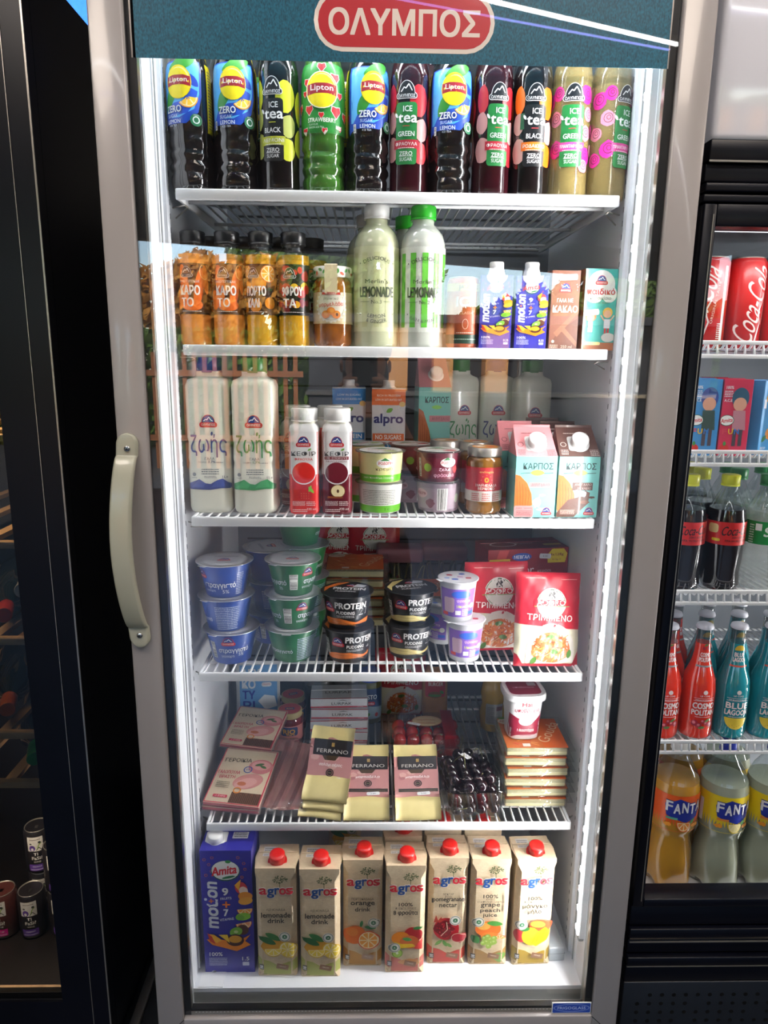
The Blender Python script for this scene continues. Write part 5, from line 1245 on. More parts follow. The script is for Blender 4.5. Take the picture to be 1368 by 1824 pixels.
def kid_art(c):
    c.rect(-27, 8, 27, 124, '#3fa79b'); c.rect(-27, 0, 27, 12, '#a8623c'); c.poly([(-27, 0), (-27, 20), (-18, 12), (27, 12), (27, 0)], '#a8623c')
    c.ell(0, 100, 22, 22, '#e2e2dc'); c.ell(-10, 84, 14, 12, '#e2e2dc'); c.ell(14, 86, 12, 13, '#e2e2dc'); c.oly(0, 104, .95); c.t('παιδικό', 0, 90, 46, 10, '#c4283a', .05); c.t('κατσικίσιο', 0, 80, 34, 5, '#4a4a4a', .01); c.t('γάλα με κακάο', 0, 73, 32, 4, '#4a4a4a', .0)
    c.ell(13, 58, 8, 8, '#e0b44a'); c.ell(13, 56, 6, 6, '#e3b08c'); c.rect(8, 34, 18, 48, '#dcdcdc'); c.rect(9, 26, 12, 34, '#c23a3a'); c.rect(14, 26, 17, 34, '#c23a3a'); c.line([(8, 46), (2, 54)], 2, '#e3b08c'); c.line([(18, 46), (24, 54)], 2, '#e3b08c')
    c.ell(-14, 52, 9, 8, '#c87a3a'); c.ell(-14, 50, 6.5, 6, '#e3b08c'); c.rect(-18, 28, -10, 44, '#d8d0e0'); c.ell(16, 20, 11, 7, '#cfc9c0'); c.rr(-25, 8, 4, 13, 2, '#e8d890'); c.tag(-14, 58, 6, 26, 9, '1.50')
kd = carton('kids_milk_carton', 'turquoise and brown goat milk carton beside the cocoa milk', 52, 50, 124, 124, '#8a5238', '#8a5238', kid_art, group='turquoise and brown goat milk cartons'); put(kd, .3185, .156, z, 4)
dup(kd, 'goat milk carton standing behind the front one', .312, .212, z, 4); dup(kd, 'goat milk carton third in line behind the front one', .306, .268, z, 2)
# ================================================================== THIRD SHELF
z = ZS[3]
m1 = milk_bottle('litre milk bottle with dark blue lettering and blue hills', 'blue'); put(m1, -.3060, .171, z, 2)
m2 = milk_bottle('litre milk bottle with green lettering and green hills, beside the blue one', 'green'); put(m2, -.2310, .168, z, 0)
dup(m2, 'milk bottle at the back behind the jelly pots', .145, .470, z, 10); dup(m1, 'blue-capped milk bottle at the back beside another milk bottle', .222, .475, z, 0); dup(m2, 'milk bottle at the back, the one nearest the LED strip', .285, .420, z, 0)
k1 = kefir_bottle('strawberry kefir bottle with bright red lower half', True); put(k1, -.1490, .155, z)
k2 = kefir_bottle('apple cinnamon kefir bottle with dark maroon lower half', False); put(k2, -.0950, .157, z)
dup(k2, 'maroon kefir bottle half hidden behind the strawberry one', -.165, .213, z, -30); dup(k1, 'red kefir bottle behind the apple cinnamon one', -.110, .216, z, 160)
q1 = rodopi('dessert pot with grey back label and green band under the vanilla cream pot', 'creamback'); put(q1, -.0225, .174, z, -4)
q2 = rodopi('yellow vanilla cream pot with clear lid on top of another pot', 'cream'); put(q2, -.0225, .173, z+.0522, -8)
q3 = rodopi('pale pink-grey jelly pot turned backwards under the strawberry jelly', 'jellyback', True); put(q3, .0790, .186, z, 4)
q4 = rodopi('maroon strawberry jelly pot with clear lid, upper of two', 'jelly', True); put(q4, .0775, .185, z+.0522, 0)
dup(q4, 'maroon jelly pot in the stack behind the strawberry jelly', .035, .268, z+.0522, 30); dup(q3, 'lower jelly pot in the stack behind the front jellies', .035, .268, z, 30)
dup(q1, 'lower dessert pot in the stack behind the vanilla cream', -.052, .264, z, 40); dup(q2, 'upper dessert pot in the stack behind the vanilla cream', -.052, .264, z+.0522, 60)
mat('jam_dark', '#7a5016', .12, coat=1, noise=.25, nscale=50)
def apj(c):
    c.rect(-96, 22, 96, 80, '#b8242c'); c.rect(-96, 22, 96, 40, '#dcd6cc'); c.t('evlogia', 0, 72, 24, 5, '#e8c86a', 0); c.ell(0, 59, 3.6, 4.4, '#e8a030'); c.ell(0, 59, 1.6, 2, '#b8242c')
    for k in range(8): c.t('◆', 9*math.cos(k*PI/4), 59+8*math.sin(k*PI/4), 1.6, 1.6, '#e0a08a')
    c.t('ΜΑΡΜΕΛΑΔΑ', 0, 50, 36, 4.6, '#f0e6dc', .03); c.t('ΒΕΡΙΚΟΚΟ', 0, 44.4, 28, 4.4, '#f0e6dc', .03)
    for k in (-1, 0, 1): c.micro(k*18-7, 24, k*18+7, 38, 4, '#c04a50', k+4)
def apl(c): c.ell(0, 0, 22, 22, '#d88a2c'); c.ell(-8, 4, 9, 8, '#e8e0d0'); c.ell(8, -6, 8, 6, '#c0302c')
ja = jar('jam_jar', 'apricot jam jar with red label and silver lid in front', 31, 112, 'jam_dark', 'alu', apj, apl, 15, group='silver-lidded jam jars'); put(ja, .1545, .170, z, 0)
dup(ja, 'jam jar with silver lid behind the jellies', .098, .262, z, 40); dup(ja, 'jam jar with silver lid just behind the front apricot jar', .150, .246, z, 120)
h1 = karpos('pink-topped almond drink carton in front', True); put(h1, .2320, .154, z, 1)
dup(h1, 'pink-topped almond drink carton behind the front pink one', .2180, .226, z, 3)
h2 = karpos('brown-topped almond cocoa drink carton in front, with a price sticker', False); put(h2, .3035, .156, z, 1)
dup(h2, 'brown-topped almond cocoa carton second in line', .2960, .228, z, 3); dup(h2, 'brown-topped almond cocoa carton third in line', .2860, .300, z, 3)
def alpro_art(orange):
    a = '#d9632a' if orange else '#2f7fc0'
    def f(c):
        c.rect(-32, 168, 32, 198, a); c.t('RICH IN PROTEIN' if orange else 'LOW IN SUGARS', 0, 186, 44, 4, '#e8e4e0', .0); c.t('LOW IN SATURATED FAT', 0, 178, 50, 4, '#e8e4e0', .0)
        c.t('alpro', 0, 140, 56, 24, '#2a2c6a', .05); c.leaf(2, 158, 14, 8, 30, '#5aa03a'); c.rect(-30, 100, 30, 114, a); c.t('NO SUGARS' if orange else 'PROTEIN', 0, 107, 50, 9, '#e8e4e0', .04); c.t('SOYA', 0, 84, 54, 24, '#2f8ac8', .08)
        c.ell(24, 60, 10, 30, '#e8dcc0'); c.ell(26, 170, 6, 5, '#d8b068')
    return f
put(carton('soya_drink_carton', 'white soya drink carton with blue band at the back', 64, 64, 200, 200, '#cfd0d2', '#2a3c6a', alpro_art(False), group='white soya drink cartons at the back', cap=(0, -8, 11, 14, 'white_cap', 0, 0)), -.082, .385, z, 2)
put(carton('soya_drink_carton', 'white soya drink carton with orange band at the back', 64, 64, 200, 200, '#cfd0d2', '#3a2c2c', alpro_art(True), group='white soya drink cartons at the back', cap=(0, -8, 11, 14, 'white_cap', 0, 0)), -.004, .370, z, -2)
def karpos_tall(c):
    c.rect(-31, 1, 31, 200, '#6fb2a8'); c.t('ΚΑΡΠΟΣ', 4, 178, 46, 12, '#2e3a3c', .03); c.leaf(4, 164, 20, 8, 0, '#7fc04a'); c.rect(-10, 136, 31, 148, '#b86a70'); c.t('ΑΜΥΓΔΑΛΟ', 12, 142, 34, 6, '#6a2c34', .0)
    c.poly([(-31, 20), (-31, 162), (-22, 156), (-10, 120), (-2, 80), (-6, 30), (-16, 10)], '#a8582a'); [c.line([(-29+k*5, 150-k*10), (-26+k*4, 80), (-24+k*3, 26)], 1, '#874018') for k in range(5)]
put(carton('almond_drink_carton', 'tall pink-topped litre almond drink carton at the back', 62, 66, 202, 256, '#639f96', '#b0696e', karpos_tall, cap=(4, -12, 12, 14, 'white_cap', 46, 0), crown=52, ridge=3), .082, .385, z, 4)
# ================================================================== FOURTH SHELF
z = ZS[4]; H = .0612
GB, GG = 'blue yogurt pots in stacks', 'green yogurt pots in stacks'
def yog(label, blue, art, grp): return cup('yogurt_pot', label, 45, 33, 61, '#2f4f9e' if blue else '#1f6a3c', art, yog_lid, lid='foil', rim=4.5, group=grp, cat='yogurt', tab=-35)
y1 = yog('bottom pot of the front blue yogurt stack', True, yog_art('#2f4f9e', '5%', -2), GB); put(y1, -.2850, .172, z, 8)
y2 = yog('middle pot of the front blue yogurt stack, small print turned forward', True, yog_art('#2f4f9e', '5%', 0, 'table'), GB); put(y2, -.2920, .172, z+H, 0)
y3 = yog('top pot of the front blue yogurt stack, with silver lid', True, yog_art('#2f4f9e', '5%', 0, 'name'), GB); put(y3, -.2925, .172, z+2*H, 0)
for k, (dx, lab) in enumerate(((0, 'bottom'), (.003, 'middle'), (-.002, 'top'))): dup(y1, lab+' pot of the blue yogurt stack behind the front blue one', -.225+dx, .262, z+k*H, 30+k*40)
g1_ = yog('bottom pot of the front green yogurt stack', False, yog_art('#1f6a3c', '2%', 4, 'table'), GG); put(g1_, -.1780, .180, z, 30)
g2_ = yog('middle pot of the front green yogurt stack, barcode forward', False, yog_art('#1f6a3c', '2%', -10, 'bar'), GG); put(g2_, -.1765, .182, z+H, 0)
g3_ = yog('top pot of the front green yogurt stack, with silver lid', False, yog_art('#1f6a3c', '2%', 0, 'bar'), GG); put(g3_, -.1750, .183, z+2*H, 0)
for k, lab in enumerate(('bottom', 'second', 'third', 'top')): dup(g1_, lab+' pot of the tall green yogurt stack behind the front green one', -.166-.006*(k == 3), .282+.002*k, z+k*H, k*50)
GP_ = 'black protein pudding pots'
def prot(label, acc, dx, num='21'): 
    return cup('pudding_pot', label, 43, 34, 63, '#1a1b1f', prot_art(acc, dx, num), prot_lid(acc), lid='#1f2024', rim=4, group=GP_, cat='pudding pot', tab=60, lidname='lid')
e1 = prot('lower black pudding pot with caramel orange swirl', '#d9722c', 6); put(e1, -.0770, .178, z, 6)
dup(e1, 'upper black pudding pot with caramel orange swirl', -.0790, .178, z+.0632, -18)
e2 = prot('lower black pudding pot with vanilla cream swirl', '#d8c684', 6); put(e2, .0330, .196, z, -4)
dup(e2, 'upper black pudding pot with vanilla cream swirl', .0350, .196, z+.0632, 4)
def pur(label): return cup('kids_dessert_pot', label, 33, 27, 75, '#d9dade', purple_art, purple_lid, lid='#cfd0d6', rim=3.4, group='white and purple kids dessert pots', cat='dessert pot', tab=-60)
u1 = pur('lower white and purple kids dessert pot'); put(u1, .1330, .176, z, -4); dup(u1, 'upper white and purple kids dessert pot', .1180, .178, z+.0756, -6); dup(u1, 'kids dessert pot half hidden behind the front two', .1010, .256, z, -60)
cb = cheese_bag('red bag of grated cheese leaning in front of the other'); put(cb, .2720, .136, z, 7, -10, 0); cb.rotation_euler = (math.radians(-12), math.radians(3), math.radians(6))
cb2 = dup(cb, 'red bag of grated cheese standing just behind the front bag', .1960, .205, z, 4, -8)
def mev(c):
    c.rect(-82, 2, 82, 68, '#8e2226'); c.poly([(-82, 2), (-60, 68), (-40, 68), (-66, 2)], '#b8403c'); c.ell(-14, 54, 20, 8, '#2450a0'); c.t('ΜΕΒΓΑΛ', -14, 54, 32, 7, '#e6e6ee', .05); c.t('Ζελέ', -26, 42, 16, 6, '#e6d4cc', 0); c.t('Recor', -14, 28, 52, 18, '#e8dcd4', .0); c.t('κεράσι', 34, 24, 28, 8, '#e0c0b8', 0)
    c.rect(-80, 44, -38, 51, '#d8be3a'); c.micro(-78, 45, -40, 50, 1, '#6a2a20'); c.rect(-80, 32, -46, 38, '#d8be3a'); c.micro(-78, 33, -48, 37, 1, '#6a2a20'); c.poly([(40, 40), (76, 40), (80, 58), (72, 68), (48, 68), (38, 56)], '#ead01c'); c.t('4x128g', 58, 56, 28, 7, '#7c1a1c', .02); c.t('512g ℮', 58, 46, 18, 4, '#7c1a1c'); c.tag(34, 54, -4, 24, 10, '4.00')
def mevt(c): c.ell(-40, 36, 28, 16, '#d8c8c0'); c.ell(-40, 36, 24, 13, '#7a1a1e'); c.t('Recor', 6, 40, 36, 10, '#caa098', 0); c.rect(40, 20, 76, 30, '#c8a83a')
o = carton('jelly_multipack', 'dark red cherry jelly multipack box behind the cheese bags', 166, 78, 70, 70, '#8e2226', '#7a1c20', mev, side=mevt, cat='box'); put(o, .262, .330, z+.1020, 10)
o = carton('jelly_multipack', 'dark red jelly multipack box under the other, hidden behind the cheese bags', 166, 78, 101, 101, '#8e2226', '#7a1c20', lambda c: c.rect(-82, 2, 82, 98, '#8e2226'), cat='box'); put(o, .262, .330, z, 10)
ga = gouda('flat pack of sliced cheese'); put(ga, -.068, .372, z)
GC = 'flat clear packs of sliced cheese'
for k in range(1, 6): dup(ga, ['second', 'third', 'fourth', 'fifth', 'topmost'][k-1]+' cheese slice pack, counted from the bottom, of the stack behind the caramel puddings', -.068, .372, z+k*.0202, (0, 2, -2, 3, -1, 0)[k], group=GC)
ga['label'] = 'bottom cheese slice pack of the stack behind the caramel puddings'
for k in range(4): dup(ga, ['bottom', 'second lowest', 'third lowest', 'top'][k]+' cheese slice pack of the stack behind the vanilla puddings', .060, .330, z+k*.0202, (0, 2, -3, 1)[k], group=GC)
cb3 = dup(cb, 'red cheese bag standing at the back above the sliced cheese stack', -.030, .520, z+.02, 0, -6); dup(cb, 'red cheese bag at the back next to the green yogurt stack', -.110, .530, z+.02, 0, -6)
cb4 = None
def slices(label, x, y, n, col):
    t = thing('folded_slices_pack', label, 'meat pack', 'folded slice packs standing at the back')
    mb = MB()
    for k in range(n):
        a = -14+k*11; pr = curve([(0, 2), (-6, 40), (-3, 84), (0, 92), (5, 84), (8, 40), (12, 2)], 5)
        ribbon(mb, pr, -24, 24, 2, col, .6, Matrix.Translation((k*17-20, 0, 0)) @ Matrix.Rotation(math.radians(a*.7), 4, 'Y') @ Matrix.Rotation(math.radians(86), 4, 'Z'))
    mb.build('wrapping', t)
    mb = MB(); mb.box(-52, 48, -30, 30, 96, 128, '#8a5a62', bev=6); mb.build('meat', t); return put(t, x, y, z)
slices('folded cold cut packs with yellowish loops standing at the back', .028, .470, 4, '#b5a878'); slices('grey-beige folded slice packs at the back beside the yellowish ones', .128, .490, 4, '#8d8672')
# ================================================================== FIFTH SHELF
z = ZS[5]
t = thing('feta_pack', 'light blue and white brined cheese pack standing at the back', 'cheese')
mb = MB(); mb.grid(lambda a, b: ((a-.5)*96, -8*(max(0, 1-(2*a-1)**2)**.4)*(max(0, 1-(2*b-1)**2)**.4), b*158), 14, 18, '#cfd3d6'); mb.grid(lambda a, b: ((.5-a)*96, 8*(max(0, 1-(2*a-1)**2)**.4)*(max(0, 1-(2*b-1)**2)**.4), b*158), 8, 8, '#cfd3d6'); mb.build('pack', t)
mb = MB(); c = Cv(.06, .5); c.rect(-40, 20, 42, 154, '#5f9ad0'); c.t('ΛΕΥ', -16, 136, 42, 20, '#e6ecf2', .09); c.t('ΚΟ', -20, 112, 30, 20, '#e6ecf2', .09); c.t('ΤΥ', -20, 88, 28, 20, '#1c3a9a', .09); c.t('ΡΙ', -20, 64, 26, 20, '#1c3a9a', .09); c.rr(8, 106, 30, 116, 5, '#e0e4ea'); c.t('ΓΑΛΠΟ', 19, 111, 16, 4, '#c23a4a', .02); c.poly([(0, 74), (14, 88), (36, 84), (42, 60), (16, 54)], '#dfe4e8'); c.t('400g', 26, 32, 18, 6, '#2a4a80', .0)
pf = pillow(96, 158, 8, .4); c.lay(mb, lambda u, v, h: (u, -pf(u, v)-h, v), 8, 10); mb.build('print', t); put(t, -.284, .425, z, 4, -6)
def rio(c):
    c.rect(-100, 22, 100, 56, '#c8807a'); c.rr(-18, 34, 20, 54, 5, '#27406c'); c.t('RIO', 1, 44, 26, 11, '#dfa63a', .08); c.t('mare', 4, 36.6, 18, 4, '#dfa63a', .02); c.t('Pesto Rosso', 2, 28, 30, 5, '#6a3434', .0); c.ell(18, 18, 5, 4, '#a8323a')
mat('tuna_red', '#6a1c22', .12, coat=1, noise=.3, nscale=40)
rj = jar('tuna_jar', 'pink-labelled jar with gold rim and red lid in front', 28, 84, 'tuna_red', '#a89a68', rio, lambda c: (c.ell(0, 0, 24, 24, '#b04a50'), c.rr(-10, -5, 10, 5, 3, '#3a4a7c'), c.t('RIO', 0, 0, 14, 5, '#dfa63a', .05)), 13, group='pink-labelled jars'); put(rj, -.2080, .372, z)
dup(rj, 'pink-labelled jar with red lid behind the front one', -.2080, .440, z, 30)
put(jar('dark_jar', 'dark grey tall tub beside the pink-labelled jars', 38, 110, '#2c3230', '#33383a', lambda c: (c.t('SOFT', -14, 70, 36, 11, '#a8aaa8', .05, 90), c.rr(6, 56, 34, 86, 4, '#2c4470'), c.t('dark', 4, 26, 30, 8, '#8f9492', .0)), None, 14), -.150, .480, z, 0)
mat('tan_sauce', '#b9a06a', .15, coat=1, noise=.1)
put(jar('spread_jar', 'jar of tan spread with dark grey lid at the back', 39, 108, 'tan_sauce', '#4a4b50', lambda c: (c.poly([(-26, 8), (40, 20), (40, 26), (-26, 14)], '#d8d8d0'), c.poly([(-26, 2), (60, 12), (60, 18), (-26, 8)], '#d09a2c')), None, 20), -.090, .490, z)
put(jar('pesto_jar', 'pesto jar with navy label and blue lid at the back', 27, 122, '#5a5a2a', '#1f3a8c', lambda c: (c.rect(-70, 14, 70, 88, '#26406a'), c.t('PESTO', 0, 68, 34, 11, '#e0e0dc', .02), c.rr(-12, 48, 12, 57, 4, '#b8283a'), c.t('Barilla', 0, 52.5, 18, 5, '#ecdede', .02), c.poly([(-40, 14), (40, 14), (34, 40), (0, 46), (-34, 40)], '#8fa8b8'), c.leaf(-6, 24, 16, 9, 30, '#4a8a3c'), c.ell(16, 24, 4, 5, '#b83030')), None, 20), -.036, .480, z)
dup(cb, 'red and white cheese bag upright behind the tomato box', .0350, .500, z, 0, -2)
mat('burger_sauce', '#b9854e', .2, coat=.6, noise=.1); mat('mustard', '#a9862a', .2, coat=.6, noise=.1)
SP = [(24, 0), (30, 4), (31, 20), (30, 90), (27, 108), (18, 124), (13, 132)]
t = thing('sauce_bottle', 'tan burger sauce squeeze bottle at the back', 'bottle', 'sauce bottles at the back'); MB().lathe(SP, 'burger_sauce', 40, n=3).build('bottle_body', t)
mb = MB(); mb.lathe([(15, 128), (22, 134), (22, 152), (10, 158)], '#22304a', 30); mb.build('cap', t)
mb = MB(); c = Cv(.06, .3); c.rr(-24, 60, 22, 108, 5, '#b8363a'); c.t('BURGER', 0, 92, 34, 9, '#eee2d8', .05); c.ell(-2, 66, 15, 8, '#8a5a2a'); c.ell(-2, 64, 16, 3, '#5a8a3a'); c.leaf(14, 72, 12, 7, -40, '#4a8a3c'); c.lay(mb, onsquare(rprof(SP, 31), 3), 5, 10); mb.build('label', t); put(t, .1150, .500, z)
mu = t.copy(); COL.objects.link(mu)
t = thing('sauce_bottle', 'yellow-brown mustard bottle behind the white and maroon tub', 'bottle', 'sauce bottles at the back'); MB().lathe([(24, 0), (28, 4), (29, 40), (24, 62), (28, 88), (24, 108), (15, 122)], 'mustard', 40, flute=lambda a, z: .012*math.sin(14*a)*(z > 60)).build('bottle_body', t)
mb = MB(); mb.lathe([(15, 120), (20, 124), (20, 142), (6, 150)], '#20305c', 30); mb.build('cap', t); mb = MB(); c = Cv(.06, .6); c.rr(-20, 20, 20, 70, 3, '#8a8a86'); c.rect(4, 54, 19, 64, '#6a3a44'); c.micro(-17, 24, 0, 64, 12, '#4a4a4a'); c.lay(mb, onlathe(lambda v: 29), 5); mb.build('label', t); put(t, .2420, .445, z)
bpy.data.objects.remove(mu)
def lur(c): c.t('LURPAK', 6, 9, 44, 6, '#3a4048', .03); c.poly([(-4, 15), (8, 16.4), (20, 15), (8, 18)], '#4a5058'); c.rect(-61, 0, 61, 3, '#a8283a'); c.t('250g', 46, 1.5, 12, 2, '#e6dada')
lk = carton('butter_pack', 'silver butter pack', 122, 66, 20, 20, '#b9bdc2', '#b4b8bd', lur, group='silver butter packs in a stack', cat='butter', side=lambda c: (c.t('LURPAK', 0, 30, 60, 10, '#4a5058', .03), c.rect(-61, 0, 61, 3, '#a8283a')))
for k, lab in enumerate(('bottom silver butter pack of the stack', 'second silver butter pack of the stack from below', 'middle silver butter pack of the stack', 'second silver butter pack of the stack from above', 'top silver butter pack of the stack')):
    if k == 0: lk['label'] = lab; put(lk, -.104, .372, z, 1)
    else: dup(lk, lab, -.104+.003*(k % 2), .372+.009*k, z+.0212*k, (0, -2, 3, 0, 2)[k])
hm = ham_pack('bottom pack of sliced turkey, mostly covered by the next one'); put(hm, -.2920, .135, z+.002, -8, 12); hm.scale = (.85, .8, 1)
dup(hm, 'sliced turkey pack on top of the front pile, with its price flash showing', -.2890, .128, z+.016, -10, 15).scale = (.85, .8, 1)
dup(hm, 'sliced turkey pack further back, leaning above the front pile', -.2840, .262, z+.052, -12, 13).scale = (.86, .68, 1)
bc = bacon_pack('clear pack of reddish bacon strips beside the turkey packs'); put(bc, -.1760, .130, z+.003, -8, 20)
fa = folded_pack('wavy folded salami pack on the bacon side, the tallest with black label', 'wavy'); put(fa, -.1200, .122, z, -10); fa.scale = (1, 1, 1.25)
fb = folded_pack('folded mortadella pack with black label beside the wavy salami one', 'flat'); put(fb, -.0420, .112, z, 0)
dup(fb, 'folded mortadella pack with black label next to the cherries', .0520, .112, z, 2)
# tomatoes and cherries, every fruit a thing of its own
mat('tomato', '#b3201a', .12, coat=1, noise=.12, nscale=60); mat('cherry', '#1c0710', .10, coat=1, noise=.3, nscale=90); mat('stem', '#6d6a3a', .6, noise=.2)
t = thing('tomato_box', 'clear box of small red tomatoes with round cream sticker', 'box', 'clear fruit boxes'); mb = MB(); clam(mb, 164, 104, 66, 'clam_clear', 20); mb.build('clear_box', t)
mb = MB(); mb.box(34, 58, -54.5, 52, 66.2, 66.5, '#8e1420'); mb.box(34, 58, -54.6, -54.2, 22, 66.3, '#8e1420'); c = Cv(.05, .5); c.ell(2, 6, 32, 22, '#cdb58c'); c.ring(2, 6, 31, 1, '#a84a2a', 21); c.t('τοματίνια', 0, 10, 40, 8, '#a84a2a', .0); c.micro(-20, -6, 20, 2, 2, '#a84a2a'); c.tag(-26, -6, -20, 28, 9, '1.90'); c.lay(mb, ontop(66), None); mb.build('band_label', t); put(t, .0830, .345, z+.0)
tm = thing('tomato', 'small red tomato inside the clear tomato box', 'tomato', 'small red tomatoes in the clear box'); MB().sphere((0, 0, 0), 13.5, 'tomato', 18, (1, 1, 1.12)).build('fruit', tm); mb = MB(); mb.add([(0, 0, 15.6)]+[(5*math.cos(k*PI/5)*(1 if k % 2 else .3), 5*math.sin(k*PI/5)*(1 if k % 2 else .3), 14.8) for k in range(10)], [(0, k+1, (k+1) % 10+1) for k in range(10)], 'stem'); mb.build('calyx', tm)
rnd = random.Random(11); first = True
for lay_, zz in ((0, .0165), (1, .0415)):
    for i in range(5):
        for j in range(3 if lay_ == 0 else 3):
            x, y = .0830+(-2+i)*.0285+rnd.uniform(-.001, .001), .345+(j-1)*.0290+rnd.uniform(-.001, .001)
            if lay_ == 1 and i == 4 and j == 1: continue
            if first: put(tm, x, y, z+zz, 30, 40); first = False
            else: dup(tm, 'small red tomato inside the clear tomato box', x, y, z+zz, rnd.uniform(0, 360), rnd.uniform(-70, 70))
t = thing('cherry_box', 'clear clamshell box of dark cherries at the front edge', 'box', 'clear fruit boxes'); mb = MB(); clam(mb, 112, 150, 84, 'clam_clear', 26, 22); mb.build('clear_box', t)
mb = MB(); c = Cv(.05, .3); c.tag(-6, 4, -60, 22, 11, '1.80'); c.lay(mb, ontop(84), None); mb.build('price_sticker', t); put(t, .1520, .182, z+.001, 5)
ch = thing('cherry', 'dark cherry inside the clear clamshell box', 'cherry', 'dark cherries in the clear box'); MB().sphere((0, 0, 0), 11, 'cherry', 16, (1, .96, .96)).build('fruit', ch)
MB().tube([(0, 0, 9.6), (2, 1, 18), (7, 3, 28), (14, 5, 34)], .7, 'stem', 5).build('stem', ch)
first = True; ca, sa = math.cos(math.radians(5)), math.sin(math.radians(5))
for lay_ in range(3):
    n = 0
    for i in range(4):
        for j in range(6):
            if lay_ == 2 and (i in (0, 3) and j in (0, 5)): continue
            x, y = (-1.5+i)*.0232*(1, 1, .95)[lay_]+rnd.uniform(-.0008, .0008), (-2.5+j)*.0226*(1, 1, .95)[lay_]+rnd.uniform(-.0008, .0008)
            X, Y = .1520+x*ca-y*sa, .182+x*sa+y*ca; Z = z+.0150+lay_*.0218
            lab = 'dark cherry inside the clear clamshell box'
            if first: put(ch, X, Y, Z, 0, 60); first = False
            else: dup(ch, lab, X, Y, Z, rnd.uniform(0, 360), rnd.uniform(-30, 30) if lay_ == 2 else rnd.uniform(60, 120), skip=() if (lay_ == 2 and (i+j) % 3 == 0) else ('stem',))
names = ['bottom', 'second from the bottom', 'third from the bottom', 'fourth from the bottom', 'fifth from the bottom', 'topmost']
for k in range(6): dup(ga, names[k]+' cheese slice pack of the front stack under the maroon tub', .2740+(0, .001, -.001, .001, -.002, -.001)[k], .200+.001*k, z+k*.0206, (0, 1, -1, 1, -1, 0)[k], group=GC)
def hai(c):
    c.poly([(-30, 0), (30, 0), (30, 52), (10, 34), (-12, 44), (-30, 54)], '#8e1f38'); c.t('Hai', 0, 74, 19, 9, '#c4283a', .08); c.t('υποβρύχιο', 1, 61, 46, 10, '#9c2a40', .02); c.ell(0, 40, 14, 10, '#e4e4e4'); c.ell(-2, 44, 9, 6, '#cfcfd2'); c.ell(-3, 46, 4, 2.6, '#e8e8ea'); c.line([(10, 46), (30, 58)], 1.6, '#b8b8bc'); c.t('Μαστίχα', 0, 20, 32, 8, '#ecdcd8', .03); c.micro(-10, 8, 12, 11, 1, '#c88a94')
t = cup('mastic_spread_tub', 'white and maroon tub standing on the front cheese stack', 35, 29, 92, '#dcdcdc', hai, lambda c: (c.rr(-30, -28, 30, 28, 12, '#7a1c30'), c.t('υποβρύχιο', 0, 0, 40, 8, '#d8c0c4', .0), c.rect(10, 6, 26, 20, '#a8a8a8')), lid='#e2e2e2', rim=3.5, cat='tub', n=3.4, lidname='lid', band=['#dcdcdc']*4)
MB().lathe([(37, 80), (39.6, 80.5), (40, 88), (38, 92)], '#e2e2e2', 48, n=3.4, cap0=False, cap1=False).build('lid_skirt', t)
put(t, .2520, .205, z+6*.0206+.0012, 3)
# ================================================================== FRIDGE FLOOR
z = ZS[0]
def am_top(c): c.rect(6, 34, 34, 60, '#c9c9cc'); c.micro(8, 38, 32, 58, 4, '#3c3c44'); c.rect(-1, 4, -.5, 60, '#5a58b8')
t = carton('juice_carton', 'big violet fruit drink carton with white cap at the wall end', 92, 84, 258, 255, '#322f96', '#322f96', motion_art(True), cap=(-22, -14, 13, 17, 'white_cap', 10, 1), side=am_top); put(t, -.2925, .122, z, 0)
A1 = agros('lemonade carton with green leaves, next to the big violet carton', 'lemon'); put(A1, -.2040, .107, z, 0)
dup(A1, 'lemonade carton with green leaves, next to the orange drink', -.1250, .104, z, 0)
put(agros('orange drink carton with whole and halved orange', 'orange'), -.0480, .127, z, 0)
A5 = agros('eight-fruit juice carton with apple and kiwi picture', 'fruits'); put(A5, .0300, .112, z, 0)
A6 = agros('pomegranate nectar carton with cut open fruit picture', 'pomegranate'); put(A6, .1095, .131, z, 0); A7 = agros('grape and peach juice carton', 'grape'); put(A7, .1870, .128, z, 0)
put(agros('mango and apple juice carton nearest the LED strip', 'mango'), .2680, .127, z, 2)
dup(A5, 'juice carton behind the eight-fruit one', .0270, .190, z, 2); dup(A6, 'juice carton behind the pomegranate nectar', .1060, .212, z, 0); dup(A7, 'juice carton behind the grape and peach one', .1830, .208, z, 0); dup(A1, 'juice carton deep in the shade behind the second lemonade', -.0900, .400, z, 0)
t = thing('power_box', 'long grey power supply box on the fridge floor beside the mango juice', 'box'); mb = MB(); mb.box(-15.5, 15.5, 0, 260, 0, 30, '#aeb6bd', bev=3); mb.box(-15.7, 15.7, -.2, 260, 17, 17.6, '#7d858c'); mb.build('housing', t)
mb = MB(); c = Cv(.05, .2); c.micro(-12, 70, 4, 90, 3, '#3a3a3a'); c.lay(mb, ontop(30), None); mb.build('print', t); put(t, .3200, .098, z, 3)

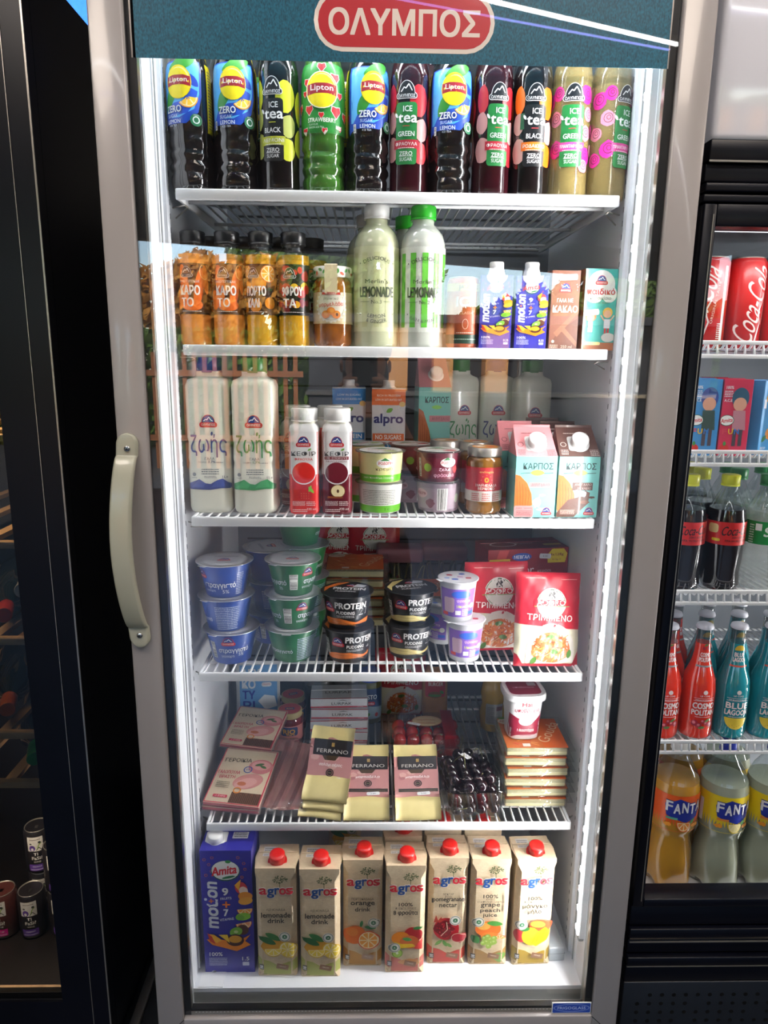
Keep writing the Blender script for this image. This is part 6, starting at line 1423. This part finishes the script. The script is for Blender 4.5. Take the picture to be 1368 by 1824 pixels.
# ================================================================== RIGHT FRIDGE
mat('cola', '#150a08', .08, coat=1, noise=.3); mat('clear_drink', '#cdd5d4', .08, coat=1, alpha=.35); mat('fanta_orange', '#c08a2a', .14, coat=1, noise=.08, nscale=20); mat('fanta_lemon', '#9ba08a', .14, coat=1, noise=.06, nscale=20); mat('fanta_bright', '#eca414', .14, coat=1, noise=.06)
mat('red_drink', '#d83018', .1, coat=1, noise=.1, nscale=20); mat('blue_drink', '#12808e', .1, coat=1, noise=.1, nscale=20); mat('neck_glass', '#4a5254', .06, coat=1, alpha=.45)
z = 1.519
def coke_art(c):
    c.rect(-90, 6, 90, 134, '#c01a1c'); c.t('Coca-Cola', 0, 70, 118, 36, '#e0d4d0', .0, 76, .35); c.line([(8, 12), (16, 40), (10, 56), (18, 74)], 2.4, '#e0d4d0'); c.t('ORIGINAL TASTE', 24, 70, 66, 4, '#e8b8b0', .02, 82)
    c.rect(36, 10, 42, 126, '#c8c8c8'); c.micro(30, 14, 36, 40, 8, '#d8d8d8')
ck = can('red cola can nearest the grey door on the upper shelf', 'cola_can', 28.5, 141, '#c01a1c', coke_art, group='red cola cans'); put(ck, .5070, .165, z, -50)
for x, rz, lab in ((.5660, 4, 'red cola can with its white script facing front'), (.6250, 25, 'red cola can third from the grey door'), (.6840, -10, 'red cola can fourth from the grey door')): dup(ck, lab, x, .165, z, rz)
for i in range(3): dup(ck, ['red cola can of the second row behind the first two', 'red cola can of the second row behind the middle two', 'red cola can of the second row behind the outer two'][i], .5360+i*.059, .225, z, i*60)
z = 1.346
def fun_art(col, hair, top):
    def f(c):
        c.t('100%', -14, 111, 12, 5, '#e8ecf2', .03); c.micro(-22, 96, -8, 107, 4, '#dfe6f0'); c.t('A,C,E', -15, 90, 13, 5, '#e8ecf2', .03)
        c.ell(5, 94, 14, 17, hair); c.ell(5, 84, 11, 11, '#d8a288'); c.poly([(-5, 74), (15, 74), (18, 42), (-4, 42)], top); c.rect(-2, 16, 4, 43, '#4a4048'); c.rect(8, 16, 14, 43, '#4a4048')
        c.ell(-14, 58, 12, 9, '#206040'); c.ell(-14, 58, 11, 8, '#e8ecea'); c.t('Amita', -14, 58, 20, 7, '#d0242e', .05, 8, .2)
        for k, (q, g) in enumerate((('F', '#d84a5a'), ('U', '#e8c02a'), ('N', '#2f7ac8'))): c.t(q, -16+k*10, 40, 8, 9, g, .09)
        c.ell(-14, 12, 8, 7, '#c8281e'); c.leaf(-14, 20, 8, 5, 90, '#3a8a3c'); c.ell(0, 6, 4, 3, '#7ab84a'); c.ell(12, 6, 5, 3, '#6a9a3a')
    return f
f1 = carton('kids_juice_carton', 'blue kids juice carton with tomato picture', 48, 44, 124, 124, '#3f8fce', '#3f8fce', fun_art(0, '#3a4f9a', '#2f4a44'), group='small kids juice cartons'); put(f1, .5050, .150, z)
f2 = carton('kids_juice_carton', 'pink-red kids juice carton with strawberry picture', 48, 44, 124, 124, '#cc2c50', '#cc2c50', fun_art(0, '#2c5a74', '#b8808c'), group='small kids juice cartons'); put(f2, .5555, .150, z)
def sky(c): c.leaf(-6, 100, 30, 14, 50, '#e8a02c'); c.ell(0, 80, 10, 12, '#d84a3a'); c.ring(6, 58, 9, 1.2, '#1c4a8a', 11); c.ell(0, 36, 10, 10, '#ee9a3c'); c.ell(8, 26, 8, 9, '#e87a4a'); c.leaf(-12, 28, 14, 7, 50, '#2f7a4a'); c.t('ΒΕΡ', -12, 12, 12, 4, '#e8f0f8', .02); c.micro(-20, 92, -14, 60, 1, '#e0e8f0')
f3 = carton('fruit_juice_carton', 'sky blue fruit juice carton beside the pink-red one', 46, 44, 122, 122, '#3f9ad6', '#3f9ad6', sky, group='sky blue juice cartons'); put(f3, .6130, .160, z, 22)
dup(f3, 'sky blue fruit juice carton second from the pink-red one', .6680, .156, z, 12)
dup(f1, 'kids juice carton of the second row behind the blue one', .5050, .205, z, 0); dup(f2, 'kids juice carton of the second row behind the pink-red one', .5550, .205, z, 0)
z = 1.107
CP = [(24, 0), (29, 3), (31, 12), (29, 34), (31, 58), (32.5, 84), (32.5, 124), (29, 144), (20, 164), (14, 176), (13, 184)]
def cola_bottle(label, spr=False):
    t = thing('soda_bottle', label, 'bottle', 'half-litre soda bottles'); MB().lathe(CP[:8], 'clear_drink' if spr else 'cola', 40, flute=lambda a, z: .02*math.sin(8*a)*(z < 76)).build('bottle_body', t)
    MB().lathe(CP[7:], 'pet_clear', 40, cap0=False).build('bottle_neck', t)
    mb = MB(); screwcap(mb, 14.6, 186, 202, '#1f7a3c' if spr else '#d6d818'); mb.build('cap', t)
    mb = MB(); c = Cv(.07, .35)
    if spr: c.rect(-102, 84, 102, 124, '#12853c'); c.t('Sprite', 12, 106, 56, 22, '#e8ecea', .04, 4, .2); c.rect(-30, 108, -20, 120, '#dfe4e0'); c.ell(30, 94, 4, 3, '#e0d82c'); c.micro(-40, 86, -32, 120, 8, '#cfe0d4')
    else: c.rect(-102, 84, 102, 124, '#c4201e'); c.t('Coca-Cola', 8, 110, 56, 16, '#1c0c0c', .02, 3, .3); c.t('ZERO SUGAR', 10, 98, 28, 3.6, '#2a1010', .03); c.t('FIFA WORLD CUP 26', 8, 92, 44, 3.6, '#2a1010', .03); c.rr(-36, 90, -22, 95, 2, '#d8c81e'); c.rr(-44, 104, -26, 120, 5, '#d8c88a')
    c.lay(mb, onlathe(rprof(CP, 32.5)), 4); mb.build('label', t); return t
cz = cola_bottle('zero cola bottle with yellow cap nearest the grey door'); put(cz, .5100, .165, z, -6)
dup(cz, 'zero cola bottle with yellow cap beside the green-labelled soda', .5800, .165, z, 0)
sp = cola_bottle('clear soda bottle with green label and green cap in front', True); put(sp, .6500, .168, z, 0); dup(sp, 'clear green-capped soda bottle second from the zero colas', .7190, .168, z, 10)
for i, (src, lab) in enumerate(((cz, 'yellow-capped cola bottle of the second row by the door'), (cz, 'yellow-capped cola bottle of the second row between the front colas'), (sp, 'green-capped bottle of the second row behind the front green one'), (sp, 'green-capped bottle of the second row, outermost'))): dup(src, lab, .4950+i*.068, .235, z, i*30)
for i, (src, lab) in enumerate(((cz, 'yellow-capped cola bottle of the third row by the door'), (cz, 'yellow-capped cola bottle of the third row, second'), (sp, 'green-capped bottle of the third row, inner'), (sp, 'green-capped bottle of the third row, outer'))): dup(src, lab, .5100+i*.068, .305, z, i*30)
z = .825
KB = [(27, 0), (29.5, 3), (30, 8), (30, 92), (27, 112), (19, 134), (14.5, 152), (12.8, 178), (12.6, 206)]
def cocktail(label, red):
    t = thing('cocktail_bottle', label, 'bottle', 'ready-mixed cocktail bottles'); MB().lathe(KB[:8], 'red_drink' if red else 'blue_drink', 40).build('bottle_body', t)
    MB().lathe(KB[7:], 'neck_glass', 32, cap0=False).build('bottle_neck', t)
    mb = MB(); mb.lathe([(14.6, 205), (15.4, 207), (13.6, 212), (9, 214), (1, 214.4)], '#c9c9d4', 42, flute=lambda a, z: .05*math.sin(21*a)*(z < 208)); mb.build('crown_cap', t)
    mb = MB(); c = Cv(.07, .3); K = '#ecdedc'
    w1, w2 = ('COSMO', 'POLITAN') if red else ('BLUE', 'LAGOON')
    c.ell(0, 92, 4, 4, K); c.t('LE COQ', 0, 85, 17, 3.4, K, .03); c.rect(-19, 80, 19, 80.6, K); c.micro(-16, 76.6, 16, 79, 1, K); c.rect(-19, 75, 19, 75.6, K)
    c.t(w1, 0, 66, 40, 12, K, .07); c.t(w2, 0, 53, 42, 11, K, .07); c.micro(-14, 44, 14, 46, 1, K)
    if red:
        for x, y, r in ((-14, 32, 6), (-6, 28, 5), (6, 32, 4), (14, 30, 5), (0, 36, 4)): c.ell(x, y, r, r, '#a01c34'); c.ell(x-1, y+1, r*.5, r*.5, '#e07a84')
        c.leaf(8, 38, 12, 5, 30, '#5a7a3c'); c.leaf(-2, 24, 12, 5, 10, '#5a7a3c')
    else: c.ell(0, 42, 20, 22, '#dcc23c', 24, 180, 360); [c.ell(-14+k*4, 24+(k % 3)*2, .8, .6, '#8a6a1c', 6) for k in range(8)]
    c.lay(mb, onlathe(rprof(KB, 30)), 4)
    c = Cv(.07, .3); c.t(w1, 0, 158, 19, 8, K, .07); c.t(w2, 0, 149, 22, 8, K, .07); c.rect(-14, 136, 14, 139, '#8a8f90' if red else '#c8503c')
    if red: c.ell(-4, 170, 3, 3, '#a01c34'); c.ell(4, 171, 3, 3, '#a01c34'); c.leaf(0, 176, 9, 4, 20, '#5a7a3c')
    else: c.ell(0, 166, 10, 10, '#dcb42c', 16, 0, 180)
    c.lay(mb, onlathe(rprof(KB, 15)), 3, 4)
    mb.build('label', t); return t
co = cocktail('red cocktail bottle in front, half hidden by the grey door', True); put(co, .5020, .165, z, 0); dup(co, 'red cocktail bottle in front, beside the blue ones', .5650, .165, z, 0)
bl = cocktail('blue cocktail bottle in front, beside the red one', False); put(bl, .6280, .165, z, -4); dup(bl, 'blue cocktail bottle in front, second from the red ones', .6910, .165, z, 0); dup(bl, 'blue cocktail bottle in front, third from the red ones', .7540, .165, z, 0)
for r_, y in ((0, .226), (1, .287)):
    for i in range(4): dup(co if i < 1+r_ else bl, ('red' if i < 1+r_ else 'blue')+' cocktail bottle of the '+('second' if r_ == 0 else 'third')+' row, '+('nearest', 'second', 'third', 'fourth')[i]+' from the grey door', .5350+i*.062-.03*r_, y, z, i*7-8)
z = .512
FP = [(18, 0), (40, 4), (43.5, 20), (42, 60), (39, 80), (34.5, 104), (37, 118), (44, 132), (44, 205), (41, 222), (33, 242), (22, 260), (15, 272), (13.5, 280)]
def fanta(label, kind):
    t = thing('soda_bottle', label, 'bottle', 'large orange and lemon soda bottles'); body = {'orange': 'fanta_orange', 'lemon': 'fanta_lemon', 'bright': 'fanta_bright'}[kind]
    MB().lathe(FP[:10], body, 50, flute=lambda a, z: (.16*math.sin(5*a)*max(0, 1-z/30)) + (.035*math.sin(5*a+z*.03)*(20 < z < 100))).build('bottle_body', t)
    MB().lathe(FP[9:], 'pet_clear', 40, cap0=False).build('bottle_neck', t)
    mb = MB(); screwcap(mb, 15, 281, 299, '#2438b0' if kind == 'lemon' else 'white_cap'); mb.build('cap', t)
    mb = MB(); c = Cv(.07, .35); base = '#e8cc14' if kind == 'lemon' else '#e85a14'
    c.rect(-138, 136, 138, 188, base); c.poly([(-34, 174), (-8, 184), (40, 170), (30, 156), (6, 150), (-30, 158)], '#1c2f9a')
    for i, ch_ in enumerate('FANTA'): c.t(ch_, -26+i*14, 172-(i % 2)*2, 13.4, 17, '#20286a', .10)
    c.up()
    for i, ch_ in enumerate('FANTA'): c.t(ch_, -26+i*14, 172-(i % 2)*2, 12, 15, '#e6e6ea', .08)
    c.citrus(2, 150, 13, '#e8701c' if kind != 'lemon' else '#e8c81c', '#ee8a2c' if kind != 'lemon' else '#eee09a', 180, 360); c.leaf(18, 152, 12, 5, 30, '#2f8a3c'); c.blob(26, 145, 9, 3, '#f09a2a', 3, .3); c.blob(-26, 146, 7, 3, '#f09a2a', 4, .3); c.rect(-30, 154, -10, 157, '#5aa88a' if kind != 'lemon' else '#e88a3c')
    c.rr(-64, 144, -56, 176, 1, '#d8d8d0'); c.v = [(x, 131+(y-136)*74/52, h) for x, y, h in c.v]; c.lay(mb, onlathe(rprof(FP, 44)), 5); mb.build('label', t); return t
fo = fanta('large orange soda bottle with orange label and white cap', 'orange'); put(fo, .5430, .165, z, 0)
fl_ = fanta('large pale lemon soda bottle with yellow label, beside the orange one', 'lemon'); put(fl_, .6330, .160, z, 4); dup(fl_, 'large pale lemon soda bottle second from the orange one', .7240, .160, z, -6); dup(fo, 'large orange soda bottle of the second row', .5900, .250, z, 0); dup(fl_, 'large lemon soda bottle of the second row', .6820, .248, z, 0)
put(fanta('bright orange soda bottle nearest the door frame, mostly hidden', 'bright'), .4935, .250, z, 0)

# ================================================================== WINE FRIDGE
mat('bottle_green', '#16210f', .08, coat=1, noise=.2)
WP = [(4, 0), (34, 2), (37, 8), (37, 190), (30, 212), (17, 232), (14.4, 245), (14.4, 300)]
def wine(label, col, x, y, zz, rz, tilt=0):
    t = thing('wine_bottle', label, 'bottle', 'wine bottles lying in the dark fridge')
    T = Matrix.Rotation(math.radians(90+tilt), 4, 'X')
    MB().lathe(WP, 'bottle_green', 32, T=T).build('bottle_body', t)
    mb = MB(); mb.lathe([(15.2, 250), (15.2, 262), (16, 264), (15.2, 266), (16, 269), (15.4, 272), (15.6, 302), (14.6, 304)], col, 28, T=T); mb.build('capsule', t)
    return put(t, x, y, zz, rz)
for nm, q in (('cap_white', '#c9c2bc'), ('cap_pink', '#d8a48c'), ('cap_orange', '#c85a1c'), ('cap_green', '#149a44'), ('cap_red', '#c4301c')): mat(nm, q, .35, noise=.05, coat=.3)
wine('wine bottle with bright green capsule lying on the lowest wooden shelf', 'cap_green', -.842, .590, .680, 22)
wine('wine bottle with orange ridged capsule lying on a wooden shelf', 'cap_orange', -.886, .590, .791, 22)
wine('wine bottle with pale pink capsule lying above the orange one', 'cap_pink', -.812, .600, .848, 20, 0)
wine('wine bottle with white capsule lying high up behind the dark glass', 'cap_white', -.800, .600, 1.045, 16, 0)
wine('wine bottle with red capsule beside the white-capped one', 'cap_red', -.872, .590, .994, 22)
def ti(kind):
    a = '#5a3a8a' if kind == 'violet' else '#c01c7c'
    def f(c):
        c.rect(-18, 66, 18, 104, '#cfcac4'); c.micro(-12, 96, 12, 100, 1, '#6a6058'); c.ell(-7, 74, 7, 8, a); c.ell(-7, 71, 3, 4, '#cfcac4'); c.line([(4, 70), (8, 82), (14, 88)], 2, '#8aa83a'); c.line([(2, 68), (8, 76), (14, 68)], 1.6, '#3a3a3a'); c.ell(-10, 86, 3, 2, '#3a3a3a'); c.ell(10, 89, 3, 3, '#3a3a3a')
        c.t('TI', 0, 58, 10, 8, '#cfcac4', .08); c.t('FaSi?', 2, 47, 24, 9, '#cfcac4', .08); c.t('WINE', 2, 37, 16, 4, '#cfcac4', .03); c.rect(-18, 12, 18, 30, a); c.t('CINSAULT' if kind == 'violet' else 'ΡΟΖΕ', 0, 24, 22, 3.6, '#cfc4dc', .02); c.micro(-15, 15, 15, 19, 1, '#cfc4dc')
    return f
wc = can('black and violet wine can standing in front on the fridge bottom', 'wine_can', 31, 117, '#1d191b', ti('violet'), group='wine cans at the bottom of the wine fridge', lid='alu'); put(wc, -.8380, .440, .1402, 10)
dup(wc, 'black and violet wine can beside the door edge, lower one', -.7700, .446, .1402, 12); dup(wc, 'black and violet wine can beside the door edge, upper one', -.7720, .448, .2580, 14)
dup(wc, 'wine can behind the front one, lower', -.8450, .515, .1402, 10); dup(wc, 'wine can stacked high behind the front one, its label visible above', -.8460, .513, .2580, 12); dup(wc, 'wine can at the back beside the high one, lower', -.7790, .522, .1402, 0); dup(wc, 'wine can at the back beside the high one, upper', -.7790, .524, .2580, 0)
wp = can('reddish wine can with pink band beside the violet ones', 'wine_can', 31, 117, '#4a2420', ti('pink'), group='wine cans at the bottom of the wine fridge', lid='alu'); put(wp, -.9050, .440, .1402, 0)

# ================================================================== THE STREET BEHIND, mirrored in the glass
mat('bark', '#5a4632', .9, noise=.3, nscale=20); mat('leaf_green', '#5d7a2c', .7, noise=.3, nscale=3); mat('leaf_gold', '#c98a34', .7, noise=.3, nscale=3); mat('peach_wall', '#d99a5c', .8, noise=.05, nscale=4); mat('fence_wood', '#a8683c', .7, noise=.2, nscale=8); mat('awning', '#c9b9a2', .8, noise=.1)
def tree(label, x, y, h, r, col, n, seed, sq=1.0):
    t = thing('tree', label, 'tree', 'trees across the street'); rnd = random.Random(seed)
    mb = MB(); mb.tube([(0, 0, 0), (.05, 0, h*.3), (0, .05, h*.6), (.1, 0, h*.8)], [.16, .13, .09, .05], 'bark', 8)
    for k in range(7): a = k*.9; mb.tube([(0, 0, h*(.35+.05*k)), (r*.5*math.cos(a), r*.5*math.sin(a), h*(.55+.05*k))], [.06, .02], 'bark', 6)
    mb.build('trunk', t, scale=1)
    mb = MB(); vs = []; fs = []
    cl = [(rnd.gauss(0, r*.45), rnd.gauss(0, r*.45), h*.72+rnd.gauss(0, r*.42*sq), rnd.uniform(.3, .55)*r) for k in range(16)]
    for k in range(n):
        cx, cy, cz, cr_ = rnd.choice(cl); d = Vector((rnd.gauss(0, 1), rnd.gauss(0, 1), rnd.gauss(0, 1))).normalized()*cr_*rnd.uniform(.6, 1)
        p = Vector((cx, cy, cz))+d; q = Vector((rnd.gauss(0, 1), rnd.gauss(0, 1), rnd.gauss(0, 1))).normalized(); e = q.orthogonal().normalized(); s_ = rnd.uniform(.09, .18); o_ = len(vs)
        vs += [p+e*s_, p+q.cross(e)*s_*.5, p-e*s_, p-q.cross(e)*s_*.5]; fs.append((o_, o_+1, o_+2, o_+3))
    mb.add(vs, fs, col); mb.build('crown', t, scale=1); return put(t, x, y, -.1)
tree('golden-leaved tree at the fence end of the street', -3.5, -14.0, 3.65, 1.35, 'leaf_gold', 8000, 1)
tree('green tree beside the golden one', -7.6, -14.8, 4.6, 1.4, 'leaf_green', 4200, 2)
tree('tall green tree in mid street', 1.0, -21.0, 5.2, 1.1, 'leaf_green', 6000, 3)
tree('green tree beyond the lamp post', 2.9, -13.6, 2.35, .9, 'leaf_green', 4600, 4)
tree('green tree at the far end of the street', 4.9, -13.4, 3.5, 1.15, 'leaf_green', 4600, 5)
tree('dense olive green tree behind the open corner of the shop', -1.6, -17.6, 4.9, 1.4, 'leaf_green', 9000, 6)
mb = MB(); rnd = random.Random(9); vs = []; fs = []
for k in range(9000):
    p = Vector((rnd.uniform(-9, -.6), rnd.uniform(-11.6, -11.2)+.25*math.sin(k), rnd.uniform(-.1, 1.9))); e = Vector((rnd.gauss(0, 1), rnd.gauss(0, 1), rnd.gauss(0, 1))).normalized(); q = e.orthogonal().normalized(); o_ = len(vs)
    vs += [p+e*.12, p+q*.06, p-e*.12, p-q*.06]; fs.append((o_, o_+1, o_+2, o_+3))
mb.add(vs, fs, 'leaf_green'); tag(mb.build('hedge', scale=1), 'leafy green hedge behind the picket fence', 'hedge')
mb = MB(); vs = []; fs = []
for k in range(15000):
    x = rnd.uniform(-1.5, 15); p = Vector((x, -25+rnd.uniform(-.5, .5), rnd.uniform(-.1, 3.1+.35*math.sin(x*1.7)+.2*math.sin(x*4.1)))); e = Vector((rnd.gauss(0, 1), rnd.gauss(0, 1), rnd.gauss(0, 1))).normalized(); q = e.orthogonal().normalized(); o_ = len(vs)
    vs += [p+e*.22, p+q*.12, p-e*.22, p-q*.12]; fs.append((o_, o_+1, o_+2, o_+3))
mb.add(vs, fs, 'leaf_green'); tag(mb.build('hedge', scale=1), 'tall green hedge far behind the low peach building', 'hedge')
t = thing('picket_fence', 'wooden picket fence along the pavement', 'fence'); mb = MB()
for k in range(26): mb.box(-4.6+k*.14, -4.54+k*.14, -9.02, -8.99, -.1, 1.52, 'fence_wood')
mb.build('pickets', t, scale=1); mb = MB(); mb.box(-4.6, -.96, -8.99, -8.95, .3, .38, 'fence_wood'); mb.box(-4.6, -.96, -8.99, -8.95, 1.2, 1.28, 'fence_wood'); mb.build('rails', t, scale=1)
t = thing('low_building', 'low peach-walled building across the street with dark doorways', 'building'); mb = MB()
for x0, x1 in ((.15, .55), (.95, 1.25), (1.75, 2.1)): mb.box(x0, x1, -10.4, -10, -.1, 2.0, 'peach_wall')
mb.box(-1.0, 5.5, -10.8, -10.4, -.1, 2.0, 'beam_paint'); mb.box(-1.0, 5.5, -10.8, -9.9, 2.0, 2.12, 'beam_paint'); mb.build('wall', t, scale=1)
o = MB().box(-.9, 5.4, -9.6, -9.2, -.1, .95, 'beam_paint').box(-.95, 5.45, -9.65, -9.15, .95, 1.0, 'alu').build('barrier_wall', scale=1); tag(o, 'long dark planter wall with grey coping in front of the peach building', 'planter')  # added wall, blocks the lower columns from the mirrored view
t = thing('lamp_post', 'thin grey lamp post on the pavement', 'lamp post'); MB().tube([(0, 0, 0), (0, 0, 3.6), (.1, 0, 3.75), (.9, 0, 3.8)], .035, 'alu').box(.85, 1.2, -.08, .08, 3.76, 3.82, 'alu').build('post', t, scale=1); put(t, 2.2, -9.6, -.1)

# ================================================================== the photographer, seen only as a dark reflection in the fridge door
mat('skin', '#a8765a', .5, sss=.1, noise=.05); mat('shirt_dark', '#15161a', .8, noise=.2, nscale=60); mat('trousers_dark', '#1b1d26', .8, noise=.2, nscale=60); mat('hair_dark', '#130e0b', .5, noise=.3, nscale=90, stretch=(1, 1, .2)); mat('shoe_black', '#0e0e10', .5, noise=.1)
def skin(name, parent, verts, edges, root, m, sub_=2):
    me = bpy.data.meshes.new(name); me.from_pydata([v[:3] for v in verts], edges, []); o = bpy.data.objects.new(name, me); COL.objects.link(o); o.parent = parent
    me.materials.append(m); md = o.modifiers.new('skin', 'SKIN'); md.use_smooth_shade = True
    for i, v in enumerate(verts):
        r = v[3]; me.skin_vertices[0].data[i].radius = (r, v[4] if len(v) > 4 else r); me.skin_vertices[0].data[i].use_root = (i == root)
    s_ = o.modifiers.new('smooth', 'SUBSURF'); s_.levels = sub_; s_.render_levels = sub_; return o
pt = thing('person', 'person in dark clothes holding up a phone, mirrored in the fridge door', 'person'); put(pt, -.055, -1.475, 0)
V = [(0, 0, .88, .125, .10), (0, .005, 1.0, .115, .09), (0, .01, 1.14, .135, .10), (0, .0, 1.27, .12, .085), (0, 0, 1.345, .05), (0, .02, 1.395, .055), (0, .03, 1.455, .082, .09), (0, .03, 1.535, .075, .085)]; E_ = [(i, i+1) for i in range(7)]
def limb(pts, at):
    a = at
    for p in pts: V.append(p); E_.append((a, len(V)-1)); a = len(V)-1
    return a
for s in (-1, 1):
    limb([(s*.09, 0, .80, .085), (s*.10, .01, .46, .055), (s*.10, -.005, .26, .050), (s*.10, -.02, .08, .036), (s*.10, .06, .035, .034), (s*.105, .13, .03, .028)], 0)
    w = limb([(s*.10, 0, 1.29, .055), (s*.16, .01, 1.275, .052), (s*.185, .10, 1.20, .042), (s*.195, .205, 1.115, .036), (s*.13, .30, 1.225, .034), (s*.085, .375, 1.335, .024), (s*.066, .405, 1.375, .022, .034)], 3)
    p = limb([(s*.060, .425, 1.405, .016, .034)], w)
    for k, (dz, L_) in enumerate(((.030, .030), (.012, .034), (-.008, .032), (-.026, .026))):
        limb([(s*.058, .446, 1.402+dz, .0085), (s*.050, .462, 1.404+dz, .008), (s*.034, .466, 1.405+dz, .0075), (s*(.050-L_), .464, 1.405+dz, .0065)], p)
    limb([(s*.058, .412, 1.425, .011), (s*.044, .420, 1.440, .010), (s*.028, .424, 1.450, .008)], w)
skin('body', pt, V, E_, 0, MATS['skin'])
fb_ = MB(); fb_.sphere((0, .122, 1.455), .014, 'skin', 10, (.8, 1.1, 1.3))
for s in (-1, 1): fb_.sphere((s*.030, .106, 1.480), .010, 'white_cap', 10); fb_.sphere((s*.030, .113, 1.480), .005, 'hair_dark', 8); fb_.sphere((s*.083, .03, 1.465), .016, 'skin', 10, (.4, .8, 1.4))
fb_.sphere((0, .110, 1.425), .018, '#8a4a44', 10, (1, .5, .3)); fb_.build('face_features', pt, scale=1)
skin('shirt', pt, [(0, 0, .80, .175, .150), (0, .005, 1.0, .135, .115), (0, .01, 1.14, .150, .120), (0, 0, 1.265, .132, .10), (0, .0, 1.325, .07), (-.11, 0, 1.285, .066), (-.165, .01, 1.27, .062), (-.188, .10, 1.20, .054), (-.196, .185, 1.128, .050), (.11, 0, 1.285, .066), (.165, .01, 1.27, .062), (.188, .10, 1.20, .054), (.196, .185, 1.128, .050)], [(0, 1), (1, 2), (2, 3), (3, 4), (3, 5), (5, 6), (6, 7), (7, 8), (3, 9), (9, 10), (10, 11), (11, 12)], 0, MATS['shirt_dark'])
skin('trousers', pt, [(0, 0, .92, .138, .118), (0, 0, .84, .13, .115), (-.095, 0, .78, .098), (-.105, .01, .46, .070), (-.105, -.01, .12, .058), (.095, 0, .78, .098), (.105, .01, .46, .070), (.105, -.01, .12, .058)], [(0, 1), (1, 2), (2, 3), (3, 4), (1, 5), (5, 6), (6, 7)], 0, MATS['trousers_dark'])
hb = MB(); hb.sphere((0, -.004, 1.530), .098, 'hair_dark', 24, (.95, 1.0, .88)); hb.sphere((0, -.045, 1.43), .085, 'hair_dark', 24, (.98, .62, 1.5)); hb.build('hair', pt, scale=1)
for s in (-1, 1): skin('shoe', pt, [(s*.10, -.04, .045, .045), (s*.10, .03, .04, .045), (s*.105, .11, .032, .040, .03), (s*.107, .155, .026, .03, .024)], [(0, 1), (1, 2), (2, 3)], 0, MATS['shoe_black'])
ph = thing('phone', 'dark phone held up by the person mirrored in the fridge door', 'phone'); put(ph, -.055, -1.0285, 1.450)
MB().box(-37, 37, -4, 4, -78, 78, 'black_matte', bev=3).build('phone_body', ph); mb = MB()
for x, z_ in ((20, 62), (20, 40), (2, 52)): mb.lathe([(8, 0), (8, 1.6), (6.5, 2)], '#17181c', 20, T=Matrix.Translation((x, 4, z_)) @ Matrix.Rotation(-PI/2, 4, 'X'))
mb.build('camera_lens', ph)
